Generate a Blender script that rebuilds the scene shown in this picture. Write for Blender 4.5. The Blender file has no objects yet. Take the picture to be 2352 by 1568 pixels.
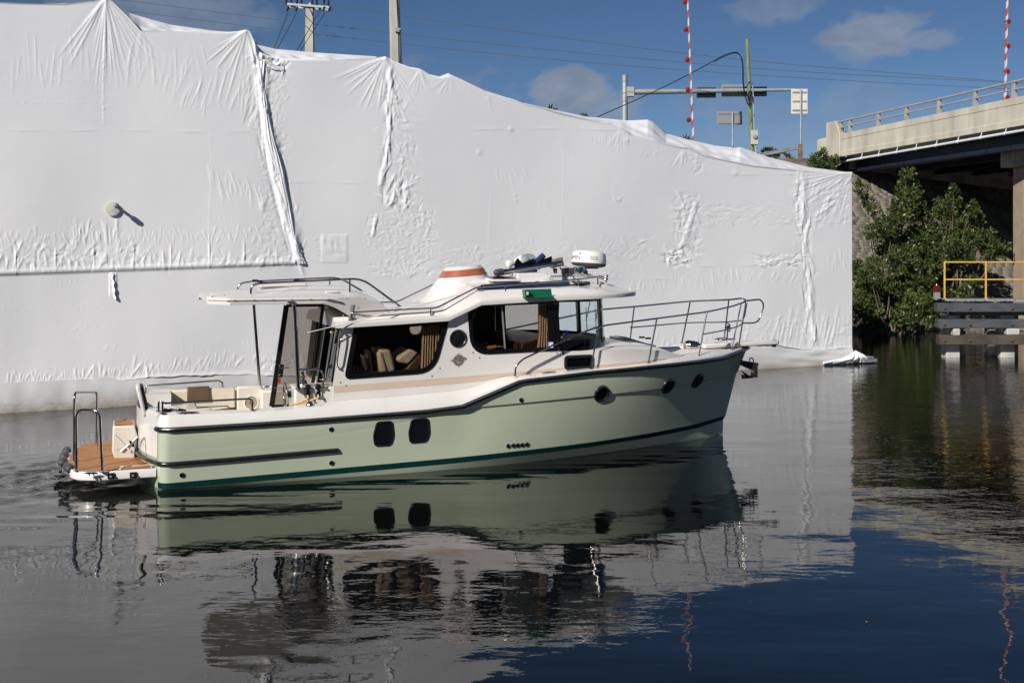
import bpy, bmesh, math, random
import numpy as np
from mathutils import Vector, Matrix
from mathutils.geometry import tessellate_polygon
random.seed(7); rng = np.random.default_rng(11)
R = math.radians
# ------------------------------------------------------------------ camera, sky, sun, exposure
FP, HY, CH = 2430.0, 595.0, 3.1          # focal length and horizon row in a 2352 px wide picture, camera height (m)
scene = bpy.context.scene
COL = scene.collection
cam_data = bpy.data.cameras.new('camera'); cam = bpy.data.objects.new('camera', cam_data); COL.objects.link(cam)
cam.location = (0, 0, CH); cam.rotation_euler = (R(90), 0, 0)
cam_data.sensor_width = 36; cam_data.lens = 36 * FP / 2352
cam_data.shift_y = -(784 - HY) / 2352
cam_data.clip_end = 4000; cam_data.clip_start = 0.1
scene.camera = cam
SUN_AZ, SUN_EL = R(35), R(32)            # sun behind the left shoulder
to_sun = Vector((-math.cos(SUN_EL) * math.sin(SUN_AZ), -math.cos(SUN_EL) * math.cos(SUN_AZ), math.sin(SUN_EL)))
world = bpy.data.worlds.new('World'); scene.world = world; world.use_nodes = True
scene.view_settings.view_transform = 'Standard'; scene.view_settings.look = 'None'
scene.view_settings.gamma = 1; scene.view_settings.use_curve_mapping = False
scene.view_settings.exposure = 0.24
sl = bpy.data.lights.new('sun', 'SUN'); sun = bpy.data.objects.new('sun', sl); COL.objects.link(sun)
sl.energy = 4.8; sl.angle = R(0.53); sl.color = (1.0, 0.95, 0.89)
sun.rotation_euler = to_sun.to_track_quat('Z', 'Y').to_euler()

def world_nodes():
    nt = world.node_tree; nt.nodes.clear()
    N = lambda t: nt.nodes.new(t)
    out = N('ShaderNodeOutputWorld'); bg = N('ShaderNodeBackground'); bg.inputs['Strength'].default_value = 0.05
    sky = N('ShaderNodeTexSky'); sky.sky_type = 'NISHITA'; sky.sun_disc = False
    sky.sun_elevation = SUN_EL; sky.sun_rotation = math.atan2(to_sun.x, to_sun.y) % (2 * math.pi)
    sky.altitude = 2500; sky.air_density = .85; sky.dust_density = 0.15; sky.ozone_density = 2.6
    hsv = N('ShaderNodeHueSaturation'); hsv.inputs['Saturation'].default_value = 1.1; hsv.inputs['Value'].default_value = 1.0
    nt.links.new(sky.outputs[0], hsv.inputs['Color'])
    tc = N('ShaderNodeTexCoord'); sep = N('ShaderNodeSeparateXYZ'); nt.links.new(tc.outputs['Generated'], sep.inputs[0])
    def M(op, a, b=None, c=None, clamp=False):
        n = N('ShaderNodeMath'); n.operation = op; n.use_clamp = clamp
        for i, v in enumerate((a, b, c)):
            if v is None: continue
            if isinstance(v, (int, float)): n.inputs[i].default_value = v
            else: nt.links.new(v, n.inputs[i])
        return n.outputs[0]
    # azimuth and elevation of the direction
    az = M('ARCTAN2', sep.outputs[0], sep.outputs[1]); el = M('ARCSINE', sep.outputs[2])
    comb = N('ShaderNodeCombineXYZ'); nt.links.new(az, comb.inputs[0]); nt.links.new(M('MULTIPLY', el, 1.7), comb.inputs[1])
    def noise(scale, detail, rough=0.55):
        n = N('ShaderNodeTexNoise'); n.inputs['Scale'].default_value = scale; n.inputs['Detail'].default_value = detail
        n.inputs['Roughness'].default_value = rough; nt.links.new(comb.outputs[0], n.inputs['Vector']); return n.outputs['Fac']
    nz = noise(26, 6, 0.55); nz2 = noise(7, 4)
    total = None
    clouds = [(2010, 82, 95, 44, .85), (1985, 108, 60, 30, .5), (2125, 92, 62, 20, .6), (1312, 208, 92, 40, 1.0), (1395, 245, 80, 34, .7), (1780, 25, 100, 30, .45), (1960, 235, 90, 38, .35),
              (350, 20, 190, 55, .6), (560, 45, 90, 26, .35), (1650, 240, 90, 40, .3), (2060, 240, 60, 22, .3), (700, 300, 500, 120, .6), (1850, 300, 260, 60, .3),
              (-900, -40, 500, 90, .7), (3400, 60, 500, 90, .7)]
    for (px, py, rx, ry, s) in clouds:
        u = math.atan((px - 1176) / FP); v = math.atan((HY - py) / FP * math.cos(u))
        du = M('DIVIDE', M('SUBTRACT', az, u), rx / FP * 1.25); dv = M('DIVIDE', M('SUBTRACT', el, v), ry / FP * 1.35)
        d = M('SQRT', M('ADD', M('MULTIPLY', du, du), M('MULTIPLY', dv, dv)))
        d = M('ADD', d, M('MULTIPLY', M('SUBTRACT', nz, 0.5), 1.9))
        mk = M('MULTIPLY', M('SUBTRACT', 1.0, d, clamp=True), 2.8, clamp=True)
        mk = M('MULTIPLY', mk, s)
        total = mk if total is None else M('MAXIMUM', total, mk)
    gen = M('MULTIPLY', M('SUBTRACT', nz2, 0.62, clamp=True), 1.5, clamp=True)
    total = M('MAXIMUM', total, gen)
    # cloud tone follows the noise: thicker parts greyer, thinner parts paler
    ramp = N('ShaderNodeValToRGB'); ramp.color_ramp.elements[0].position = 0.35; ramp.color_ramp.elements[1].position = 0.75
    ramp.color_ramp.elements[0].color = (3.6, 4.2, 5.3, 1); ramp.color_ramp.elements[1].color = (6.0, 6.5, 7.5, 1)
    nt.links.new(nz, ramp.inputs[0])
    mix = N('ShaderNodeMix'); mix.data_type = 'RGBA'
    nt.links.new(M('MULTIPLY', total, 0.78), mix.inputs['Factor']); nt.links.new(hsv.outputs[0], mix.inputs['A']); nt.links.new(ramp.outputs[0], mix.inputs['B'])
    nt.links.new(mix.outputs['Result'], bg.inputs['Color']); nt.links.new(bg.outputs[0], out.inputs[0])
world_nodes()

# ------------------------------------------------------------------ projection helpers (a pixel of the 2352 px picture + a real distance = a real place)
def W(px, py, Y): return Vector(((px - 1176) / FP * Y, Y, CH - (py - HY) / FP * Y))
PSI = R(19.8)
BF = Vector((math.cos(PSI), math.sin(PSI), 0)); BP = Vector((-math.sin(PSI), math.cos(PSI), 0))
BO = Vector((-4.71, 14.2, 0)) + BP * 1.4
BMAT = Matrix.Translation(BO) @ Matrix.Rotation(PSI, 4, 'Z')
def L(px, py, y):
    r = Vector(((px - 1176) / FP, 1, -(py - HY) / FP)); c = Vector((0, 0, CH)) - BO
    t = (y - c.dot(BP)) / r.dot(BP); q = c + r * t
    return Vector((q.dot(BF), y, q.z))
def LZ(px, py, z):
    t = (CH - z) / ((py - HY) / FP)
    q = Vector(((px - 1176) / FP * t, t, z)) - BO
    return Vector((q.dot(BF), q.dot(BP), z))

# ------------------------------------------------------------------ mesh builder
class MB:
    def __init__(s): s.v = []; s.f = []
    def add(s, vs, fs):
        n = len(s.v); s.v += [tuple(p) for p in vs]; s.f += [tuple(i + n for i in f) for f in fs]; return s
    def box(s, c, d, rot=None):
        m = rot if rot is not None else Matrix.Identity(3)
        vs = [Vector(c) + m @ Vector((sx * d[0] / 2, sy * d[1] / 2, sz * d[2] / 2)) for sx in (-1, 1) for sy in (-1, 1) for sz in (-1, 1)]
        return s.add(vs, [(0, 1, 3, 2), (4, 6, 7, 5), (0, 4, 5, 1), (2, 3, 7, 6), (0, 2, 6, 4), (1, 5, 7, 3)])
    def bar(s, a, b, w, h, up=(0, 0, 1)):
        a, b = Vector(a), Vector(b); d = (b - a); l = d.length; d.normalize()
        sd = d.cross(Vector(up)); sd = sd.normalized() if sd.length > 1e-6 else Vector((1, 0, 0)); u = sd.cross(d)
        return s.box((a + b) / 2, (w, l, h), Matrix((sd, d, u)).transposed())
    def rings(s, rs, closed=True, cap=True):
        n = len(rs[0]); b = len(s.v)
        for r in rs: s.v += [tuple(p) for p in r]
        for i in range(len(rs) - 1):
            for j in range(n if closed else n - 1):
                k = (j + 1) % n
                s.f.append((b + i * n + j, b + i * n + k, b + (i + 1) * n + k, b + (i + 1) * n + j))
        if cap and closed:
            s.f.append(tuple(b + j for j in reversed(range(n)))); s.f.append(tuple(b + (len(rs) - 1) * n + j for j in range(n)))
        return s
    def tube(s, pts, r, seg=8, rad=None, cap=True):
        pts = [Vector(p) for p in pts]
        if rad: pts = fillet(pts, rad)
        rr = list(r) if isinstance(r, (list, tuple)) else [r] * len(pts)
        if len(rr) != len(pts): rr = list(np.interp(np.linspace(0, 1, len(pts)), np.linspace(0, 1, len(rr)), rr))
        rs = []; prev = None
        for i, p in enumerate(pts):
            a = pts[max(i - 1, 0)]; c = pts[min(i + 1, len(pts) - 1)]; t = (c - a).normalized()
            if prev is None:
                prev = t.cross(Vector((0, 0, 1)));
                if prev.length < 1e-3: prev = t.cross(Vector((1, 0, 0)))
            prev = (prev - t * prev.dot(t)).normalized(); b = t.cross(prev)
            rs.append([p + (prev * math.cos(2 * math.pi * k / seg) + b * math.sin(2 * math.pi * k / seg)) * rr[i] for k in range(seg)])
        return s.rings(rs, True, cap)
    def lathe(s, prof, base=(0, 0, 0), axis=(0, 0, 1), seg=20, cap=True):
        z = Vector(axis).normalized(); x = z.cross(Vector((0, 0, 1)))
        if x.length < 1e-3: x = Vector((1, 0, 0))
        x.normalize(); y = z.cross(x); base = Vector(base)
        return s.rings([[base + z * h + (x * math.cos(2 * math.pi * k / seg) + y * math.sin(2 * math.pi * k / seg)) * max(r, 1e-4) for k in range(seg)] for (r, h) in prof], True, cap)
    def prism(s, pts, off):
        off = Vector(off); return s.rings([[Vector(p) for p in pts], [Vector(p) + off for p in pts]])
    def merge(s, o, mat=None):
        return s.add([(mat @ Vector(p)) if mat else p for p in o.v], o.f)
def fillet(pts, rad):
    out = [pts[0]]
    for i in range(1, len(pts) - 1):
        a, p, c = pts[i - 1], pts[i], pts[i + 1]
        d0 = (a - p); d1 = (c - p); r = min(rad, d0.length * .48, d1.length * .48)
        p0 = p + d0.normalized() * r; p1 = p + d1.normalized() * r
        for k in range(6):
            t = k / 5; out.append(p0 * (1 - t) ** 2 + p * 2 * t * (1 - t) + p1 * t * t)
    out.append(pts[-1]); return out
def tag(o, label=None, cat=None, group=None, kind=None):
    if label: o['label'] = label
    if cat: o['category'] = cat
    if group: o['group'] = group
    if kind: o['kind'] = kind
    return o
def obj(name, mb, mat, parent=None, sharp=35, bevel=0, flat=False):
    me = bpy.data.meshes.new(name); me.from_pydata(mb.v, [], mb.f); me.update()
    bm = bmesh.new(); bm.from_mesh(me); bmesh.ops.recalc_face_normals(bm, faces=bm.faces); bm.to_mesh(me); bm.free()
    if not flat: me.shade_smooth(); me.set_sharp_from_angle(angle=R(sharp))
    me.materials.append(mat); o = bpy.data.objects.new(name, me); COL.objects.link(o); o.parent = parent
    if bevel:
        md = o.modifiers.new('bevel', 'BEVEL'); md.width = bevel; md.segments = 2; md.limit_method = 'ANGLE'; md.angle_limit = R(40); md.harden_normals = False
    return o
def empty(name, loc=(0, 0, 0), rz=0, label=None, cat=None, group=None):
    o = bpy.data.objects.new(name, None); COL.objects.link(o); o.location = loc; o.rotation_euler = (0, 0, rz); o.empty_display_size = .2
    return tag(o, label, cat, group)
def share(src, name, loc, parent, rot=None, scale=None):
    o = bpy.data.objects.new(name, src.data); COL.objects.link(o); o.parent = parent; o.location = loc
    if rot is not None: o.rotation_euler = rot
    if scale is not None: o.scale = scale
    return o
def np_mesh(name, V, Fq, mat, parent=None, smooth=True, attrs=None):
    me = bpy.data.meshes.new(name); V = np.asarray(V, dtype=np.float32); Fq = np.asarray(Fq, dtype=np.int32)
    k = Fq.shape[1]; me.vertices.add(len(V)); me.vertices.foreach_set('co', V.ravel())
    me.loops.add(Fq.size); me.loops.foreach_set('vertex_index', Fq.ravel())
    me.polygons.add(len(Fq)); me.polygons.foreach_set('loop_start', np.arange(0, Fq.size, k, dtype=np.int32))
    me.polygons.foreach_set('use_smooth', np.full(len(Fq), smooth)); me.update(calc_edges=True)
    for an, arr in (attrs or {}).items():
        a = me.attributes.new(an, 'FLOAT', 'POINT'); a.data.foreach_set('value', np.asarray(arr, dtype=np.float32).ravel())
    me.materials.append(mat); o = bpy.data.objects.new(name, me); COL.objects.link(o); o.parent = parent; return o
def grid_faces(nr, nc):
    i = np.arange(nr - 1)[:, None] * nc + np.arange(nc - 1)[None, :]; i = i.ravel()
    return np.stack([i, i + 1, i + nc + 1, i + nc], 1)

# ------------------------------------------------------------------ materials
def s2l(c): return tuple(((x / 255 + .055) / 1.055) ** 2.4 if x > 10 else x / 255 / 12.92 for x in c)
def mat(name, col, rough=.5, metal=0, spec=.5, var=0, vscale=3, bump=0, bscale=40, coat=0, col2=None, stretch=None, detail=4, emit=None):
    m = bpy.data.materials.new(name); m.use_nodes = True; nt = m.node_tree; b = nt.nodes['Principled BSDF']
    b.inputs['Base Color'].default_value = (*col, 1); b.inputs['Roughness'].default_value = rough; b.inputs['Metallic'].default_value = metal
    b.inputs['Specular IOR Level'].default_value = spec; b.inputs['Coat Weight'].default_value = coat; b.inputs['Coat Roughness'].default_value = .06
    if var or bump or col2:
        tc = nt.nodes.new('ShaderNodeTexCoord'); vec = tc.outputs['Object']
        if stretch:
            mp = nt.nodes.new('ShaderNodeMapping'); mp.inputs['Scale'].default_value = stretch; nt.links.new(vec, mp.inputs['Vector']); vec = mp.outputs[0]
    if var or col2:
        n = nt.nodes.new('ShaderNodeTexNoise'); n.inputs['Scale'].default_value = vscale; n.inputs['Detail'].default_value = detail; nt.links.new(vec, n.inputs['Vector'])
        mx = nt.nodes.new('ShaderNodeMix'); mx.data_type = 'RGBA'
        c2 = col2 or tuple(x * (1 - var) for x in col); c1 = col if col2 else tuple(min(1, x * (1 + var * .5)) for x in col)
        rp = nt.nodes.new('ShaderNodeMapRange'); rp.inputs[1].default_value = .35; rp.inputs[2].default_value = .65; nt.links.new(n.outputs['Fac'], rp.inputs[0])
        mx.inputs['A'].default_value = (*c1, 1); mx.inputs['B'].default_value = (*c2, 1)
        nt.links.new(rp.outputs[0], mx.inputs['Factor']); nt.links.new(mx.outputs['Result'], b.inputs['Base Color'])
        rr = nt.nodes.new('ShaderNodeMapRange'); rr.inputs[3].default_value = rough * .85; rr.inputs[4].default_value = min(1, rough * 1.2)
        nt.links.new(n.outputs['Fac'], rr.inputs[0]); nt.links.new(rr.outputs[0], b.inputs['Roughness'])
    if bump:
        n = nt.nodes.new('ShaderNodeTexNoise'); n.inputs['Scale'].default_value = bscale; n.inputs['Detail'].default_value = 5; nt.links.new(vec, n.inputs['Vector'])
        bp = nt.nodes.new('ShaderNodeBump'); bp.inputs['Strength'].default_value = 1; bp.inputs['Distance'].default_value = bump
        nt.links.new(n.outputs['Fac'], bp.inputs['Height']); nt.links.new(bp.outputs[0], b.inputs['Normal'])
    return m
def glass(name, tint, refl=.5, rough=0.0):
    m = bpy.data.materials.new(name); m.use_nodes = True; nt = m.node_tree; nt.nodes.clear()
    o = nt.nodes.new('ShaderNodeOutputMaterial'); t = nt.nodes.new('ShaderNodeBsdfTransparent'); t.inputs[0].default_value = (*tint, 1)
    g = nt.nodes.new('ShaderNodeBsdfGlossy'); g.inputs['Roughness'].default_value = rough; g.inputs['Color'].default_value = (refl, refl, refl, 1)
    lw = nt.nodes.new('ShaderNodeLayerWeight'); pw = nt.nodes.new('ShaderNodeMath'); pw.operation = 'POWER'; pw.inputs[1].default_value = 4; nt.links.new(lw.outputs['Facing'], pw.inputs[0])
    fr = nt.nodes.new('ShaderNodeMath'); fr.operation = 'MULTIPLY_ADD'; fr.inputs[1].default_value = .8; fr.inputs[2].default_value = .045; nt.links.new(pw.outputs[0], fr.inputs[0]); lw.inputs['Blend'].default_value = .5
    mx = nt.nodes.new('ShaderNodeMixShader'); nt.links.new(fr.outputs[0], mx.inputs[0]); nt.links.new(t.outputs[0], mx.inputs[1]); nt.links.new(g.outputs[0], mx.inputs[2])
    nt.links.new(mx.outputs[0], o.inputs[0]); return m
M = {}
M['gelcoat'] = mat('gelcoat', (.665, .64, .61), .28, var=.05, vscale=1.2, coat=.5)
M['cream'] = mat('cream gelcoat', (.66, .61, .53), .32, var=.04, vscale=1.5, coat=.3)
M['nonskid'] = mat('nonskid', (.65, .63, .60), .6, bump=.0015, bscale=260, var=.05)
M['green'] = mat('sage gelcoat', (.43, .49, .365), .2, var=.05, vscale=.8, coat=.6)
M['teal'] = mat('dark teal stripe', (.003, .028, .027), .25, coat=.4)
M['antifoul'] = mat('bottom paint', (.32, .43, .30), .4, var=.2, vscale=4)
M['orange'] = mat('orange band', (.35, .105, .055), .35, var=.08, vscale=5, coat=.3)
M['beige'] = mat('beige stripe', (.57, .45, .345), .4)
M['rubber'] = mat('black rubber', (.012, .013, .014), .28, coat=.3, var=.3, vscale=8)
M['black'] = mat('black trim', (.008, .008, .009), .3)
M['blackgloss'] = mat('black gloss', (.006, .006, .008), .08, coat=.5)
M['steel'] = mat('polished steel', (.56, .52, .48), .13, metal=1)
M['steeldull'] = mat('brushed steel', (.45, .45, .45), .3, metal=1, var=.1)
M['teak'] = mat('teak deck', (.37, .165, .05), .55, var=.35, vscale=6, stretch=(1, 14, 1), bump=.0008, bscale=120)
M['caulk'] = mat('black caulk', (.008, .007, .006), .6)
M['vinyl'] = mat('beige vinyl', (.62, .54, .42), .5, var=.06, vscale=6, bump=.002, bscale=9)
M['brownvinyl'] = mat('brown vinyl', (.10, .063, .033), .45, var=.2, vscale=8, bump=.003, bscale=8)
M['seatdark'] = mat('dark cushion', (.03, .03, .035), .6, bump=.003, bscale=12)
M['wood'] = mat('dark cherry wood', (.07, .032, .016), .35, var=.4, vscale=5, stretch=(1, 1, 6))
M['curtain'] = mat('tan curtain', (.48, .36, .23), .85, var=.15, vscale=30)
M['curtaindark'] = mat('brown curtain', (.07, .045, .03), .9, var=.2, vscale=20)
M['liner'] = mat('headliner', (.14, .125, .11), .8)
M['greybox'] = mat('side light green', (.004, .13, .065), .4, var=.1)
M['radar'] = mat('radar plastic', (.76, .73, .69), .35)
M['darkgrey'] = mat('dark grey', (.05, .05, .055), .5)
M['midgrey'] = mat('mid grey', (.22, .225, .23), .6, var=.15, vscale=15)
M['solar'] = mat('solar panel', (.006, .007, .02), .05, coat=1)
M['fender'] = mat('grey fender', (.055, .058, .066), .55, bump=.004, bscale=30, var=.2, vscale=12)
M['rope'] = mat('tan cord', (.62, .40, .15), .7, bump=.002, bscale=200)
M['red'] = mat('red', (.35, .02, .015), .4)
M['blue'] = mat('blue plastic', (.02, .12, .55), .4)
M['yellowtip'] = mat('yellow tip', (.75, .5, .04), .5)
M['skin'] = mat('skin', (.42, .2, .12), .5, var=.1, vscale=12)
M['shirt'] = mat('grey sleeve shirt', (.16, .15, .14), .9, bump=.004, bscale=15)
M['navy'] = mat('navy cloth', (.015, .02, .05), .9, bump=.004, bscale=15)
M['hair'] = mat('hair', (.04, .03, .02), .7, bump=.004, bscale=80)
M['logo'] = mat('logo dark', (.09, .085, .08), .5)
M['logobrown'] = mat('logo brown', (.30, .21, .16), .5)
M['white'] = mat('white print', (.8, .8, .8), .5)
M['printblue'] = mat('blue print', (.03, .13, .5), .5)
M['glass_side'] = glass('tinted glass', (.80, .77, .74), .8)
M['glass_front'] = glass('clear windshield', (.86, .93, .95), .9)
M['glass_door'] = glass('smoked door glass', (.66, .63, .60), .6)
M['glass_smoke'] = glass('grey glass', (.30, .30, .30), .7)

# ------------------------------------------------------------------ water
def smooth(x, a, b): t = np.clip((x - a) / (b - a), 0, 1); return t * t * (3 - 2 * t)
def build_water():
    m = bpy.data.materials.new('canal water'); m.use_nodes = True; nt = m.node_tree; b = nt.nodes['Principled BSDF']
    b.inputs['Base Color'].default_value = (.002, .0025, .002, 1); b.inputs['Roughness'].default_value = .0; b.inputs['IOR'].default_value = 1.62
    N = nt.nodes.new; lk = nt.links.new
    tc = N('ShaderNodeTexCoord')
    at = N('ShaderNodeAttribute'); at.attribute_name = 'chop'
    def layer(scale, dist, stretch, detail, prev, attr=False, rough=.5):
        mp = N('ShaderNodeMapping'); mp.inputs['Scale'].default_value = stretch; lk(tc.outputs['Object'], mp.inputs['Vector'])
        n = N('ShaderNodeTexNoise'); n.inputs['Scale'].default_value = scale; n.inputs['Detail'].default_value = detail; n.inputs['Roughness'].default_value = rough
        lk(mp.outputs[0], n.inputs['Vector'])
        bp = N('ShaderNodeBump'); bp.inputs['Distance'].default_value = dist; bp.inputs['Strength'].default_value = 1
        h = n.outputs['Fac']
        if attr:
            mu = N('ShaderNodeMath'); mu.operation = 'MULTIPLY'; lk(h, mu.inputs[0]); lk(at.outputs['Fac'], mu.inputs[1]); h = mu.outputs[0]
        lk(h, bp.inputs['Height'])
        if prev is not None: lk(prev, bp.inputs['Normal'])
        return bp.outputs[0]
    p = layer(.55, .013, (1, 1, 1), 2, None)
    p = layer(2.2, .0045, (.55, 1, 1), 2, p)
    p = layer(6.0, .006, (.45, 1, 1), 2, p, True)
    p = layer(17, .0026, (.5, 1, 1), 2, p, True)
    lk(p, b.inputs['Normal'])
    # nonuniform sheet: fine near the boat, coarse out to the horizon
    def axis(lo, hi, step, far):
        a = np.arange(lo, hi, step); d = step * 1.25; l = [lo]; h = [a[-1]]
        while h[-1] < far: h.append(h[-1] + d); l.append(l[-1] - d); d *= 1.25
        return np.concatenate([np.array(l[1:][::-1]), a, np.array(h[1:])])
    xs = axis(-9, 13, .05, 1500); ys = axis(6, 34, .06, 1500)
    X, Y = np.meshgrid(xs, ys); Z = np.zeros_like(X)
    # boat frame
    bx = (X - BO.x) * BF.x + (Y - BO.y) * BF.y; by = (X - BO.x) * BP.x + (Y - BO.y) * BP.y
    near = smooth(X, -9.5, -8) * (1 - smooth(X, 11.5, 13)) * smooth(Y, 5.5, 7) * (1 - smooth(Y, 31, 34))
    # long low swells leaving the hull
    def wv(kx, ky, a, ph): return a * np.sin(kx * X + ky * Y + ph)
    Z += wv(1.1, 2.4, .0010, 0) + wv(-.7, 3.3, .0008, 1) + wv(.35, 5.1, .0005, 2.1) + wv(1.6, 4.0, .0008, 4) + wv(-1.2, 6.6, .0005, .7)
    # stern wash and V wake
    wash = np.exp(-((by - 0.0) / (1.0 + .22 * np.clip(-bx, 0, 20))) ** 2) * smooth(-bx, .2, 1.3) * np.exp(-np.clip(-bx - 1, 0, 99) / 7)
    def turb(s, n, a):
        z = np.zeros_like(X)
        for i in range(n):
            th = rng.uniform(0, math.pi); k = s * rng.uniform(.6, 1.7); z += a / n ** .5 * np.sin(k * (X * math.cos(th) + Y * math.sin(th) * 1.1) + rng.uniform(0, 6.28))
        return z
    Z += wash * turb(9, 16, .028) + wash * turb(19, 14, .014) + wash * turb(38, 12, .003)
    band = np.exp(-((np.abs(by + 1.1) - .1 - .38 * np.clip(9.3 - bx, 0, 20) * .35) / .35) ** 2) * smooth(9.6 - bx, 0, 2)
    Z += band * .004 * np.sin(16 * (by + .35 * bx)) * near
    # ripple rings in front of the boat
    for (px, py, a) in ((790, 1440, .0022), (960, 1335, .0012), (610, 1455, .0010), (300, 1300, .0010)):
        c = W(px, py, 1) - Vector((0, 0, CH)); t = CH / -c.z; cx, cy = c.x * t, c.y * t
        r = np.hypot(X - cx, Y - cy); Z += a * np.sin(r * 17) * np.exp(-r / .9) * np.clip(r / .3, 0, 1)
    chop = .22 + 1.0 * smooth(X, 3.5, 9) * (1 - smooth(Y, 8, 12) * 0) + 6.5 * wash
    chop *= .35 + .65 * smooth(Y, 8.5, 12.5)
    chop += .9 * np.exp(-((X + 1.5) / 2.6) ** 2 - ((Y - 9.2) / .7) ** 2)
    Z *= near
    keep = chop
    o = np_mesh('water', np.stack([X.ravel(), Y.ravel(), Z.ravel()], 1), grid_faces(len(ys), len(xs)), m, attrs={'chop': keep})
    tag(o, 'dark calm canal water mirroring the boat, wrapped vessel and sky', kind='structure')
build_water()
bed = MB().box((0, 600, -3.2), (3000, 3000, .2)); tag(obj('canal_bed', bed, mat('silt', (.04, .035, .025), .9)), kind='structure')

# ------------------------------------------------------------------ wrapped vessel (shrink film wall)
WA = Vector((-10.3, 21.3, 0)); WB = Vector((10.07, 31.4, 0)); WD = (WB - WA).normalized(); WN = Vector((WD.y, -WD.x, 0))
def wallY(px):   # distance of the wall plane along the ray
    r = Vector(((px - 1176) / FP, 1, 0)); return WA.dot(WN) / r.dot(WN)
def wall_pt(px, py, off=0.0): return W(px, py, wallY(px)) + WN * off
film = bpy.data.materials.new('white shrink film'); film.use_nodes = True
def film_nodes():
    nt = film.node_tree; b = nt.nodes['Principled BSDF']; N = nt.nodes.new; lk = nt.links.new
    b.inputs['Roughness'].default_value = .42; b.inputs['Specular IOR Level'].default_value = .45
    tc = N('ShaderNodeTexCoord')
    n = N('ShaderNodeTexNoise'); n.inputs['Scale'].default_value = .35; n.inputs['Detail'].default_value = 5; lk(tc.outputs['Object'], n.inputs['Vector'])
    mx = N('ShaderNodeMix'); mx.data_type = 'RGBA'; mx.inputs['A'].default_value = (.81, .81, .815, 1); mx.inputs['B'].default_value = (.755, .757, .765, 1)
    mr = N('ShaderNodeMapRange'); mr.inputs[1].default_value = .35; mr.inputs[2].default_value = .7; lk(n.outputs['Fac'], mr.inputs[0]); lk(mr.outputs[0], mx.inputs['Factor'])
    lk(mx.outputs['Result'], b.inputs['Base Color'])
    n1 = N('ShaderNodeTexNoise'); n1.inputs['Scale'].default_value = 1.6; n1.inputs['Detail'].default_value = 6; n1.inputs['Roughness'].default_value = .6; lk(tc.outputs['Object'], n1.inputs['Vector'])
    bp = N('ShaderNodeBump'); bp.inputs['Distance'].default_value = .012; bp.inputs['Strength'].default_value = .5; lk(n1.outputs['Fac'], bp.inputs['Height'])
    lk(bp.outputs[0], b.inputs['Normal'])
film_nodes()
edge_pts = [(-260, 12), (0, 6), (150, 9), (215, 3), (243, -8), (262, 8), (300, 45), (322, 71), (420, 72), (520, 74), (548, 72), (565, 68), (577, 74), (584, 96), (592, 118), (633, 135), (781, 137), (850, 134), (886, 130),
            (905, 141), (940, 154), (965, 158), (985, 171), (1010, 178), (1034, 172), (1060, 183), (1105, 206), (1118, 213), (1180, 228), (1205, 240), (1240, 246), (1285, 260), (1347, 274), (1400, 286), (1425, 293), (1450, 314), (1510, 326), (1560, 338), (1583, 340),
            (1612, 356), (1680, 371), (1731, 381), (1800, 388), (1829, 391), (1880, 396), (1957, 395)]
ridge_pts = [(-260, 8), (235, 8), (258, 4), (297, 31), (390, 57), (488, 71), (560, 76), (590, 103), (633, 113), (723, 121), (863, 130), (900, 150), (960, 166), (1010, 176), (1030, 168), (1045, 176), (1115, 208), (1200, 236), (1290, 256),
             (1347, 268), (1440, 277), (1488, 275), (1500, 281), (1530, 307), (1586, 322), (1645, 335), (1690, 340), (1700, 338), (1769, 362), (1858, 384), (1957, 397)]
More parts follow.
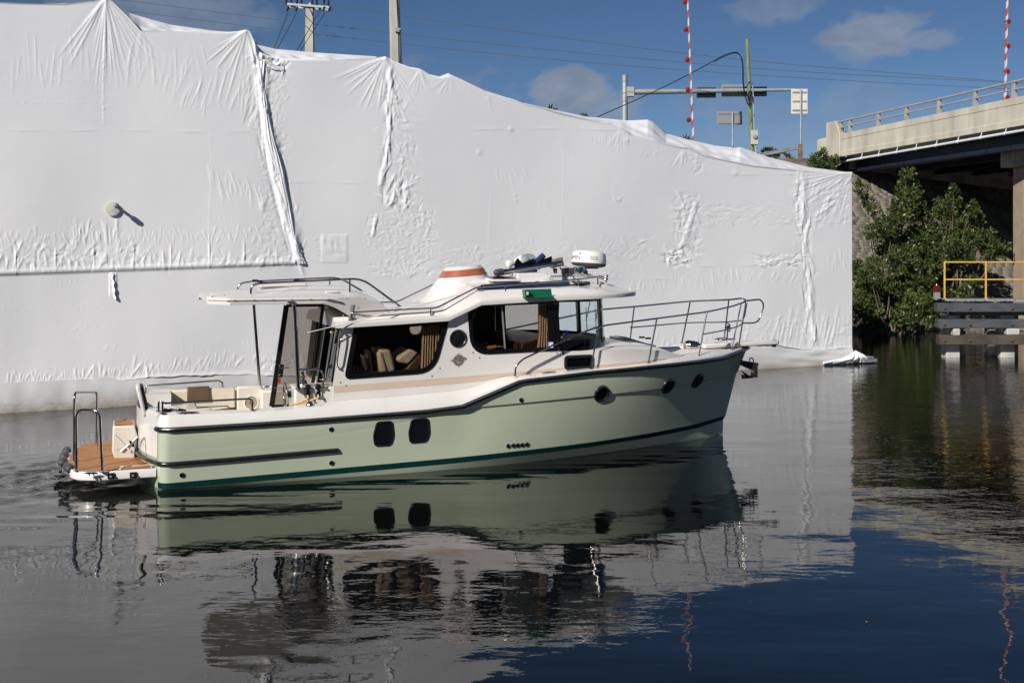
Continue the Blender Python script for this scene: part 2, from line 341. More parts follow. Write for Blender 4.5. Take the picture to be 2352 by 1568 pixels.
def build_wrap():
    root = empty('shrink_wrapped_vessel', WA, 0, 'huge vessel moored beyond the boat, fully tented in white shrink wrap film', 'vessel')
    Rm = Matrix.Identity(4)
    NC, NR = 1340, 470
    px = np.linspace(-260, 1957, NC)
    ex, ey = np.array(edge_pts).T; top = np.interp(px, ex, ey)
    k = np.exp(-np.linspace(-2, 2, 9) ** 2); k /= k.sum(); top = np.convolve(np.pad(top, 4, mode='edge'), k, 'valid')
    bx_ = [-260, 0, 190, 300, 450, 700, 1700, 1780, 1860, 1957]; by_ = [900, 888, 878, 871, 860, 862, 790, 794, 803, 800]
    bot = np.interp(px, bx_, by_) + 1.2 * np.sin(px * .031) + .8 * np.sin(px * .083 + 1) + .6 * np.sin(px * .21 + 2 * np.sin(px * .04))
    t = np.linspace(0, 1, NR)[:, None]
    PX = np.broadcast_to(px, (NR, NC)).copy(); PY = bot[None, :] * (1 - t) + top[None, :] * t
    D = np.zeros((NR, NC)); dx = px[1] - px[0]
    # taped panel joints
    for (xa, ya, xb, yb, st_) in ((1045, 297, 1450, 299, .006), (1600, 400, 1957, 402, .006), (905, 642, 1560, 640, .005), (0, 300, 590, 303, .004), (640, 420, 850, 421, .004), (1600, 612, 1850, 606, .006)):
        yl_ = ya + (yb - ya) * (PX - xa) / (xb - xa); ms = smooth(PX, xa, xa + 20) * (1 - smooth(PX, xb - 20, xb)); yl_ = yl_ + 1.5 * np.sin(PX * .017 + xa); ms = ms * (.35 + .3 * np.sin(PX * .05 + ya)); D += ms * st_ * (np.exp(-np.clip(yl_ - PY, 0, 99) / 10) * (PY < yl_)) + ms * .002 * np.exp(-((PY - yl_) / 2.2) ** 2)
    for (xa, ya, yb, st_) in ((238, 60, 290, .005), (480, 300, 560, .004), (1125, 430, 600, .004), (1290, 300, 560, .003), (750, 640, 860, .004)):
        xl_ = xa + 3 * np.sin(PY * .02); ms = smooth(PY, ya, ya + 20) * (1 - smooth(PY, yb - 20, yb)); D += ms * .5 * st_ * np.exp(-np.clip(PX - xl_, 0, 99) / 10) * (PX > xl_)
    # --- broad billow and fine waviness
    for i in range(26):
        kx, ky = rng.normal(0, .012), rng.normal(0, .012); D += .005 * np.sin(kx * PX + ky * PY + rng.uniform(0, 6.28)) / (1 + 60 * math.hypot(kx, ky)) * 1.3
    D += .002 * np.sin(PX * .05 + PY * .02 + 2 * np.sin(PY * .013)) * smooth(PY, 520, 640)
    def ridge(cx, cy, ang, ln, w, amp, prof=0):
        # ang: direction of the crease in picture, degrees from the vertical
        ca, sa = math.cos(R(ang)), math.sin(R(ang)); rr = ln + 3 * w
        j0, j1 = np.searchsorted(px, [cx - rr * abs(sa) - 4 * w, cx + rr * abs(sa) + 4 * w])
        if j1 <= j0: return
        sub = PY[:, (j0 + j1) // 2 if (j0 + j1) // 2 < NC else NC - 1]
        hi = cy + rr * abs(ca) + 4 * w; lo = cy - rr * abs(ca) - 4 * w
        rows = np.where((sub <= hi) & (sub >= lo))[0]
        if len(rows) == 0: return
        i0, i1 = rows[0], rows[-1] + 1
        X = PX[i0:i1, j0:j1] - cx; Y = PY[i0:i1, j0:j1] - cy
        al = X * sa + Y * ca; ac = X * ca - Y * sa
        env = np.exp(-(al / ln) ** 4 * 1.2) * (1 - .35 * (al / ln))
        q = ac / w
        D[i0:i1, j0:j1] += (.5 * amp) * env * ((1 - .9 * np.abs(q)) * np.exp(-np.abs(q) * 1.15))
    def pleats(x0, y0, x1, y1, n, ln, ang, amp, w=3.2, jit=8, up=True, aj=7):
        for i in range(n):
            s = (i + rng.uniform(-.3, .3)) / max(n - 1, 1); l = ln * rng.uniform(.45, 1.15)
            cx = x0 + (x1 - x0) * s; cy = y0 + (y1 - y0) * s + rng.uniform(-jit, jit)
            ridge(cx, cy - (l if up else 0), ang + rng.normal(0, aj), l, w * rng.uniform(.75, 1.5), amp * rng.uniform(.3, 1.2))
    def fan(cx, cy, a0, a1, n, l0, l1, amp, w=3.5, start=8):
        for i in range(n):
            a = a0 + (a1 - a0) * (i + rng.uniform(-.3, .3)) / (n - 1); l = rng.uniform(l0, l1) / 2
            mx, my = cx + math.sin(R(a)) * (l + start), cy + math.cos(R(a)) * (l + start)
            ridge(mx, my, a, l, w * rng.uniform(.7, 1.5), amp * rng.uniform(.5, 1.2))
    def crumple(x0, y0, x1, y1, n, l, amp, w=3.5, amean=None, asd=60):
        for i in range(n):
            ridge(rng.uniform(x0, x1), rng.uniform(y0, y1), (rng.uniform(-90, 90) if amean is None else rng.normal(amean, asd)), l * rng.uniform(.4, 1.3), w * rng.uniform(.7, 1.8), amp * rng.choice([-1, 1]) * rng.uniform(.4, 1.2))
    def facets(x0, y0, x1, y1, amp, k, sx=1, ang=0):
        mx_ = smooth(PX, x0 - 14, x0 + 14) * (1 - smooth(PX, x1 - 14, x1 + 14)) * smooth(PY, y0 - 10, y0 + 10) * (1 - smooth(PY, y1 - 10, y1 + 10))
        j0, j1 = np.searchsorted(px, [x0 - 20, x1 + 20]); X = PX[:, j0:j1]; Y = PY[:, j0:j1]; z = np.zeros_like(X)
        patch = .5 + .5 * np.sin(X * .045 + 1.7 * np.sin(Y * .05 + x0)) * np.sin(Y * .06 + 1.3 * np.sin(X * .037))
        for i in range(6):
            a = R(ang) + rng.normal(0, .8); kk = k * rng.uniform(.8, 2.6); ph = rng.uniform(0, 6.28)
            z += (np.abs(np.sin(kk * (X * math.cos(a) + Y * math.sin(a)) + ph + 1.6 * np.sin(.6 * kk * (Y * math.cos(a) - X * math.sin(a)) + ph))) - .6) / (kk / k)
        D[:, j0:j1] += .4 * amp * z * mx_[:, j0:j1] * patch
    facets(742, 540, 796, 602, .022, .07); facets(-60, 560, 330, 622, .010, .14); facets(330, 578, 690, 612, .007, .16); facets(840, 480, 1000, 640, .006, .22); facets(884, 410, 940, 480, .010, .16); facets(1000, 560, 1500, 640, .0028, .22)
    facets(1560, 450, 1615, 600, .007, .22); facets(1600, 470, 1830, 520, .004, .2); facets(1530, 570, 1580, 610, .014, .18); facets(1740, 585, 1850, 612, .010, .18); facets(1840, 400, 1900, 560, .006, .2); facets(590, 150, 650, 600, .007, .2); facets(1690, 720, 1957, 800, .004, .12)
    # fans under the frame peaks
    fan(243, -6, -40, 42, 20, 60, 190, .020, 4); fan(243, 0, -6, 8, 5, 150, 200, .018, 4)
    fan(565, 70, -62, 18, 15, 50, 120, .022, 3.6); fan(322, 70, -10, 30, 6, 30, 70, .012)
    fan(886, 132, -72, 35, 26, 50, 120, .022, 3.6); fan(963, 160, -30, 30, 9, 30, 55, .016); fan(1034, 174, -50, 20, 5, 20, 50, .008)
    fan(1425, 296, -35, 45, 9, 20, 60, .012); fan(1571, 342, -30, 20, 8, 20, 50, .012); fan(1957, 392, -84, -3, 22, 60, 130, .020, 3.6)
    fan(1843, 396, -25, 25, 9, 30, 70, .012); fan(1118, 214, -20, 40, 5, 20, 50, .006)
    fan(1100, 300, -20, 20, 0 + 2, 10, 20, .004)
    # hanging folds of the left upper panel
    pleats(30, 190, 470, 190, 34, 45, 2, .008, 4, 30); pleats(420, 250, 600, 260, 26, 40, -14, .010, 3.6, 20); pleats(300, 170, 420, 250, 8, 45, -18, .010, 4, 20)
    pleats(0, 184, 360, 190, 90, 3, -5, .006, 2.4, 1, True, 4); pleats(0, 238, 232, 240, 60, 3, -5, .007, 2.4, 1); pleats(380, 245, 600, 250, 55, 5, -5, .006, 2.4, 2)
    pleats(640, 146, 790, 147, 46, 3, 0, .006, 2.2, 1); pleats(0, 469, 100, 470, 25, 2, 0, .004, 2.2, 1); pleats(390, 467, 560, 467, 35, 2, 0, .004, 2.2, 1)
    pleats(238, 60, 238, 280, 26, 6, -50, .008, 3, 3, False, 30)
    # band above the overlap seam (0..690, 540..630)
    band_y = lambda x: 632 - .036 * x
    pleats(0, 556, 600, 548, 90, 12, 0, .013, 2.8, 14, True, 16)
    crumple(0, 560, 330, 618, 60, 16, .018, 4, 0, 45); crumple(330, 580, 690, 612, 60, 16, .013, 4, 0, 50)
    pleats(0, 622, 680, 604, 46, 16, 0, .020, 4.5, 4, True, 14); pleats(170, 560, 270, 556, 14, 26, 3, .024, 4.5, 6)
    for x in (36, 128, 216, 307, 392, 480, 560): ridge(x, band_y(x) - 30, 0, 26, 3, .03)
    D += .027 * (1 / (1 + np.exp((PY - band_y(PX)) / 1.2))) * np.exp(-np.clip(band_y(PX) - PY, 0, 999) / 60) * (1 - smooth(PX, 682, 700))
    D += .012 * np.exp(-((PY - band_y(PX) + 7) / 5) ** 2) * (1 - smooth(PX, 682, 700))
    # strap hanging under the seam at 262
    sx = smooth(PX, 249, 253) * (1 - smooth(PX, 266, 270)) * smooth(PY, 626, 630) * (1 - smooth(PY, 672, 690 )); D += .012 * sx
    pleats(0, 712, 250, 714, 60, 4, -4, .005, 2.4, 1); pleats(380, 708, 690, 705, 50, 3, 0, .003, 2.2, 2)
    # vertical gathered seam from (590,100) to (690,605)
    def seam(pts, n, l, amp, w, ang, spread=9):
        for i in range(n):
            s = rng.uniform(0, 1); q = s * (len(pts) - 1); a = int(min(q, len(pts) - 2)); fr = q - a
            cx = pts[a][0] * (1 - fr) + pts[a + 1][0] * fr; cy = pts[a][1] * (1 - fr) + pts[a + 1][1] * fr
            sl_ = math.degrees(math.atan2(pts[a + 1][0] - pts[a][0], pts[a + 1][1] - pts[a][1]))
            ridge(cx + rng.normal(0, spread), cy, sl_ + rng.normal(0, ang), l * rng.uniform(.4, 1.3), w * rng.uniform(.8, 1.6), amp * rng.choice([-1, 1], p=[.35, .65]) * rng.uniform(.4, 1.2))
    s1 = [(592, 118), (597, 180), (604, 250), (618, 330), (636, 410), (655, 490), (672, 560), (688, 605)]
    seam(s1, 70, 34, .040, 5, 7, 6); seam(s1, 130, 14, .014, 3.4, 28, 16)
    def cord(pts, w, amp, side=0):
        xs_, ys_ = np.array(pts, float).T; cx = np.interp(PY, ys_, xs_); wid = w * (1 + .3 * np.sin(PY * .037 + xs_[0]) + .2 * np.sin(PY * .083) + .1 * np.sin(PY * .29 + 3 * np.sin(PY * .02)))
        q = (PX - cx) / wid; msk = smooth(PY, ys_[0], ys_[0] + 12) * (1 - smooth(PY, ys_[-1] - 10, ys_[-1]))
        return .30 * amp * np.exp(-np.abs(q) ** 3) * msk
    D += cord([(598, 120), (603, 180), (606, 250), (622, 330), (641, 410), (657, 480), (672, 550), (692, 606)], 11, .11)
    D -= cord([(588, 120), (592, 200), (596, 250), (606, 330), (622, 410), (640, 480), (655, 550), (668, 590)], 4, .04)
    D += cord([(612, 240), (628, 300), (642, 370)], 6, .06)
    crumple(585, 135, 660, 165, 46, 12, .035, 4.5); crumple(600, 170, 660, 600, 150, 9, .010, 3); crumple(565, 150, 600, 300, 30, 22, .010, 3, -12, 14)
    pleats(560, 190, 590, 300, 12, 20, -20, .010, 3); pleats(480, 440, 600, 470, 22, 22, 14, .012, 3.4, 18)
    # second seam 895..855
    s2 = [(896, 150), (898, 215), (896, 280), (889, 340), (878, 420)]
    seam(s2, 60, 20, .020, 3.6, 10, 5); D += cord([(897, 150), (897, 230), (892, 320), (884, 380), (873, 432)], 5, .05)
    seam([(900, 200), (915, 260), (925, 330), (935, 400), (955, 470), (990, 560)], 130, 12, .012, 3.2, 50, 12)
    D += cord([(864, 495), (860, 520), (856, 548)], 5, .07)
    crumple(880, 410, 940, 480, 50, 22, .022, 4, 15, 40); crumple(840, 480, 1000, 635, 130, 10, .010, 3); crumple(895, 210, 960, 420, 60, 12, .010, 3, 40, 30)
    pleats(860, 240, 880, 420, 30, 9, 80, .005, 3, 10, False, 14); fan(935, 640, 120, 240, 18, 30, 60, .012)
    # panels and patches in the middle and right
    sq = (smooth(PX, 736, 741) * (1 - smooth(PX, 796, 801)) * smooth(PY, 536, 541) * (1 - smooth(PY, 601, 606)))
    D += .006 * sq; pleats(724, 548, 736, 600, 12, 8, 80, .008, 2.6, 3, False); fan(740, 538, 5, 60, 8, 20, 40, .008)
    crumple(1000, 560, 1400, 640, 190, 9, .007, 3.2); crumple(1550, 440, 1610, 600, 120, 12, .014, 3.6, 20, 45); crumple(1600, 470, 1830, 520, 110, 12, .007, 3.2, 75, 30)
    D += cord([(1603, 458), (1596, 480), (1590, 500), (1578, 540), (1566, 575)], 5, .05)
    crumple(1530, 570, 1580, 610, 50, 14, .026, 4.2, 60, 40); crumple(1740, 585, 1850, 612, 70, 13, .020, 3.8, 80, 25); crumple(1380, 540, 1500, 600, 50, 10, .008, 3)
    s3 = [(1840, 400), (1845, 480), (1850, 560), (1856, 640), (1862, 720), (1868, 790)]
    seam(s3, 150, 24, .022, 4, 12, 7); pleats(1828, 420, 1840, 560, 40, 10, -70, .010, 3, 8, False, 18); crumple(1850, 420, 1950, 520, 120, 14, .009, 3.2, -40, 30)
    D += cord([(1852, 520), (1853, 580), (1858, 660), (1868, 788)], 4, .035)
    seam([(1950, 400), (1900, 470), (1860, 525)], 60, 16, .012, 3.2, 20, 10)
    pleats(1395, 672, 1480, 672, 14, 13, -8, .010, 3.2, 6); pleats(1500, 668, 1640, 664, 22, 16, 6, .010, 3.2, 6); pleats(1720, 652, 1830, 648, 20, 15, -14, .010, 3.2, 6); pleats(1640, 650, 1700, 650, 12, 20, 8, .014, 3.4, 6); pleats(1905, 620, 1950, 625, 12, 22, 4, .012, 3, 6)
    pleats(1500, 790, 1760, 796, 22, 12, -3, .012, 3.6, 10); pleats(1780, 800, 1940, 800, 22, 44, -8, .024, 4.5, 12); crumple(1700, 730, 1957, 800, 60, 14, .010, 3.6)
    pleats(1360, 330, 1360 + 90, 330, 12, 10, 0, .008, 3, 4); pleats(1475, 358, 1520, 356, 9, 9, 5, .009, 3, 4); crumple(1590, 340, 1615, 400, 30, 8, .010, 3)
    pleats(1140, 420, 1210, 425, 10, 14, 15, .007, 3.2, 12); fan(1420, 470, 150, 215, 10, 12, 30, .010); pleats(1175, 400, 1185, 460, 14, 6, 70, .008, 2.8, 4, False)
    for (a, b) in ((1173, 297), (1440, 322), (1690, 397), (1100, 350)): D += .009 * np.exp(-((PX - a) / 6) ** 2 - ((PY - b) / 6) ** 2)
    D += .018 * np.exp(-((PX - 603) / 6) ** 2 - ((PY - 470) / 14) ** 2)
    for i in range(34):
        cx, cy = rng.uniform(0, 1900), rng.uniform(330, 860); pleats(cx, cy, cx + rng.uniform(20, 70), cy + rng.uniform(-12, 12), 7, rng.uniform(5, 13), rng.uniform(-40, 40), .005, 2.8, 3, False)
    # bottom hem
    pleats(20, 880, 190, 874, 26, 13, -4, .018, 3.2, 5, True, 14); pleats(205, 874, 350, 866, 26, 17, -8, .018, 3.2, 5, True, 14); pleats(360, 858, 600, 838, 40, 16, -14, .013, 3.0, 8, True, 14); crumple(600, 820, 720, 858, 60, 12, .012, 3.4)
    pleats(205, 870, 350, 868, 4, 24, -6, .03, 4.0, 4)
    D += .012 * np.exp(-((PY - bot[None, :]) / 5) ** 2)
    D *= np.clip((PY - top[None, :]) / 3, 0, 1) * .97 + .03
    Yw = WA.dot(WN) / (((PX - 1176) / FP) * WN.x + WN.y)
    lean = .0 * PX
    X = (PX - 1176) / FP * Yw; Zz = CH - (PY - HY) / FP * Yw
    V = np.stack([X + WN.x * D - WA.x, Yw + WN.y * D - WA.y, Zz], -1).reshape(-1, 3)
    np_mesh('film_wall', V, grid_faces(NR, NC), film, root)
    # roof film behind the eave, up to the ridge and down the far side
    NB = 34; tt = np.linspace(0, 1, NB)[:, None]
    rx_, ry_ = np.array(ridge_pts, float).T; rid = np.interp(px, rx_, ry_)
    Yr = wallY_arr(px) + 3.4 + 0 * px
    E = np.stack([X[-1] + WN.x * D[-1], Yw[-1] + WN.y * D[-1], Zz[-1]], -1)
    RG = np.stack([(px - 1176) / FP * Yr, Yr, CH - (rid - HY) / FP * Yr], -1)
    P_ = E[None] * (1 - tt[..., None]) + RG[None] * tt[..., None]
    sag = -.18 * np.sin(math.pi * tt) * (1 + .0 * px)[None]
    nz_ = np.zeros((NB, NC))
    for i in range(60):
        kx = rng.normal(0, .10); kt = rng.normal(0, 12); nz_ += .005 * np.sin(kx * px[None] + kt * tt + rng.uniform(0, 6.3)) / (1 + 6 * abs(kx))
    P_[..., 2] += (sag * .5 + nz_ * np.sin(math.pi * tt)) * np.clip(np.abs(rid - top) / 14, .15, 1)[None]
    P_[..., 0] -= WA.x; P_[..., 1] -= WA.y
    np_mesh('film_roof', P_.reshape(-1, 3), grid_faces(NB, NC), film, root)
    # back slope and far wall, coarse
    js = np.linspace(0, NC - 1, 60).astype(int); mbk = MB(); rows = []
    base = RG[js] - np.array(WA)
    back = np.array([WD.x * 0 - WN.x, -WN.y, 0])
    r1 = base + back * 5.0; r1[:, 2] -= .7; r2 = r1.copy(); r2[:, 2] = .3
    base2 = base.copy(); base2[:, 2] -= .03
    mbk.rings([list(map(Vector, base2)), list(map(Vector, r1)), list(map(Vector, r2))], False, False)
    obj('film_back', mbk, film, root)
    en = MB(); e0 = E[-1] - np.array(WA); g0 = RG[-1] - np.array(WA); e1 = r1[-1]; 
    en.add([e0, g0, e1, (e1[0], e1[1], .3), (e0[0], e0[1], .3)], [(0, 1, 2, 3, 4)]); obj('film_end', en, film, root)
    e0 = E[0] - np.array(WA); g0 = RG[0] - np.array(WA); e1 = r1[0]; en = MB()
    en.add([e0, g0, e1, (e1[0], e1[1], .3), (e0[0], e0[1], .3)], [(0, 1, 2, 3, 4)]); obj('film_end', en, film, root)
    # lower hull below the film, rusty at the waterline
    hm = bpy.data.materials.new('grimy hull film'); hm.use_nodes = True; nt = hm.node_tree; b = nt.nodes['Principled BSDF']; N = nt.nodes.new; lk = nt.links.new
    tc = N('ShaderNodeTexCoord'); sep = N('ShaderNodeSeparateXYZ'); lk(tc.outputs['Object'], sep.inputs[0])
    mp = N('ShaderNodeMapping'); mp.inputs['Scale'].default_value = (1, 1, 2.2); lk(tc.outputs['Object'], mp.inputs[0])
    n = N('ShaderNodeTexNoise'); n.inputs['Scale'].default_value = 7; n.inputs['Detail'].default_value = 8; n.inputs['Roughness'].default_value = .7; lk(mp.outputs[0], n.inputs['Vector'])
    n2 = N('ShaderNodeTexNoise'); n2.inputs['Scale'].default_value = .6; n2.inputs['Detail'].default_value = 3; lk(tc.outputs['Object'], n2.inputs['Vector'])
    # rust only at the left, low by the water
    def MM(op, a, b_, cl=True):
        q = N('ShaderNodeMath'); q.operation = op; q.use_clamp = cl
        for i, v in enumerate((a, b_)):
            if isinstance(v, (int, float)): q.inputs[i].default_value = v
            else: lk(v, q.inputs[i])
        return q.outputs[0]
    low = MM('MULTIPLY', MM('SUBTRACT', .34, sep.outputs[2]), 5)
    left = MM('MULTIPLY', MM('SUBTRACT', 7.5, sep.outputs[0]), .25)
    rust = MM('MULTIPLY', MM('MULTIPLY', low, left), MM('MULTIPLY', MM('SUBTRACT', n.outputs['Fac'], .45), 10))
    mx = N('ShaderNodeMix'); mx.data_type = 'RGBA'; mx.inputs['B'].default_value = (.17, .09, .035, 1); lk(rust, mx.inputs['Factor'])
    mz = N('ShaderNodeMix'); mz.data_type = 'RGBA'; mz.inputs['A'].default_value = (.58, .578, .575, 1); mz.inputs['B'].default_value = (.44, .39, .30, 1); lk(MM('MULTIPLY', MM('SUBTRACT', .22, sep.outputs[2]), 3), mz.inputs['Factor'])
    lk(mz.outputs['Result'], mx.inputs['A'])
    lk(mx.outputs['Result'], b.inputs['Base Color']); b.inputs['Roughness'].default_value = .35
    NH = 26; pxh = np.linspace(-260, 1957, 900); th = np.linspace(0, 1, NH)[:, None]
    top_h = np.interp(pxh, bx_, by_) - 8
    Yh = wallY_arr(pxh); ztop = CH - (top_h - HY) / FP * Yh
    s = (pxh + 260) / 2217
    bul = .06 * np.sin(math.pi * th) * 1.0 - .02
    PXh = np.broadcast_to(pxh, (NH, 900))
    zz = ztop[None] * (1 - th) + (-.25) * th
    cr = np.zeros_like(zz)
    for i in range(30): kx = rng.normal(0, .05); cr += .0016 * np.sin(kx * PXh + rng.normal(0, 5) * th + rng.uniform(0, 6.3))
    gath = smooth(PXh, 1700, 1900); cr += gath * .008 * np.sin(PXh * .06 + th * 14) + gath * .008 * np.sin(PXh * .02 - th * 25 + 1) + gath * .05 * np.sin(math.pi * th)
    off = bul + cr
    Vh = np.stack([(PXh - 1176) / FP * Yh + WN.x * off - WA.x, Yh + WN.y * off - WA.y + 0 * th, zz], -1)
    np_mesh('lower_hull', Vh.reshape(-1, 3), grid_faces(NH, 900), hm, root)
    # gathered film bundle at the right corner
    bd = MB(); q9 = random.Random(2)
    for k in range(11):
        f9 = k / 10; top_ = wall_pt(1960 - 6 * f9, 806 + 5 * f9, .06 + .05 * f9) - WA; mid_ = wall_pt(1972 - 30 * f9 + q9.uniform(-3, 3), 818 + 4 * f9, .16 + q9.uniform(-.03, .03)) - WA; end_ = wall_pt(1990 - 105 * f9, 829 + q9.uniform(-1, 2) + 3 * f9, .12) - WA
        pp = fillet([top_, mid_, end_], .8); bd.tube(pp, [.03 + .028 * math.sin(math.pi * (i + .6) / len(pp)) for i in range(len(pp))], 7)
    bd.rings([[wall_pt(a, b, .10) - WA for a, b in ((1962, 807), (1990, 828))], [wall_pt(a, b, .13) - WA for a, b in ((1950, 812), (1940, 832))], [wall_pt(a, b, .06) - WA for a, b in ((1930, 820), (1870, 836))]], False, False)
    o = obj('film_bundle', bd, film, root, 80)
    pl = MB().box(wall_pt(1988, 827, 0) - WA, (.55, .4, .1), Matrix.Rotation(R(26), 3, 'Z')); pl.box(wall_pt(1984, 820, 0) - WA, (.45, .4, .05), Matrix.Rotation(R(26), 3, 'Z')); obj('float_corner', pl, M['midgrey'], root, bevel=.01)
    # loose strap, folded ribbons at the seams
    st = MB(); n_ = 14; A_ = []; B_ = []
    for i in range(n_):
        q = i / (n_ - 1); y_ = 624 + 62 * q; w = 6.5 - 3 * q + math.sin(i * 1.7) * 1.6
        A_.append(wall_pt(252 + 9 * q, y_, .02 + .015 * math.sin(i * 1.1)) - WA); B_.append(wall_pt(252 + 9 * q + w, y_ + 2, .04 + .03 * q) - WA)
    st.rings([A_, B_], False, False); o = obj('loose_strap', st, film, root, 60)
    def ribbon(pts, wpx, out, seed, name='film_fold'):
        r_ = random.Random(seed); xs_, ys_ = zip(*pts); n = 60; rows = []
        ks = 9; ph = [r_.uniform(0, 6) for _ in range(ks)]
        for i in range(n):
            y = ys_[0] + (ys_[-1] - ys_[0]) * i / (n - 1); x = float(np.interp(y, ys_, xs_)); row = []
            w = wpx * (.8 + .2 * math.sin(i * .12 + seed) + .1 * math.sin(i * .37))
            for k in range(ks):
                q = k / (ks - 1) - .5; env = math.cos(q * math.pi) ** .5
                row.append(wall_pt(x + q * 2 * w, y, .02 + out * env * .30 * (.7 + .22 * math.sin(i * .13 + ph[k]) + .12 * math.sin(i * .31 + 2 * ph[k]) + .35 * math.sin(k * 2.3 + i * .05 + seed))) - WA)
            rows.append(row)
        m_ = MB().rings(rows, False, False); obj(name, m_, film, root, 70)
    ribbon([(604, 140), (600, 190), (608, 250), (618, 320), (636, 400)], 9, .13, 3); ribbon([(606, 250), (626, 330), (644, 400), (660, 480), (676, 560), (690, 604)], 9, .13, 5)
    ribbon([(604, 138), (622, 150), (640, 162)], 16, .14, 9)
    ribbon([(684, 575), (690, 590), (694, 606)], 8, .10, 14)
    # round opening with a camera fitting
    rp = MB(); c = wall_pt(258, 480, .05) - WA; rp.lathe([(.145, -.01), (.145, .006), (.13, .009), (0.001, .012)], c, WN, 28)
    obj('round_patch', rp, mat('aged patch', (.66, .67, .57), .5, var=.15, vscale=6, bump=.01, bscale=9), root)
    vb = MB(); c = wall_pt(264, 472, .07) - WA
    vb.bar(c, c + WN * .15 + Vector((.02, 0, -.02)), .05, .05); vb.lathe([(.04, 0), (.055, .02), (.055, .1), (.03, .12)], c + WN * .13, (WN.x, WN.y, -.2), 12)
    obj('pipe_outlet', vb, M['midgrey'], root, bevel=.006)
def wallY_arr(px): return WA.dot(WN) / (((px - 1176) / FP) * WN.x + WN.y)
build_wrap()
# ------------------------------------------------------------------ land, bank, bridge
concrete = mat('bridge concrete', (.46, .43, .355), .8, var=.22, vscale=1.5, stretch=(1, 1, .22), bump=.006, bscale=30, detail=8)
oldconc = mat('weathered concrete', (.40, .37, .31), .85, var=.35, vscale=1.3, bump=.008, bscale=20, detail=8)
bagmat = mat('cement bags', (.20, .175, .14), .9, col2=(.085, .07, .055), vscale=1.1, bump=.02, bscale=18, detail=8)
girdm = mat('navy girder steel', (.010, .014, .03), .5, var=.2)
alu = mat('weathered aluminium', (.42, .41, .37), .45, metal=.3, var=.15, vscale=3)
galv = mat('galvanised steel', (.34, .37, .39), .45, metal=.35, var=.2, vscale=2)
pipew = mat('white pipe', (.62, .64, .66), .4, var=.1, vscale=4)
soil = mat('dry grass bank', (.10, .085, .05), .95, col2=(.06, .065, .025), vscale=.7, bump=.05, bscale=6)
def build_land():
    g = MB(); 
    toe = [(-900, 38), (-30, 38), (0, 46), (11, 44.5), (13.4, 44), (29, 50), (60, 62), (900, 90)]
    rows = [[(x, y, -.6) for x, y in toe], [(x, y + 1.2, .5) for x, y in toe], [(x * 1.0, y + 12, 1.2) for x, y in toe], [(x * 1.4, 1400, 1.2) for x, y in toe]]
    g.rings(rows, False, False); tag(obj('ground', g, soil), kind='structure')
    d = Vector((3.3, -13, 0)).normalized(); n = Vector((-d.y, d.x, 0)) * 1  # n points to the right of the bridge when seen from the camera
    n = Vector((13, 3.3, 0)).normalized()
    b0 = Vector((17.4, 56, 0)); 
    # approach embankment behind the abutment
    e = MB(); prof = [(-13, 1.0), (-1.9, 8.1), (-.7, 8.4), (13, 8.3), (40, 8.3), (52, 1.0)]
    e.rings([[b0 - d * t + n * a + Vector((0, 0, z)) for a, z in prof] for t in (-1, 3, 8, 20, 60, 160)], False, False)
    tag(obj('embankment', e, soil), kind='structure')
    return b0, d, n
B0, BD, BN = build_land()
def slope_z(X, Y): return .8 * max(-.359 * (X - 13.4) + .933 * (Y - 44), -.5)
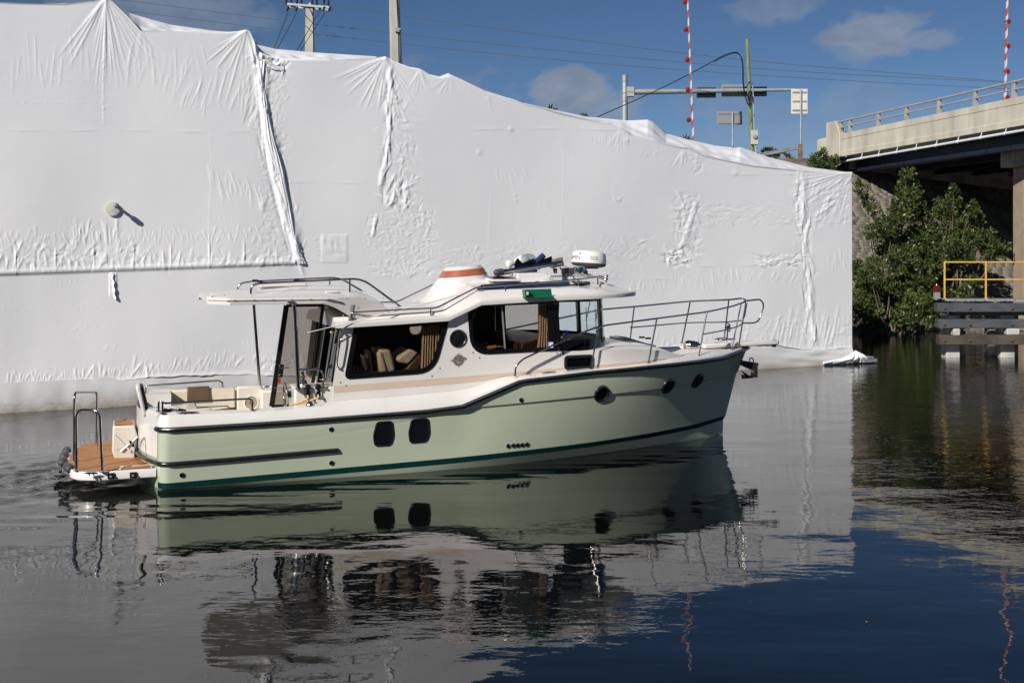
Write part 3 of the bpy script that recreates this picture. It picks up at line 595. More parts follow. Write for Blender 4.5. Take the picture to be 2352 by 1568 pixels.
def build_revetment():
    base = MB(); du = Vector((.933, .359, 0)); dv = Vector((-.359, .933, .8)); dv.normalize(); nn = du.cross(dv).normalized()
    if nn.y > 0: nn = -nn
    o = Vector((13.4, 44, 0))
    base.add([o + du * -5 + dv * -1, o + du * 34 + dv * -1, o + du * 34 + dv * 16, o + du * -5 + dv * 12.5], [(0, 1, 2, 3)])
    rv = obj('revetment', base, bagmat, flat=True); tag(rv, kind='structure')
    r_ = random.Random(4); rowh = .235; items = []
    def bag_vs(w, h, dp, sd):
        q = random.Random(sd); m = MB(); rs = []
        for i, s in enumerate((-1, -.82, .82, 1)):
            sc = .55 if abs(s) == 1 else 1
            rs.append([Vector((s * w / 2, a * h / 2 * sc, b * dp * sc)) + Vector((0, q.uniform(-.012, .012), q.uniform(-.012, .012))) for a, b in ((-1, 0), (-.85, .7), (0, 1), (.85, .75), (1, 0))])
        m.rings(rs, True, True); return m
    protos = []
    for k in range(5):
        m = bag_vs(.60, rowh * 1.02, .12, k); protos.append(m)
    for r in range(int(13.5 / rowh)):
        off = r_.uniform(0, .6); x = -5 + off
        while x < 33.5:
            w = r_.uniform(.46, .72); u = x + w / 2; v = r * rowh - .6
            items.append((u, v, w, r_.uniform(-.03, .03), r_.randrange(5))); x += w + .012
    Rm = Matrix((du, dv, nn)).transposed()
    # the photograph's visible stretches: nearest the film corner and low at the right
    def score(it):
        u, v = it[0], it[1]; p = o + du * u + dv * v; px = 1176 + p.x / p.y * FP; py = HY - (p.z - CH) / p.y * FP
        vis = (1957 < px < 2040 and 420 < py < 700) or (2040 < px < 2120 and 430 < py < 480) or (2180 < px < 2345 and 600 < py < 700)
        return (0 if vis else 1, p.y)
    items.sort(key=score); meshes = []
    for m in protos:
        me = obj('sandbag', m, bagmat, rv, 60); meshes.append(me)
    rest = MB(); cnt = 0
    for i, (u, v, w, tw, k) in enumerate(items):
        rt = Rm @ Matrix.Rotation(tw, 3, 'Z'); p = o + du * u + dv * v
        if i < 298:
            if i < 5: ob = meshes[i]; k = i
            else: ob = share(meshes[k], 'sandbag', p, rv)
            ob.location = p; ob.rotation_euler = rt.to_euler(); ob.scale = (w / .60, 1, 1)
        else:
            if p.z > 8.0: continue
            mt = Matrix.Translation(p) @ rt.to_4x4() @ Matrix.Diagonal((w / .60, 1, 1, 1)); rest.merge(protos[k], mt)
    so = obj('sandbag_rows', rest, bagmat, rv, 60); tag(so, kind='stuff')
build_revetment()
def near_bank():
    m = MB(); m.box((0, -30, -.6), (400, 63.2, 4.2)); tag(obj('near_bank', m, soil), kind='structure')
    q = random.Random(8); g = MB()  # unseen tree mass, added to cut low skylight and darken steel reflections
    for k in range(90):
        x = -130 + k * 2.95 + q.uniform(-1, 1); y = -21 + q.uniform(-4, 4); r_ = q.uniform(3, 4.6); h = q.uniform(3.0, 6.2)
        for j in range(3):
            c = Vector((x + q.uniform(-1.5, 1.5), y + q.uniform(-1, 1), h * (.4 + .45 * j))); prof = [(.01, -r_), (r_ * .7, -r_ * .7), (r_, 0), (r_ * .72, r_ * .66), (.01, r_ * .95)]
            g.lathe(prof, c, (q.uniform(-.2, .2), q.uniform(-.2, .2), 1), 9)
    tag(obj('skylight_blocker_trees', g, mat('skylight blocker foliage', (.05, .075, .025), .9, col2=(.02, .035, .012), vscale=1.5, bump=.3, bscale=3), flat=True), 'unseen dark tree mass added behind the viewer to dim skylight and reflections', 'trees', kind='stuff')
near_bank()
def build_bridge():
    r = empty('road_bridge', B0, 0, 'pale concrete road bridge with dark girders crossing overhead at the right', 'bridge')
    zb, zt = 8.5, 9.72; up = Vector((0, 0, 1))
    def bp(t, a, z): return BD * t + BN * a + up * z
    # parapet: built as separate panels between joints
    T = [0, 3.55, 6.9, 10.2, 13.4, 16.6, 19.8, 23]
    tiles = []
    for i in range(len(T) - 1):
        m = MB(); a, b = T[i] + .012, T[i + 1] - .012
        pf = [(0, zb), (-.05, zb + .02), (-.05, zb + .26), (0, zb + .30), (.0, zt - .34), (.025, zt - .33), (.025, zt - .30), (0, zt - .29), (0, zt), (.28, zt), (.28, zb)]
        m.rings([[bp(a, x, z) for x, z in pf], [bp(b, x, z) for x, z in pf]]); obj('parapet_panel', m, concrete, r, 20)
    m = MB(); m.prism([bp(-.05, -.04, zb - .1), bp(-.05, -.04, zt + .05), bp(-.5, -.04, zt + .75), bp(-1.4, -.04, zt + .75), bp(-1.4, -.04, zb - .1)], BN * .4); m.rings([[bp(-.9, -.041, zt + .1 + 0 * k) for k in (0,)] * 3, [bp(-.9, -.041, zt + .1)] * 3]) if False else None
    obj('end_block', m, concrete, r, 20, bevel=.03)
    m = MB(); m.box(bp(-1.85, .1, (zb + zt) / 2 - .1), (.34, .85, zt - zb + .1), Matrix((BN, BD, up)).transposed()); obj('end_block', m, concrete, r, bevel=.03)
    m = MB(); m.prism([bp(-1.9, .3, zb - .15), bp(23, .3, zb - .15), bp(23, .3, zb + .15), bp(-1.9, .3, zb + .15)], BN * 34); obj('deck_slab', m, concrete, r, bevel=.02)  # unseen far width of deck and girders, added to darken the underside
    for k in range(13):
        m = MB(); a = .75 + k * 2.4
        for (w, z0, z1) in ((.5, 7.66, 7.70), (.06, 7.7, 8.30), (.5, 8.3, 8.34)):
            m.prism([bp(.3, a - w / 2, z0), bp(23, a - w / 2, z0), bp(23, a - w / 2, z1), bp(.3, a - w / 2, z1)], BN * w)
        obj('girder', m, girdm, r, flat=True)
        if k < 5:
            for t in (2, 7, 12, 17):
                m = MB(); m.prism([bp(t, a + .3, 7.8), bp(t, a + 2.1, 7.8), bp(t, a + 2.1, 8.2), bp(t, a + .3, 8.2)], BD * .08); obj('cross_frame', m, girdm, r, flat=True)
    m = MB(); m.prism([bp(-.4, .5, 5), bp(-.4, 34, 5), bp(-.4, 34, 8.35), bp(-.4, .5, 8.35)], BD * .4); obj('abutment', m, oldconc, r)
    # rails
    posts = [-.15, .75, 3.3, 5.6, 8.05, 10.5, 12.9, 15.3, 17.7, 20.1]
    for t in posts:
        m = MB(); m.prism([bp(t - .08, .0, zt), bp(t - .08, .2, zt), bp(t - .08, .16, zt + .72), bp(t - .08, .04, zt + .72)], BD * .16); m.box(bp(t, .1, zt + .01), (.2, .2, .02)); obj('rail_post', m, alu, r, bevel=.006)
    for z, w in ((zt + .66, .05), (zt + .34, .04)):
        m = MB(); m.tube([bp(-.3, .05, z), bp(23, .05, z)], w, 8); obj('hand_rail', m, alu, r)
    m = MB(); m.tube([bp(-.6, -.12, 7.1), bp(-.6, -.12, 8.18), bp(0, -.12, 8.22), bp(23, -.12, 8.34)], .06, 10, .15); obj('drain_pipe', m, pipew, r)
    for i in range(15):
        t = .6 + i * 1.5; m = MB(); m.lathe([(.075, -.03), (.075, .03)], bp(t, -.12, 8.22 + .0053 * t), BD, 10); m.bar(bp(t, -.12, 8.25), bp(t, -.05, 8.5), .03, .03); obj('pipe_clip', m, pipew, r)
    # pier
    pr = empty('bridge_pier', (22, 46, 0), 0, 'tan concrete column and pale cap beam under the bridge at the right edge', 'pier')
    m = MB(); m.box((5.6, 0, 7.55), (12.2, 1.2, .9)); obj('cap_beam', m, oldconc, pr, bevel=.04)
    m = MB(); m.box((.62, 0, 3.55), (1.2, 1.05, 7.1)); obj('column', m, mat('tan column', (.36, .27, .19), .85, var=.15, vscale=1.5, bump=.004, bscale=25), pr, bevel=.04)
    m = MB(); m.box((8.4, 0, 3.55), (1.2, 1.05, 7.1)); obj('column', m, oldconc, pr, bevel=.04)
build_bridge()
# guard rail up the approach
def guard():
    r = empty('guard_rail', (0, 0, 0), 0, 'steel guard rail on timber posts up the bank left of the bridge', 'guard rail')
    pts = [B0 - BD * t + BN * -.9 + Vector((0, 0, 8.75)) for t in (2.6, 4.5, 6.5, 8.6, 10.8, 13, 16)]
    for i, p in enumerate(pts):
        m = MB(); m.box((p.x, p.y, p.z + .3), (.2, .2, .75), Matrix.Rotation(.25, 3, 'Z')); obj('timber_post', m, mat('guard post timber', (.20, .13, .08), .8, var=.3), r) if i % 2 == 0 else obj('steel_post', m, galv, r)
    m = MB()
    m.tube([p + Vector((-.14, -.05, .55)) for p in pts], .045, 6); m.tube([p + Vector((-.14, -.05, .42)) for p in pts], .045, 6); m.bar(pts[0] + Vector((-.15, -.05, .48)), pts[-1] + Vector((-.15, -.05, .48)), .02, .2); obj('rail_beam', m, galv, r)
guard()
# ------------------------------------------------------------------ shrubs
def leaf_mat(name, c, c2, tr=.25):
    m = bpy.data.materials.new(name); m.use_nodes = True; nt = m.node_tree; b = nt.nodes['Principled BSDF']; N = nt.nodes.new; lk = nt.links.new
    at = N('ShaderNodeAttribute'); at.attribute_name = 'tone'; rp = N('ShaderNodeValToRGB'); e = rp.color_ramp.elements
    e[0].color = (*c, 1); e[1].color = (*c2, 1); e[1].position = .85; x = e.new(.95); x.color = (.18, .06, .02, 1); y = e.new(.88); y.color = (*c2, 1)
    lk(at.outputs['Fac'], rp.inputs[0]); lk(rp.outputs[0], b.inputs['Base Color']); b.inputs['Roughness'].default_value = .42; b.inputs['Specular IOR Level'].default_value = .5
    o = nt.nodes['Material Output']; t = N('ShaderNodeBsdfTranslucent'); lk(rp.outputs[0], t.inputs[0]); mx = N('ShaderNodeMixShader'); mx.inputs[0].default_value = tr
    lk(b.outputs[0], mx.inputs[1]); lk(t.outputs[0], mx.inputs[2]); lk(mx.outputs[0], o.inputs[0]); return m
leafm = leaf_mat('mangrove leaves', (.024, .046, .010), (.10, .13, .03)); leafy = leaf_mat('olive leaves', (.07, .075, .018), (.14, .13, .03))
bark = mat('bark', (.13, .10, .075), .9, var=.3, vscale=8, bump=.01, bscale=30)
def leaves(clumps, per, ls=.13, seed=1):
    g = np.random.default_rng(seed); V = []; tone = []
    for (c, r, dens) in clumps:
        n = int(per * dens * (r / .5) ** 2); c = np.array(c)
        # sub-tufts: leaves gather on twig tips
        nt_ = max(4, n // 14); dirs = g.normal(size=(nt_, 3)); dirs /= np.linalg.norm(dirs, axis=1)[:, None]
        rad = r * g.uniform(.45, 1.12, nt_) ; tips = c + dirs * rad[:, None] * np.array([1, 1, .95])
        tt = g.uniform(0, .8, nt_) + .1 * (rad / r)
        for tp, dr, t0 in zip(tips, dirs, tt):
            k = 14; up = np.array([0, 0, .55]) + dr; up /= np.linalg.norm(up)
            a = g.normal(size=(k, 3)) * .85 + up; a /= np.linalg.norm(a, axis=1)[:, None]
            b = np.cross(a, g.normal(size=(k, 3))); b /= np.linalg.norm(b, axis=1)[:, None]
            l = ls * g.uniform(.6, 1.25, k)[:, None]; p = tp + g.normal(size=(k, 3)) * .05
            q = np.stack([p, p + a * l * .5 + b * l * .24, p + a * l, p + a * l * .5 - b * l * .24], 1); V.append(q.reshape(-1, 3))
            tn = np.clip(t0 + g.normal(0, .12, k), 0, .88); tn[g.uniform(size=k) < .006] = .97; tone.append(np.repeat(tn, 4))
    V = np.concatenate(V); tone = np.concatenate(tone); Fq = np.arange(len(V)).reshape(-1, 4); return V, Fq, tone
def shrub(name, base, clumps, label, cat, per=820, ls=.15, m=None, seed=1, stems=6, group=None):
    base = Vector(base); r = empty(name, base, 0, label, cat, group); cl = [((Vector(c) - base), rr, dn) for c, rr, dn in clumps]
    V, Fq, tone = leaves(cl, per, ls, seed); np_mesh('crown', V, Fq, m or leafm, r, smooth=False, attrs={'tone': tone})
    tr = MB(); q = random.Random(seed)
    top = sorted(cl, key=lambda c: -c[0].z)
    for (c, rr, _) in (top[:stems] + q.sample(cl, min(len(cl), stems))):
        s = Vector((q.uniform(-.5, .5) + c.x * .3, q.uniform(-.3, .3), -.3)); mid = s.lerp(c, .5) + Vector((q.uniform(-.3, .3), q.uniform(-.2, .2), .2)); e = c + Vector((0, 0, rr * .7))
        pts = fillet([s, mid, e], 1.0); tr.tube(pts, [.045 * (1 - .85 * i / (len(pts) - 1)) for i in range(len(pts))], 6)
    obj('trunk', tr, bark, r); return r
def cl_from_px(lst, Y0, seed=3):
    q = random.Random(seed); out = []
    for (px, py, rp, d) in lst:
        Y = Y0 + q.uniform(-.9, .9); p = W(px, py, Y); out.append((p, rp / FP * Y, d))
    return out
big = [(2087, 402, 14, 1.2), (2085, 425, 20, 1.3), (2092, 452, 24, 1.3), (2078, 440, 16, 1), (2095, 480, 26, 1.2), (2065, 470, 18, .9), (2068, 500, 22, 1), (2110, 510, 30, 1), (2050, 490, 14, .8), (2040, 520, 26, 1), (2020, 500, 15, .8), (2005, 480, 12, .8), (1992, 462, 14, .9), (1982, 440, 13, .9), (1967, 428, 13, .9), (2010, 530, 20, 1),
       (1995, 530, 14, .8), (2050, 560, 34, 1), (2090, 560, 32, 1), (2125, 540, 26, 1), (2130, 575, 34, 1), (2075, 600, 36, 1), (2030, 590, 24, .9), (2110, 620, 36, 1), (2145, 600, 28, 1), (2110, 655, 30, 1), (2075, 640, 30, 1)]
right = [(2192, 432, 10, 1.2), (2191, 452, 14, 1.2), (2188, 475, 20, 1.2), (2160, 468, 14, 1), (2170, 490, 22, 1), (2195, 500, 22, 1), (2235, 475, 12, 1.2), (2240, 495, 17, 1.1), (2232, 520, 24, 1), (2205, 530, 30, 1), (2170, 530, 28, 1), (2180, 570, 30, 1), (2215, 565, 28, 1), (2245, 550, 22, 1), (2270, 535, 12, 1), (2262, 560, 18, 1), (2290, 560, 14, 1.1), (2298, 575, 18, 1.1), (2275, 585, 20, 1), (2205, 600, 30, 1), (2180, 630, 28, .9), (2225, 600, 18, .8), (2150, 645, 22, 1), (2165, 665, 16, 1), (2215, 655, 18, 1), (2235, 650, 14, 1), (2210, 675, 20, 1), (2225, 690, 12, .8)]
low = [(1965, 610, 16, 1), (1970, 640, 22, 1), (1985, 665, 24, 1), (1975, 700, 26, 1), (1995, 630, 18, 1), (2010, 680, 30, 1), (2035, 650, 28, 1), (2060, 690, 34, 1), (2000, 720, 26, 1), (2040, 730, 26, 1), (2085, 730, 26, 1), (2100, 700, 30, 1), (2125, 730, 22, 1), (2130, 700, 22, 1), (2010, 612, 20, 1), (1975, 735, 18, 1), (2145, 740, 14, 1), (2065, 752, 14, .9), (2110, 750, 14, .9), (2020, 752, 14, .9), (1980, 757, 12, .8)]
shrub('mangrove_bush', (16.0, 46, 1.2), cl_from_px(big, 45.5), 'tall green bush with a spire of leaves before the dark bridge underside', 'bush', seed=2, stems=9)
shrub('mangrove_bush', (19.2, 46.5, 1.5), cl_from_px(right, 46.5, 5), 'right bush with two leafy spires reaching behind the yellow railing', 'bush', seed=5, stems=9)
shrub('mangrove_bush', (15.4, 43.6, .2), cl_from_px(low, 43.6, 6), 'low spreading bush hanging over the water beside the wrapped vessel', 'bush', seed=8, stems=8)
shrub('bank_shrub', W(1888, 385, 55), cl_from_px([(1865, 372, 9, 1), (1880, 362, 12, 1), (1893, 352, 9, 1), (1900, 370, 14, 1), (1918, 372, 10, 1), (1885, 380, 14, 1), (1912, 384, 9, 1)], 54), 'small bright green shrub at the top of the bank below the parapet end', 'shrub', seed=9, stems=3, ls=.17)
shrub('roadside_shrub', W(1762, 366, 64), cl_from_px([(1748, 352, 7, 1), (1760, 346, 8, 1), (1775, 350, 8, 1), (1782, 358, 7, 1), (1758, 360, 9, 1), (1772, 362, 8, .8), (1808, 362, 7, .6), (1822, 366, 6, .6)], 64), 'olive brown shrub on the bank behind the film roof', 'shrub', m=leafy, seed=10, stems=3, ls=.2, per=800)
def palm(px, py, Y, n, ln, label, seed, spread=(20, 160)):
    q = random.Random(seed); c = W(px, py, Y); base = Vector((c.x, c.y, 1.2)); r = empty('palm_tree', base, 0, label, 'palm', 'palm tops behind the film roof')
    m = MB(); c = c - base
    for i in range(n):
        a = R(spread[0] + (spread[1] - spread[0]) * (i + .5) / n); dirv = Vector((math.cos(a), q.uniform(-.5, .5), math.sin(a))).normalized(); side = dirv.cross(Vector((0, 1, .2))).normalized()
        l = ln * q.uniform(.8, 1.1)
        for k in range(14):
            f_ = .25 + .75 * k / 13; p = c + dirv * l * f_ - Vector((0, 0, .25 * l * f_ * f_ * abs(math.cos(a))))
            for sg in (-1, 1):
                e = p + (dirv * .8 + side * sg * .9).normalized() * l * .34 * (1.15 - f_); w = Vector((.012, 0, .02)); m.add([p - w, e, p + w], [(0, 1, 2)])
        m.tube([c, c + dirv * l * .5, c + dirv * l - Vector((0, 0, .25 * l * abs(math.cos(a))))], .015, 4)
    obj('crown', m, leafm, r, flat=True); t = MB(); t.tube([(0, 0, 0), (c.x * .5 + .1, 0, c.z * .5), c], [.22, .16, .14], 8); obj('trunk', t, bark, r)
palm(1262, 262, 48, 9, .5, 'palm with fan fronds poking just above the film ridge, left of two', 3); palm(1340, 275, 48, 9, .38, 'palm fronds barely showing above the film ridge below the slack cable', 4)
palm(1576, 328, 62, 7, .5, 'tiny palm tips showing left of the near striped barrier arm', 6)

# ------------------------------------------------------------------ fender dock with railing
def build_dock():
    r = empty('fender_dock', (0, 33.2, 0), 0, 'timber fender dock with dark walers and yellow railing at the right', 'dock')
    wal = mat('waler blue grey', (.042, .052, .066), .7, var=.3, vscale=2.5, stretch=(1, 1, 3), bump=.004, bscale=40, col2=(.075, .08, .085)); walb = mat('waler stained', (.07, .055, .04), .75, var=.35, vscale=2, bump=.004, bscale=40)
    pil = mat('pale piling', (.42, .41, .38), .7, var=.25, vscale=3, bump=.004, bscale=30); bolt = mat('rusty bolt', (.10, .045, .03), .8, var=.3, vscale=20); yel = mat('yellow rail paint', (.58, .35, .075), .45, var=.12, vscale=5)
    grat = mat('grey grating', (.22, .23, .24), .7, var=.2, vscale=5); Y = 33.2
    def q(px, py, dy=0): v = W(px, py, Y); return Vector((v.x, dy, v.z))
    x0 = q(2150, 700).x; x1 = x0 + 5.2
    for (ya, yb, xs, mm) in ((695.6, 715.6, 0, wal), (733, 752.5, .02, wal), (769, 790.5, .05, walb)):
        za, zb_ = q(0, ya).z, q(0, yb).z; m = MB(); m.box(((x0 + x1) / 2 + xs, 0, (za + zb_) / 2), (x1 - x0, .3, za - zb_)); wo = obj('waler', m, mm, r, bevel=.012)
        for px in (2165, 2223, 2319, 2400):
            b = MB(); b.lathe([(.045, 0), (.05, .012), (.035, .03), (.001, .034)], (q(px, 700).x, -.15, (za + zb_) / 2 - .03), (0, -1, 0), 10); b.lathe([(.022, .03), (.022, .05), (.001, .052)], (q(px, 700).x, -.15, (za + zb_) / 2 - .03), (0, -1, 0), 6); obj('bolt', b, bolt, r)
    for (a, b, w) in ((2180, 2212, 0), (2306, 2339, 0), (2430, 2462, 0)):
        xa, xb = q(a, 0).x, q(b, 0).x
        m = MB(); m.box(((xa + xb) / 2, .42, .15), (xb - xa, .42, 2.35)); obj('piling', m, pil, r, bevel=.03)
    for (a, b, ya, yb) in ((2186, 2202, 753.6, 770.5), (2308, 2338, 753, 769)):
        xa, xb = q(a, 0).x, q(b, 0).x; za, zb_ = q(0, ya).z, q(0, yb).z; m = MB(); m.box(((xa + xb) / 2, -.02, (za + zb_) / 2), (xb - xa, .26, za - zb_)); obj('spacer_block', m, pil, r, bevel=.04)
    for px in (2222, 2296, 2346):
        m = MB(); m.box((q(px + 6, 0).x, .8, .0), (.3, .3, 2.6)); obj('rear_piling', m, oldconc, r, bevel=.03)
    m = MB(); 
    for yy in (.0, .5): m.box(((x0 + x1) / 2 + .3, yy + .2, 1.42), (x1 - x0 - .6, .15, .18))
    obj('deck_beam', m, wal, r)
    # deck of grating panels and planks
    proto = None; zt = q(0, 692).z
    n = int((x1 - x0) / .31)
    for i in range(n):
        if proto is None:
            pm = MB(); pm.box((0, 0, 0), (.285, 1.0, .06)); proto = obj('deck_plank', pm, grat, r, bevel=.006); proto.location = (x0 + .42, .38, zt + .04)
        else: share(proto, 'deck_plank', (x0 + .42 + i * .31, .38, zt + .04 + random.uniform(-.004, .004)), r)
    # yellow railing
    zp = zt + .07; zr = q(0, 602).z; zm = q(0, 642).z
    for px in (2171, 2266, 2361, 2450):
        x = q(px, 0).x; m = MB(); m.box((x, .05, (zp + zr) / 2), (.05, .05, zr - zp)); m.box((x, .05, zp + .01), (.14, .14, .02)); obj('railing_post', m, yel, r, bevel=.008)
    for z in (zr, zm):
        m = MB(); m.box(((x0 + x1) / 2 + .13, .05, z), (x1 - x0 - .3, .045, .045)); obj('railing_bar', m, yel, r, bevel=.01)
    l = empty('navigation_light', (q(2154.5, 0).x, 33.2 + .1, zt + .08), 0, 'red navigation lantern on a grey box at the dock corner', 'light')
    m = MB(); m.box((0, 0, .10), (.17, .17, .2)); m.box((0, 0, .01), (.24, .22, .02)); obj('light_base', m, M['midgrey'], l, bevel=.01)
    m = MB(); m.lathe([(.055, .2), (.075, .21), (.078, .26), (.072, .4), (.05, .46), (.001, .48)], (0, 0, 0), (0, 0, 1), 16)
    for k in range(6): m.lathe([(.082, .24 + k * .03), (.084, .25 + k * .03), (.078, .26 + k * .03)], (0, 0, 0), (0, 0, 1), 16)
    obj('red_lens', m, mat('red lens', (.16, .005, .006), .12, coat=.6), l)
build_dock()

# ------------------------------------------------------------------ poles, wires, signs, barriers
spunc = mat('spun concrete', (.40, .38, .33), .8, var=.25, vscale=1.5, stretch=(1, 1, .3), bump=.004, bscale=20)
wirem = mat('wire', (.09, .085, .08), .6); cablem = mat('black cable', (.01, .01, .012), .5)
insm = mat('brown insulator', (.05, .025, .02), .25); greenwood = mat('green treated timber', (.20, .26, .12), .85, var=.35, vscale=3, stretch=(3, 3, .4), bump=.01, bscale=18, col2=(.12, .14, .07))
def W0(px, py, Y, base): return W(px, py, Y) - base
def poles():
    base = Vector((W(711.5, 0, 70).x, 70, 1.2)); r = empty('utility_pole', base, 0, 'pointed concrete power pole with crossarm and dark insulators', 'pole')
    Y = 70; s = Y / FP
    ztip, zsh = W(0, 6, Y).z - 1.2, W(0, 20, Y).z - 1.2; m = MB(); rs = []
    for z, w in ((0, .34), (zsh - 2.6, .27), (zsh, .235)): rs.append([Vector((sx * w, sy * w, z)) for sx, sy in ((-1, -1), (1, -1), (1, 1), (-1, 1))])
    rs.append([Vector((sx * .02, sy * .02, ztip)) for sx, sy in ((-1, -1), (1, -1), (1, 1), (-1, 1))]); m.rings(rs); obj('pole_shaft', m, spunc, r, 20, bevel=.01)
    za = W(0, 16, Y).z - 1.2
    m = MB(); m.bar((-1.42, -.32, za + .1), (1.38, -.32, za - .12), .1, .13); m.bar((-1.42, .32, za + .08), (1.38, .32, za - .14), .1, .13); obj('crossarm', m, galv, r, flat=True)
    for px in (664, 688, 723, 750):
        x = (px - 711.5) * s
        for dy in (-.3, .25):
            i_ = MB(); prof = []
            for k in range(16): z = .08 + k * .085; prof += [(.05, z), (.095, z + .02), (.05, z + .045)]
            i_.lathe(prof, (x + dy * .35, dy, za), (0, 0, 1), 10); obj('insulator', i_, insm, r)
    for px, py in ((662, 28), (682, 28), (744, 31), (757, 13)):
        x = (px - 711.5) * s; i_ = MB(); prof = []
        for k in range(6): z = k * .06; prof += [(.04, z), (.08, z + .02), (.04, z + .04)]
        i_.lathe(prof, (x + .12, -.4, za - .1), (-.25, -.3, -.9), 8); obj('strain_insulator', i_, insm, r)
    m = MB()
    m.tube([(-.28, -.29, za - .6), (.26, -.3, za - 1.15)], .02, 5); m.tube([(-.2, -.29, za + .1), (.1, -.33, za - .3), (.26, -.3, za - .7)], .02, 5); m.tube([(-.26, -.3, za - 1.3), (.24, -.3, za - 1.75)], .02, 5); obj('jumper_wire', m, cablem, r)
    for (a, b) in (((662, 29), (628, 113)), ((682, 29), (636, 113)), ((735, 24), (680, 118)), ((746, 31), (688, 118))):
        p0 = W(a[0], a[1], 69.6); d_ = (W(b[0], b[1], 68) - p0); m = MB(); m.tube([p0, p0 + d_ * .9 - Vector((0, 0, .05)), p0 + d_ * 1.9], .022, 5); o = obj('guy_wire', m, cablem); tag(o, {662: 'leftmost slanting wire dropping from the crossarm end', 682: 'second slanting wire from the left below the crossarm', 735: 'thin slanting wire passing behind the concrete pole', 746: 'rightmost slanting wire from the right crossarm end'}[a[0]], 'wire', 'slanting wires below the crossarm')
    # big square concrete pole
    Y = 45; base = Vector((W(907, 0, Y).x, Y, 1.2)); r = empty('utility_pole', base, 0, 'thick tapered concrete pole with cables running down its face', 'pole')
    w1 = 23 / 2 / FP * Y; m = MB(); m.rings([[Vector((sx * w, sy * w, z)) + Vector(((z - 12) * -.022, 0, 0)) for sx, sy in ((-.6, -1), (.6, -1), (1, -.6), (1, .6), (.6, 1), (-.6, 1), (-1, .6), (-1, -.6))] for z, w in ((0, w1 * 1.3), (10, w1 * 1.07), (17, w1 * .9))]); obj('pole_shaft', m, spunc, r, 15)
    m = MB()
    for k, x in enumerate((.02, .14)): m.tube([(x + .12 + (12 - z) * .02 + .03 * math.sin(z * 1.3 + k), -w1 * 1.12, z) for z in np.arange(6, 16.9, .4)], .013, 5)
    obj('down_cable', m, cablem, r)
    m = MB(); zc = W(0, 73, Y).z - 1.2; m.box((.14, -w1 - .05, zc), (.2, .12, .16)); m.lathe([(.05, 0), (.06, .1), (.03, .14)], (.2, -w1 - .05, zc), (.7, -.7, .2), 10); obj('cable_bracket', m, M['midgrey'], r, bevel=.01)
    # green pole, meter, slack cable
    Y = 62; base = Vector((W(1720, 0, Y).x, Y, 8.6)); r = empty('timber_pole', base, 0, 'greenish timber pole carrying a meter box and a slack black cable', 'pole')
    m = MB(); zt = W(0, 91, Y).z - 8.6; m.tube([(.28, 0, -1), (0.05, 0, zt * .5), (-.1, 0, zt)], [.135, .12, .10], 12); obj('pole_shaft', m, greenwood, r)
    zm = W(0, 317, Y).z - 8.6; m = MB(); m.box((.28, -.18, zm), (.42, .22, .82)); obj('meter_box', m, mat('meter box', (.42, .43, .36), .6, var=.1), r, bevel=.02)
    m = MB(); m.lathe([(.13, 0), (.13, .05), (.09, .1), (.001, .11)], (.31, -.29, zm + .02), (0, -1, 0), 18); obj('meter', m, M['midgrey'], r)
    m = MB(); m.tube([(.28, -.18, zm + .4), (.26, -.15, zm + 1.6), (.2, -.14, zm + 3.1), (.12, -.15, zm + 3.2)], .035, 8, .1); m.tube([(.36, -.18, zm - .4), (.4, -.18, zm - 1.4)], .04, 8); obj('conduit', m, galv, r)
    m = MB(); q = random.Random(3)
    for k in range(5):
        cx = -.02 + k * .02; zz = W(0, 222, Y).z - 8.6; m.tube([(cx + .10 * math.sin(t), -.2 - .02 * k, zz - .0 + .32 * math.cos(t) - .1 * k * .5) for t in np.linspace(0, 6.28, 14)], .016, 5)
    obj('cable_coil', m, cablem, r)
    pts = [(1372, 269), (1420, 248), (1480, 221), (1540, 193), (1600, 162), (1640, 140), (1665, 126), (1690, 119), (1702, 128), (1706, 150), (1706, 185), (1709, 215), (1718, 242), (1722, 235)]
    m = MB(); m.tube(fillet([W(x, y, 58 + (i * .3)) for i, (x, y) in enumerate(pts)], .8), .03, 6); m.tube(fillet([W(x + 1.6, y + 2, 58 + (i * .3)) for i, (x, y) in enumerate(pts[5:-1])], .8), .022, 6)
    tag(obj('service_cable', m, cablem), 'slack black cable looping up to the green timber pole', 'cable')
    # mast arm with signals
    Y = 75; base = Vector((W(1435, 0, Y).x, Y, 8.4)); r = empty('signal_mast', base, 0, 'grey steel mast with a long arm over the approach road', 'mast')
    zt = W(0, 175, Y).z - 8.4; za = W(0, 212, Y).z - 8.4; m = MB(); m.tube([(0, 0, -2), (0, 0, zt)], [.24, .2], 16); m.lathe([(.22, 0), (.22, .05), (.05, .09)], (0, 0, zt), (0, 0, 1), 16); obj('mast_pole', m, galv, r)
    xe = W(1822, 0, Y).x - base.x; m = MB(); m.tube([(.2, -.05, za), (xe * .5, -.05, za + .08), (xe, -.05, za + .16)], [.21, .16, .10], 12); obj('mast_arm', m, galv, r)
    m = MB(); m.box((.4, -.05, za), (.5, .5, .68)); obj('arm_bracket', m, mat('bracket', (.33, .34, .29), .6), r, bevel=.02)
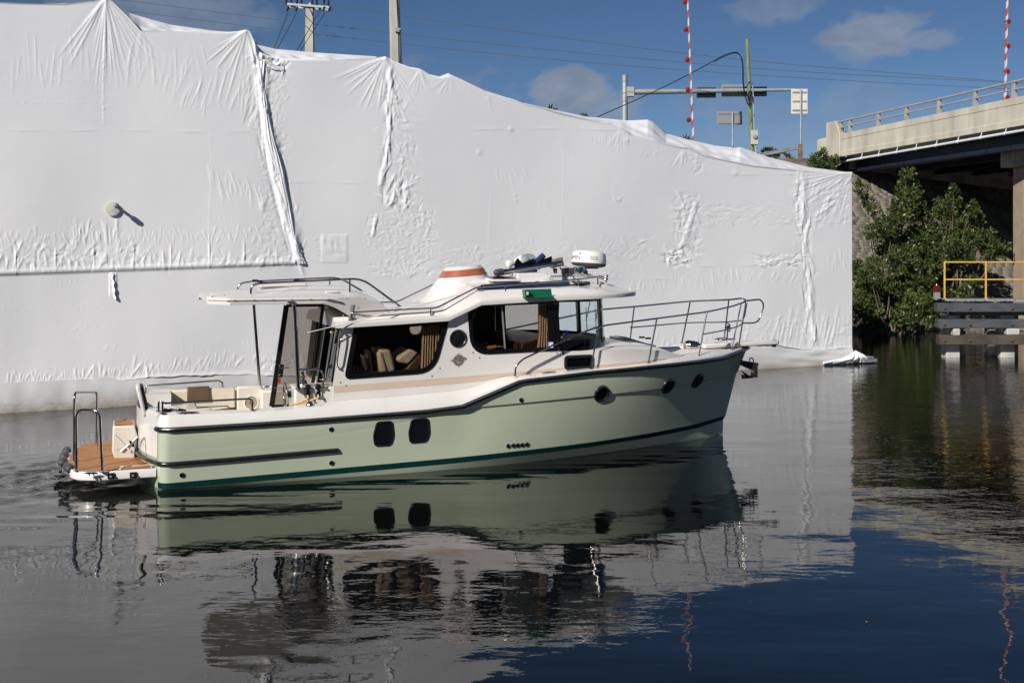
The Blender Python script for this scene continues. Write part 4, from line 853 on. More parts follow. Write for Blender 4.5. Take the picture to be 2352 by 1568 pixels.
    for (x0, x1, y0, y1, mm, nm, lb) in ((1602, 1645, 201, 223, M['black'], 'signal_head', 'left dark signal head'), (1710, 1762, 199, 220, M['black'], 'signal_head', 'right dark signal head'), (1659, 1710, 193, 221, M['midgrey'], 'sign_panel', None)):
        a, b = W(x0, y0, Y) - base, W(x1, y1, Y) - base; m = MB(); c = (a + b) / 2; m.box((c.x, .25, c.z), (abs(b.x - a.x), .1 if nm[5] == 'p' else .35, abs(a.z - b.z)))
        if nm == 'signal_head':
            for k in range(3): m.lathe([(.17, 0), (.19, .25), (.17, .25), (.15, .02)], (c.x + (k - 1) * .42, .43, c.z), (0, 1, 0), 14)
            m.box((c.x, .06, c.z), (.06, .2, .5))
        else:
            for dz in (-.25, .25): m.box((c.x, .17, c.z + dz), (1.5, .05, .06))
        obj(nm, m, mm, r, bevel=.03)
    # signs seen from behind
    def sign(x0, x1, y0, y1, xp, yb, Y, mm, bars, label):
        b_ = Vector((W(xp, 0, Y).x, Y, W(0, yb, Y).z - .3)); r = empty('road_sign', b_, 0, label, 'sign', 'sign backs beyond the film roof')
        a, b = W(x0, y0, Y) - b_, W(x1, y1, Y) - b_; c = (a + b) / 2; m = MB(); m.box((c.x, 0, c.z), (b.x - a.x, .02, a.z - b.z)); obj('sign_plate', m, mm, r, bevel=.008)
        for fz in bars: k = MB(); k.box((c.x, -.03, b.z + (a.z - b.z) * fz), ((b.x - a.x) * .86, .04, .09)); obj('brace', k, galv if mm != M['midgrey'] else M['midgrey'], r, bevel=.01)
        m = MB(); m.tube([(0, -.08, 0), (0, -.08, a.z - .05)], .055, 10); obj('sign_post', m, galv, r)
    sign(1817, 1855, 204.5, 261.5, 1838.5, 360, 60, mat('sign back white', (.60, .56, .50), .5, var=.12, vscale=2), (.14, .5, .86), 'tall pale sign back on a thin post near the bridge end')
    sign(1646, 1704.5, 256, 287, 1682, 345, 64, M['midgrey'], (.15, .85), 'wide grey sign back on a post behind the film roof')
    # barrier arms
    redp = mat('barrier red', (.34, .085, .07), .5, var=.2, vscale=3); whp = mat('barrier white', (.55, .535, .51), .5, var=.12, vscale=3)
    def barrier(a, b, Y, n, side, lamps, label):
        b_ = W(b[0], b[1] + 8, Y); r = empty('barrier_arm', b_, 0, label, 'barrier', 'raised red and white barrier arms')
        p0 = Vector((0, 0, 0)); p1 = W(a[0], a[1], Y) - b_; d = (p1 - p0); wd = .034; q1 = MB(); q2 = MB()
        for i in range(n):
            s0, s1 = p0 + d * (i / n), p0 + d * ((i + 1) / n); w = wd * (1.25 - .5 * i / n); sk = Vector((0, 0, .12))
            tgt = q1 if i % 2 == 0 else q2
            ring = lambda c, dd: [c + Vector((-w, -.06, -dd)), c + Vector((w, -.06, dd)), c + Vector((w, .06, dd)), c + Vector((-w, .06, -dd))]
            tgt.rings([ring(s0, .08), ring(s1, .08)])
        obj('red_stripes', q1, redp, r, flat=True); obj('white_stripes', q2, whp, r, flat=True)
        for (lx, ly) in lamps:
            c = W(lx, ly, Y) - b_; m = MB(); m.lathe([(.001, -.06), (.12, -.05), (.14, 0), (.11, .07), (.001, .1)], c, (0, -1, 0), 14); m.bar(c, c + Vector((side * .22, 0, 0)), .03, .03); obj('warning_lamp', m, mat('red lamp', (.22, .01, .012), .25), r) if 'rl' not in M else obj('warning_lamp', m, M['rl'], r)
    M['rl'] = mat('red lamp', (.20, .01, .012), .25)
    barrier((1574, -120), (1592.5, 322), 58, 25, 1, [(1574, 5), (1575.5, 68), (1579, 137.5), (1580, 206.5), (1582, 275.5), (1572, -60)], 'raised striped barrier arm left of the signal mast with red lamps')
    barrier((2316, -120), (2308, 232), 52, 21, -1, [(2316, 50), (2315, 106.5), (2314, 165), (2313, 224), (2317, -10)], 'raised striped barrier arm at the far right above the bridge rail')
    # overhead wires across the sky
    for (pts, lb) in (([(762, 13), (980, 45), (1347, 95), (1700, 139), (2352, 192), (2700, 214)], 'highest overhead wire leaving the crossarm'), ([(-60, -42), (279, 0), (612, 43), (980, 86), (1347, 124), (1800, 164), (2352, 191.5), (2700, 210)], 'middle overhead wire passing behind both concrete poles'), ([(-60, -18), (279, 24), (612, 66), (980, 108), (1347, 145), (1800, 178), (2352, 207), (2700, 222)], 'lowest overhead wire passing behind both concrete poles')):
        m = MB(); m.tube(fillet([W(x, y, 72) for x, y in pts], 6), .017, 5); tag(obj('power_line', m, wirem), lb, 'wire', 'overhead wires across the sky')
poles()
for (px, py, lb) in ((1990, 1430, 'small pale leaf floating on the dark blue water at the right'),):
    t = CH / ((py - HY) / FP); m = MB(); m.add([(-.016, 0, .012), (0, -.009, .014), (.018, 0, .012), (0, .01, .015)], [(0, 1, 2, 3)]); o = obj('floating_leaf', m, mat('dry leaf', (.35, .25, .14), .7)); o.location = ((px - 1176) / FP * t, t, 0); o.rotation_euler = (0, 0, px); tag(o, lb, 'leaf')
# ------------------------------------------------------------------ the tug-style cruiser
boat = empty('cabin_cruiser', BO, PSI, 'sage green tug style cabin cruiser with white cabin, motoring across the canal', 'boat')
def interp(x, xs, ys): return float(np.interp(x, xs, ys))
def trace(pts, hb):
    xs, zs = [], []
    for px, py in pts:
        y = -1.4
        for _ in range(12): p = L(px, py, y); y = -hb(p.x)
        xs.append(p.x); zs.append(p.z)
    return xs, zs
def plan(B, x0, xe, p): return lambda x: B * max(0.0, 1 - max(0.0, min(1.0, (x - x0) / (xe - x0))) ** p)
XT = L(1716, 799, 0).x; XK = L(1695, 847, 0).x; XS1 = L(1667, 952, 0).x; XS2 = L(1661, 966, 0).x; XW = L(1660, 997, 0).x
bs = plan(1.52, 4.6, XT, 2.9); bk = plan(1.50, 4.4, XK, 2.6); bk2 = plan(1.497, 4.4, XK - .03, 2.6); b1 = plan(1.44, 3.6, XS1, 2.15); b2 = plan(1.43, 3.5, XS2, 2.1); bw = plan(1.40, 3.2, XW, 1.9)
sheer_px = [(353, 989), (674, 969), (980, 945), (1061, 934), (1196, 876), (1362, 855.6), (1500, 842), (1600, 831), (1660, 822), (1716, 799)]
sx_, sz_ = trace(sheer_px, bs)
kx_, kz_ = trace([(353, 1040), (700, 1010), (980, 958), (1081, 935.6), (1220, 923), (1366, 908), (1521, 891), (1600, 877), (1695, 852)], bk)
tx_, tz_ = trace([(373, 1110.6), (1041, 1051), (1200, 1034), (1362, 1014.6), (1500, 993), (1600, 973), (1667, 953)], b1)
ux_, uz_ = trace([(374, 1124), (600, 1104), (1041, 1064), (1200, 1046), (1362, 1025), (1500, 1003), (1600, 983), (1662, 963)], b2)
sx_[0] = tx_[0] = ux_[0] = kx_[0] = 0.0
def lines_at(xs_list):
    return None
NU = 90
def line(xe, hb, zf, z_off=0, y_off=0, x0=0.12):
    out = []
    for i in range(NU):
        u = i / (NU - 1); x = x0 + (xe - x0) * (1 - (1 - u) ** 1.35); out.append(Vector((x, -(hb(x) + y_off) if i < NU - 1 else 0, zf(x) + z_off)))
    return out
zs = lambda x: interp(x, sx_, sz_); zk = lambda x: interp(x, kx_, kz_); zt_ = lambda x: interp(x, tx_, tz_); zu = lambda x: interp(x, ux_, uz_)
l_s = line(XT, bs, zs); l_k = line(XK, bk, zk); l_k2 = line(XK - .03, bk2, lambda x: zk(x) - .035); l_1 = line(XS1, b1, zt_); l_2 = line(XS2, b2, zu, 0, 0)
l_k2 = [v + Vector((0, (.025 if v.x > 4.3 else .025 * max(0, (v.x - 3.9) / .4)) if abs(v.y) > .03 else 0, 0)) for v in l_k2]
l_w = line(XW, bw, lambda x: 0.0); l_d = line(XW - .5, lambda x: bw(x + .4) * .8, lambda x: -.45)
def corner(l, r=.16):   # stern quarter: rounds every line from the side onto the transom
    p = l[0]; out = []
    for k in range(6):
        a = math.pi / 2 * k / 6; out.append(Vector((p.x - .12 + r - r * math.cos(math.pi / 2 - a) * 1 - r * 0, 0, p.z))); 
    out = [Vector((p.x - r * math.cos(a) , p.y + r - r * math.sin(a), p.z)) for a in [math.pi / 2 * k / 6 for k in range(6)]]
    return out + l
def mirror(pts): return [Vector((p.x, -p.y, p.z)) for p in pts]
def strip(a, b, mid=3, bulge=0):
    rs = []
    for k in range(mid + 1):
        t = k / mid; rs.append([p.lerp(q, t) + Vector((0, (bulge * math.sin(math.pi * t)) * (1 if abs(p.y) > .02 else 0), 0)) for p, q in zip(a, b)])
    return rs
def both(name, rs, m, sharp=35, parent=None):
    mb = MB(); mb.rings(rs, False, False); mb.rings([mirror(r) for r in rs], False, False); return obj(name, mb, m, parent or boat, sharp)
cs, ck, ck2, c1, c2, cw, cd = map(corner, (l_s, l_k, l_k2, l_1, l_2, l_w, l_d))
hull = MB()
for sgn in (0, 1):
    f = (lambda r: mirror(r)) if sgn else (lambda r: r)
    hull.rings([f(r) for r in strip(cs, ck, 3, -.006)] , False, False); hull.rings([f(ck), f(ck2)], False, False); hull.rings([f(r) for r in strip(ck2, c1, 8, -.0)], False, False)
    hull.rings([f(r) for r in strip(c2, cw, 3)] + [f(cd)], False, False)
hull_o = obj('hull', hull, M['green'], boat, 30)
both('boot_stripe', strip(c1, c2, 2), M['teal'])
def kstep(x): return .025 * min(1, max(0, (x - 3.9) / .4))
def hull_y(x, z):
    P_ = sorted([(zs(x), bs(x)), (zk(x), bk(x)), (zk(x) - .035, bk2(x) - kstep(x)), (zt_(x), b1(x)), (zu(x), b2(x)), (0, bw(x))]); return -interp(z, [a for a, _ in P_], [b for _, b in P_])
def hull_pt(px, py):
    y = -1.45
    for _ in range(14): p = L(px, py, y); y = .5 * y + .5 * hull_y(p.x, p.z)
    return Vector((p.x, hull_y(p.x, p.z), p.z))
def hull_n(p):
    e = .05; dx = Vector((2 * e, hull_y(p.x + e, p.z) - hull_y(p.x - e, p.z), 0)); dz = Vector((0, hull_y(p.x, p.z + e) - hull_y(p.x, p.z - e), 2 * e)); n = dx.cross(dz).normalized(); return n if n.y < 0 else -n
# transom with a pale upper moulding and green lower body
XC = -.04
def tb(y, w): return XC - .26 * (1 - (y / w) ** 2)
tz0 = [(-.45, 1.0), (0, 1.24), (.42, 1.30), (.43, 1.31)]
tr = MB(); tr.rings([[Vector((tb(t * w, w) + .12 * max(0, .1 - z), t * w, z)) for t in np.linspace(-1, 1, 15)] for z, w in tz0], False, False); obj('transom_lower', tr, M['green'], boat)
tr = MB(); tr.rings([[Vector((tb(t * w, w) - .005, t * w, z)) for t in np.linspace(-1, 1, 15)] for z, w in ((.42, 1.31), (.75, 1.35), (.97, 1.37), (1.0, 1.36))], False, False); obj('transom_panel', tr, M['gelcoat'], boat)
for y0_, y1_ in ((-1.37, -.72), (.72, 1.37)):
    tr = MB(); ys_ = np.linspace(y0_, y1_, 7); tr.rings([[Vector((tb(y, 1.38) - .008, y, .80)), Vector((tb(y, 1.38) - .008, y, 1.005)), Vector((tb(y, 1.38) + .03, y, 1.035)), Vector((.2, y, 1.035)), Vector((.2, y, .80))] for y in ys_]); obj('transom_cap', tr, M['gelcoat'], boat, 25)
# rub rails
def rub(name, l, r, flat=1.0, m=None):
    mb = MB()
    for ln in (l, mirror(l)): mb.tube(ln, r, 10)
    o = obj(name, mb, m or M['rubber'], boat, 60); return o
ru = [p + Vector((0, -.012, .0)) for p in [Vector((-.03, -.9, zs(0) + .0))] + cs]
rub('rub_rail', [Vector((p.x - .02 if p.x < .15 else p.x, p.y - (.015 if p.x > .1 else 0), p.z)) for p in cs], .035)
rub('rail_insert', [Vector((p.x - .035 if p.x < .15 else p.x + (.03 if p.x > 9.6 else 0), p.y - (.048 if p.x > .1 else .01), p.z + .012)) for p in cs], .012, m=M['steeldull'])
rivet = MB(); rivet.lathe([(.006, 0), (.005, .004), (.001, .005)], (0, 0, 0), (0, -1, 0), 6)
rv0 = None
for i in range(38):
    x = .3 + i * .245
    if x > XT - .6: break
    p = Vector((x, -bs(x) - .065, zs(x) + .012))
    if rv0 is None: rv0 = obj('rail_screw', rivet, M['steel'], boat); rv0.location = p
    else: share(rv0, 'rail_screw', p, boat)
low = [hull_pt(px, py) for px, py in ((372, 1067), (450, 1061), (550, 1053), (650, 1044), (778, 1033))]; zl = lambda x: interp(x, [p.x for p in low], [p.z for p in low])
lowl = corner([Vector((x, hull_y(x, zl(x)), zl(x))) for x in np.linspace(.12, low[-1].x, 12)])
tl = [Vector((tb(y, 1.31) - .01, y, zl(0))) for y in (0, -.35, -.7, -1.0, -1.22)] + lowl
mb = MB(); mb.tube([p + Vector((-.015, -.012 if p.x > .1 else 0, 0)) for p in tl], .032, 10); mb.tube([p + Vector((-.015, .012 if p.x > .1 else 0, 0)) for p in mirror(tl)], .032, 10); obj('lower_rub_rail', mb, M['rubber'], boat, 60)
# ---- gunwale moulding
gi_px = [(353, 960), (384, 945), (579, 939.5), (673, 931.7), (767, 922), (900, 912), (1040, 898), (1090, 890), (1145, 867), (1183, 862), (1300, 851), (1489, 832), (1563, 820), (1640, 806), (1690, 797)]
gx_, gz_ = [], []
for px, py in gi_px: p = L(px, py, -1.28); y = -1.28; [None for _ in ()]; 
def gun_in(x): return min(1.28, bs(x) - .15) if bs(x) > .25 else max(bs(x) - .15, .0)
for px, py in gi_px:
    y = -1.28
    for _ in range(10): p = L(px, py, y); y = -gun_in(p.x)
    gx_.append(p.x); gz_.append(p.z)
print('gun', [round(a, 2) for a in gx_], [round(a, 2) for a in gz_])
zg = lambda x: max(interp(x, gx_, gz_), zs(x) + .05)
XG = XT - .05
def gl(off_y, zfun): return line(XG, lambda x: max(bs(x) - off_y, 0), zfun)
g0 = gl(.0, lambda x: zs(x) + .025); g1 = gl(.015, lambda x: zs(x) + .04 + .25 * max(zg(x) - zs(x) - .04, 0)); g2 = gl(.09, lambda x: zs(x) + .03 + .85 * max(zg(x) - zs(x) - .03, 0)); g3 = line(XG - .12, gun_in, lambda x: zg(x)); g4 = line(XG - .14, lambda x: max(gun_in(x) - .03, 0), lambda x: zg(x) - .03)
gc = [corner(q, .17) for q in (g0, g1, g2, g3, g4)]
both('gunwale', gc, M['gelcoat'], 25)
# stern deck pieces: quarter tops and transom top
zt0 = zg(.1)
for s in (-1, 1):
    m = MB(); m.prism([(-.05, s * 1.3, zt0 - .005), (-.05, s * .82, zt0 - .005), (.16, s * .84, zt0 - .005), (.16, s * 1.27, zt0 - .005)], (0, 0, -.6))
    obj('quarter_moulding', m, M['gelcoat'], boat, bevel=.02)
m = MB(); m.box((.28, 0, .62), (.6, 1.9, .46)); obj('transom_bench', m, M['cream'], boat, bevel=.03)
# foredeck
def fd_ring(x, n=9):
    w = max(gun_in(x) - .0, .01); return [Vector((x, -w + 2 * w * k / (n - 1), zg(x) - .03 + .03 * math.sin(math.pi * k / (n - 1)))) for k in range(n)]
m = MB(); m.rings([fd_ring(x) for x in np.linspace(5.5, XG - .15, 40)], False, False); obj('foredeck', m, M['nonskid'], boat)
# ---- cabin sides
ycab = lambda x: min(1.262, max(gun_in(x) - .02, .05)) if x > 5 else 1.262
def round_poly(pts, rads):
    out = []; n = len(pts)
    for i, p in enumerate(pts):
        r = rads[i] if isinstance(rads, (list, tuple)) else rads
        if r <= 0: out.append(p); continue
        a, c = pts[i - 1], pts[(i + 1) % n]; d0 = (a - p); d1 = (c - p); rr = min(r, d0.length * .45, d1.length * .45); p0 = p + d0.normalized() * rr; p1 = p + d1.normalized() * rr
        for k in range(7): t = k / 6; out.append(p0 * (1 - t) ** 2 + p * 2 * t * (1 - t) + p1 * t * t)
    return out
def pxz(pts, y=-1.262): return [Vector((q.x, q.z)) for q in (L(a, b, y) for a, b in pts)]
def panel(name, outer, holes, m, side=-1, yf=None, thick=.04, inset=0, parent=None, cuts=None):
    yf = yf or (lambda x: 1.262); loops = [[Vector((p.x, p.y, 0)) for p in outer]] + [[Vector((p.x, p.y, 0)) for p in h] for h in holes]
    tris = tessellate_polygon(loops); vs = [v for l in loops for v in l]
    bm = bmesh.new(); bv = [bm.verts.new((v.x, 0, v.y)) for v in vs]
    for t in tris:
        try: bm.faces.new([bv[i] for i in t])
        except ValueError: pass
    for cx in (cuts or []): bmesh.ops.bisect_plane(bm, geom=bm.verts[:] + bm.edges[:] + bm.faces[:], plane_co=(cx, 0, 0), plane_no=(1, 0, 0))
    for v in bm.verts: v.co.y = side * (yf(v.co.x) - inset)
    bmesh.ops.recalc_face_normals(bm, faces=bm.faces)
    ext = bmesh.ops.extrude_face_region(bm, geom=bm.faces[:]); 
    for g in ext['geom']:
        if isinstance(g, bmesh.types.BMVert): g.co.y -= side * thick
    bmesh.ops.recalc_face_normals(bm, faces=bm.faces)
    me = bpy.data.meshes.new(name); bm.to_mesh(me); bm.free(); me.shade_smooth(); me.set_sharp_from_angle(angle=R(30)); me.materials.append(m)
    o = bpy.data.objects.new(name, me); COL.objects.link(o); o.parent = parent or boat; return o
def ring_panel(name, a, b, m, side, yf, y0, thick):
    mb = MB(); P = lambda q, o: Vector((q.x, side * (yf(q.x) - y0 - o), q.y)); mb.rings([[P(q, thick) for q in a], [P(q, 0) for q in a], [P(q, 0) for q in b], [P(q, thick) for q in b]], True, False); return obj(name, mb, m, boat, 30)
def plate(name, pts, m, side=-1, yf=None, y0=0, thick=.01, parent=None): return panel(name, pts, [], m, side, yf, thick, y0, parent)
def circ(cx, cz, r, n=28, sx=1): return [Vector((cx + r * sx * math.cos(2 * math.pi * k / n), cz + r * math.sin(2 * math.pi * k / n))) for k in range(n)]
def offset_poly(pts, d):
    n = len(pts); A = sum(pts[i].x * pts[(i + 1) % n].y - pts[(i + 1) % n].x * pts[i].y for i in range(n)); s = 1 if A > 0 else -1; out = []
    for i in range(n):
        e0 = (pts[i] - pts[i - 1]); e1 = (pts[(i + 1) % n] - pts[i])
        if e0.length < 1e-6: e0 = e1
        if e1.length < 1e-6: e1 = e0
        n0 = Vector((-e0.y, e0.x)).normalized() * s; n1 = Vector((-e1.y, e1.x)).normalized() * s; b = (n0 + n1)
        b = b.normalized() if b.length > 1e-6 else n0; out.append(pts[i] + b * d / max(b.dot(n0), .6))
    return out
w1 = round_poly(pxz([(813.7, 751), (791.5, 869.8), (997, 854.5), (1030.5, 733)]), [.03, .09, .26, .06])
w2 = round_poly(pxz([(1100, 696), (1075, 718), (1082, 814), (1278.5, 804), (1283, 700), (1283, 688)]), [.03, .05, .30, .01, 0, .01])
port = pxz([(1052, 777)])[0]; pr = .122; hole_p = circ(port.x, port.y, pr)
XWS = L(1283, 745, -1.262).x
topline = [(796, 724), (786, 752), (918, 742), (1029, 728), (1104, 690), (1283, 681)]
trunk_top = [(1283, 806), (1330, 806), (1387, 804.7), (1450, 802), (1497, 803), (1532, 807), (1562, 815), (1580, 822)]
def pxc(pts):
    out = []
    for a, b in pts:
        y = -1.262
        for _ in range(10): p = L(a, b, y); y = -ycab(p.x)
        out.append(Vector((p.x, p.z)))
    return out
low_pts = pxc([(1563, 829), (1489, 835), (1300, 856), (1183, 868), (1145, 874), (1060, 905), (767, 935)])
outer = pxc([(803, 738), (781, 757), (765, 893), (764, 935)])[0:3] + pxz([(764, 938)]) + list(reversed(low_pts))[0:] + pxc(list(reversed(trunk_top))) + pxc([(1283, 683), (1104, 690), (1029, 726), (918, 738), (830, 742)])
cutx = list(np.arange(6.0, 8.4, .15))
oval = round_poly(pxc([(1297, 818), (1297, 848), (1361, 845), (1361, 815)]), .06)
for sd in (-1, 1):
    panel('cabin_side', outer, [w1, w2, hole_p, offset_poly(oval, .015)], M['gelcoat'], sd, ycab, .05, 0, cuts=cutx)
    # saloon window
    for nm, wp in (('saloon_window', w1), ('pilothouse_window', w2)):
        inner = offset_poly(wp, .065 if nm[0] == 's' else .055); fr = ring_panel(nm, offset_poly(wp, -.008), inner, M['blackgloss'], sd, ycab, -.012, .02); gp = plate('pane', offset_poly(inner, -.01), M['glass_side'], sd, ycab, .008, .006, fr)
        if nm[0] == 'p':
            xm = L(1222, 750, -1.262).x; 
            a = pxz([(1222, 706)])[0]; b = pxz([(1226, 800)])[0]
    fr = MB(); c = Vector((port.x, 0, port.y)); fr.lathe([(pr + .012, -.004), (pr + .014, .012), (pr - .006, .016), (pr - .012, .004)], (c.x, sd * 1.262, c.z), (0, sd, 0), 32, False); fo = obj('round_window', fr, M['steeldull'] if sd < 0 else M['black'], boat)
    fr = MB(); fr.lathe([(pr, -.004), (pr * .9, -.0), (.001, .0)], (c.x, sd * 1.262, c.z), (0, sd, 0), 32); obj('pane', fr, M['black'] if sd < 0 else M['glass_side'], fo)
    ov = ring_panel('trunk_window', offset_poly(oval, -.012), offset_poly(oval, .035), M['rubber'], sd, ycab, -.02, .03); plate('pane', offset_poly(oval, .03), M['blackgloss'], sd, ycab, .01, .0, ov)
    # beige stripe
    st = pxc([(767, 886.4), (1041, 866), (1179, 854.4), (1260, 846.5), (1296, 843.5)]) + pxc([(1296, 847.5), (1240, 857), (1183, 860.5), (1145, 866), (1105, 875), (1041, 881), (767, 901.5)])
    panel('beige_stripe', st, [], M['beige'], sd, ycab, .01, -.0035, cuts=cutx)
    st = pxc([(1363, 838), (1439, 833), (1530, 822)]) + pxc([(1530, 824), (1439, 838.5), (1363, 846)])
    panel('beige_stripe', st, [], M['beige'], sd, ycab, .01, -.0035, cuts=cutx)
    for (px, py) in ((782, 878), (842, 879) if False else (795, 885), (992, 863), (1010, 845), (1086, 809), (1101, 821), (1279, 810), (809, 757), (1073, 720)):
        q = pxz([(px, py)])[0]; s_ = MB(); s_.lathe([(.011, 0), (.009, .006), (.001, .007)], (q.x, sd * 1.263, q.y), (0, sd, 0), 8); obj('snap', s_, M['steeldull'], boat)
# black post, sliding pane edge, oval window screws
for sd in (-1, 1):
    plate('corner_pillar', pxz([(1258, 694), (1260, 806), (1288, 804), (1281, 692)]), M['blackgloss'], sd, None, -.016, .05)
    for px, py in ((1272.0, 698.5), (1279, 698.5), (1284, 801)):
        q = pxz([(px, py)])[0]; s_ = MB(); s_.lathe([(.024, 0), (.02, .012), (.001, .014)], (q.x, sd * 1.278, q.y), (0, sd, 0), 12); obj('pillar_bolt', s_, M['steel'], boat)
    a, b = pxz([(1153.5, 704)])[0], pxz([(1160.5, 800)])[0]; s_ = MB(); s_.bar((a.x, sd * 1.24, a.y), (b.x, sd * 1.24, b.y), .03, .02); obj('sliding_frame', s_, M['midgrey'], boat)
for px, py in ((1308, 819), (1317, 818), (1344, 816.5), (1353, 816), (1309, 846), (1319, 845), (1345, 843.5), (1354, 842.5), (1298.5, 834)):
    q = pxc([(px, py)])[0]; s_ = MB(); s_.lathe([(.008, 0), (.006, .006), (.001, .007)], (q.x, -ycab(q.x) - .02, q.y), (0, -1, 0), 8); obj('window_screw', s_, M['steel'], boat)
# ---- hull openings
def hull_disc(name, px, py, r, prof, m, m2, parent=boat, seg=28, out=0, squash=1):
    p = hull_pt(px, py); n = hull_n(p); mb = MB(); mb.lathe([(a * r, b) for a, b in prof], p + n * out, n, seg); o = obj(name, mb, m, parent, 30)
    if m2: k = MB(); k.lathe([(.86 * r, .0), (.4 * r, .004), (.001, .005)], p + n * (out + .004), n, seg); obj('pane', k, m2, o)
    return o
for px, py, r in ((1382, 904.5, .124), (1534.5, 887, .124), (1602, 875, .122)):
    hull_disc('porthole', px, py, r, [(1.16, -.03), (1.12, .012), (1.0, .022), (.90, .02), (.86, -.002)], M['green'] if False else M['rubber'], M['blackgloss'])
for pts in (((866, 969), (900, 967), (903.5, 1000), (897, 1021), (861, 1023), (858, 1000)), ((946, 963), (983, 960.5), (986, 995), (979, 1013), (942, 1016), (939, 993))):
    P3 = [hull_pt(a, b) for a, b in pts]; c = sum(P3, Vector()) / 6; n = hull_n(c)
    q = [Vector((v.x, v.z)) for v in P3]; q = round_poly(q, .045); hy = lambda x, z: -hull_y(x, z)
    mb = MB(); o_ = [Vector((v.x, hull_y(v.x, v.y), v.y)) for v in offset_poly(q, -.012)]; i_ = [Vector((v.x, hull_y(v.x, v.y), v.y)) for v in offset_poly(q, .012)]
    mb.rings([[v + n * -.01 for v in o_], [v + n * .012 for v in o_], [v + n * .014 for v in i_], [v + n * .001 for v in i_]], True, False); w = obj('hull_window', mb, M['rubber'], boat, 50)
    mb = MB(); mb.add([v + n * .004 for v in i_], [tuple(range(len(i_)))]); obj('pane', mb, M['blackgloss'], w)
for px, py in ((418, 1090), (760.5, 985), (761, 1062), (1196.5, 917.5), (1167, 1023), (1179, 1022), (1189, 1021.3), (1199.5, 1020.5), (1210, 1019.5)):
    hull_disc('drain_fitting', px, py, .036, [(1, 0), (.95, .014), (.55, .02), (.5, .004), (.001, .004)], M['steel'], None, seg=14)
    hull_disc('drain_hole', px, py, .02, [(1, .006), (.001, .007)], M['black'], None, seg=10)
p = L(1675, 903, 0); m = MB(); m.tube([Vector((p.x - .03, 0, p.z)) + Vector((.03 + .025 * math.sin(t), 0, .03 * math.cos(t))) for t in np.linspace(0, 6.28, 12)], .006, 6); obj('bow_eye', m, M['steel'], boat)
# ---- trunk top (raised foredeck)
ttx, ttz = [p.x for p in pxc(trunk_top)], [p.y for p in pxc(trunk_top)]
def trunk_ring(x, n=15):
    w = ycab(x); z = interp(x, ttx, ttz); zc = z + interp(x, [5.7, 6.8, 7.6, 8.3], [.10, .11, .085, .0]); r_ = []
    for k in range(n):
        t = -1 + 2 * k / (n - 1); r_.append(Vector((x, w * t, z + (zc - z) * (1 - abs(t) ** 3.2))))
    return r_
m = MB(); xs__ = list(np.linspace(5.6, ttx[-2], 30)); last = trunk_ring(xs__[-1]); front = [Vector((v.x + .06, v.y * .97, zg(v.x) - .02)) for v in last]
m.rings([trunk_ring(x) for x in xs__] + [[v + Vector((.03, 0, -.02)) for v in last], front], False, False); obj('trunk_top', m, M['gelcoat'], boat, 40)
def tz_at(x, y): w = ycab(x); z = interp(x, ttx, ttz); return z + interp(x, [5.7, 6.8, 7.6, 8.3], [.10, .11, .085, .0]) * (1 - abs(y / w) ** 3.2)
m = MB(); cx = L(1455, 785, 0).x; 
m.prism([(cx - .32, -.3, tz_at(cx - .3, 0) - .005), (cx + .3, -.27, tz_at(cx + .3, 0) + .0), (cx + .3, .27, tz_at(cx + .3, 0)), (cx - .32, .3, tz_at(cx - .3, 0) - .005)], (0, 0, .05)); h = obj('foredeck_hatch', m, M['gelcoat'], boat, bevel=.015)
m = MB(); m.prism([(cx - .26, -.24, tz_at(cx - .3, 0) + .048), (cx + .24, -.21, tz_at(cx + .3, 0) + .053), (cx + .24, .21, tz_at(cx + .3, 0) + .053), (cx - .26, .24, tz_at(cx - .3, 0) + .048)], (0, 0, .006)); obj('pane', m, M['glass_smoke'], h)
m = MB(); m.box((cx + .22, -.12, tz_at(cx, 0) + .065), (.1, .03, .03)); m.box((cx + .22, .12, tz_at(cx, 0) + .065), (.1, .03, .03)); obj('latch', m, M['black'], h)
# ---- windshield
zwt = L(1330, 687, -.6).z + .02; zwb = tz_at(6.3, 0) - .03
xcn = L(1284, 745, -1.25).x; xf = L(1378, 740, -.45).x
def ws_ring(z, q): # plan curve at height z
    rk = (zwt - z) * .055; pts = []
    for k in range(25):
        t = -1 + 2 * k / 24; a = abs(t); y = 1.255 * (math.sin(a * math.pi / 2) ** .9) * (1 if t > 0 else -1); x = xcn + (xf + .03 - xcn) * (math.cos(a * math.pi / 2) ** .62) + rk
        pts.append(Vector((x - q, y * (1 - q * .8), z)))
    return pts
def ws_pt(y, z, q=0):
    r_ = ws_ring(z, q); return Vector((interp(y, [p.x * 0 + p.y for p in r_], [p.x for p in r_]), y, z))
wsg = MB(); wsg.rings([ws_ring(z, .0) for z in (zwb, zwb + .2, (zwb + zwt) / 2, zwt)], False, False); ws = obj('windshield', wsg, M['glass_front'], boat, 60)
wb = MB(); zb1 = lambda k: 0; ra = ws_ring(zwb - .12, -.006); rb = ws_ring(zwb + .10, -.006); wb.rings([ra, rb], False, False); wb.rings([ws_ring(zwb + .10, .01), ws_ring(zwb - .12, .01)], False, False); obj('lower_band', wb, M['blackgloss'], ws)
wb = MB(); wb.rings([ws_ring(zwt - .035, -.006), ws_ring(zwt + .05, -.006)], False, False); wb.rings([ws_ring(zwt - .035, .012), ws_ring(zwt + .05, .012)], False, False); obj('upper_band', wb, M['blackgloss'], ws)
for y in (-.45, .45):
    mb = MB(); a, b = ws_pt(y, zwb), ws_pt(y, zwt + .03); mb.bar(a + Vector((-.01, 0, 0)), b + Vector((-.01, 0, 0)), .1, .05, (1, 0, 0)); obj('mullion', mb, M['black'], ws, bevel=.008)
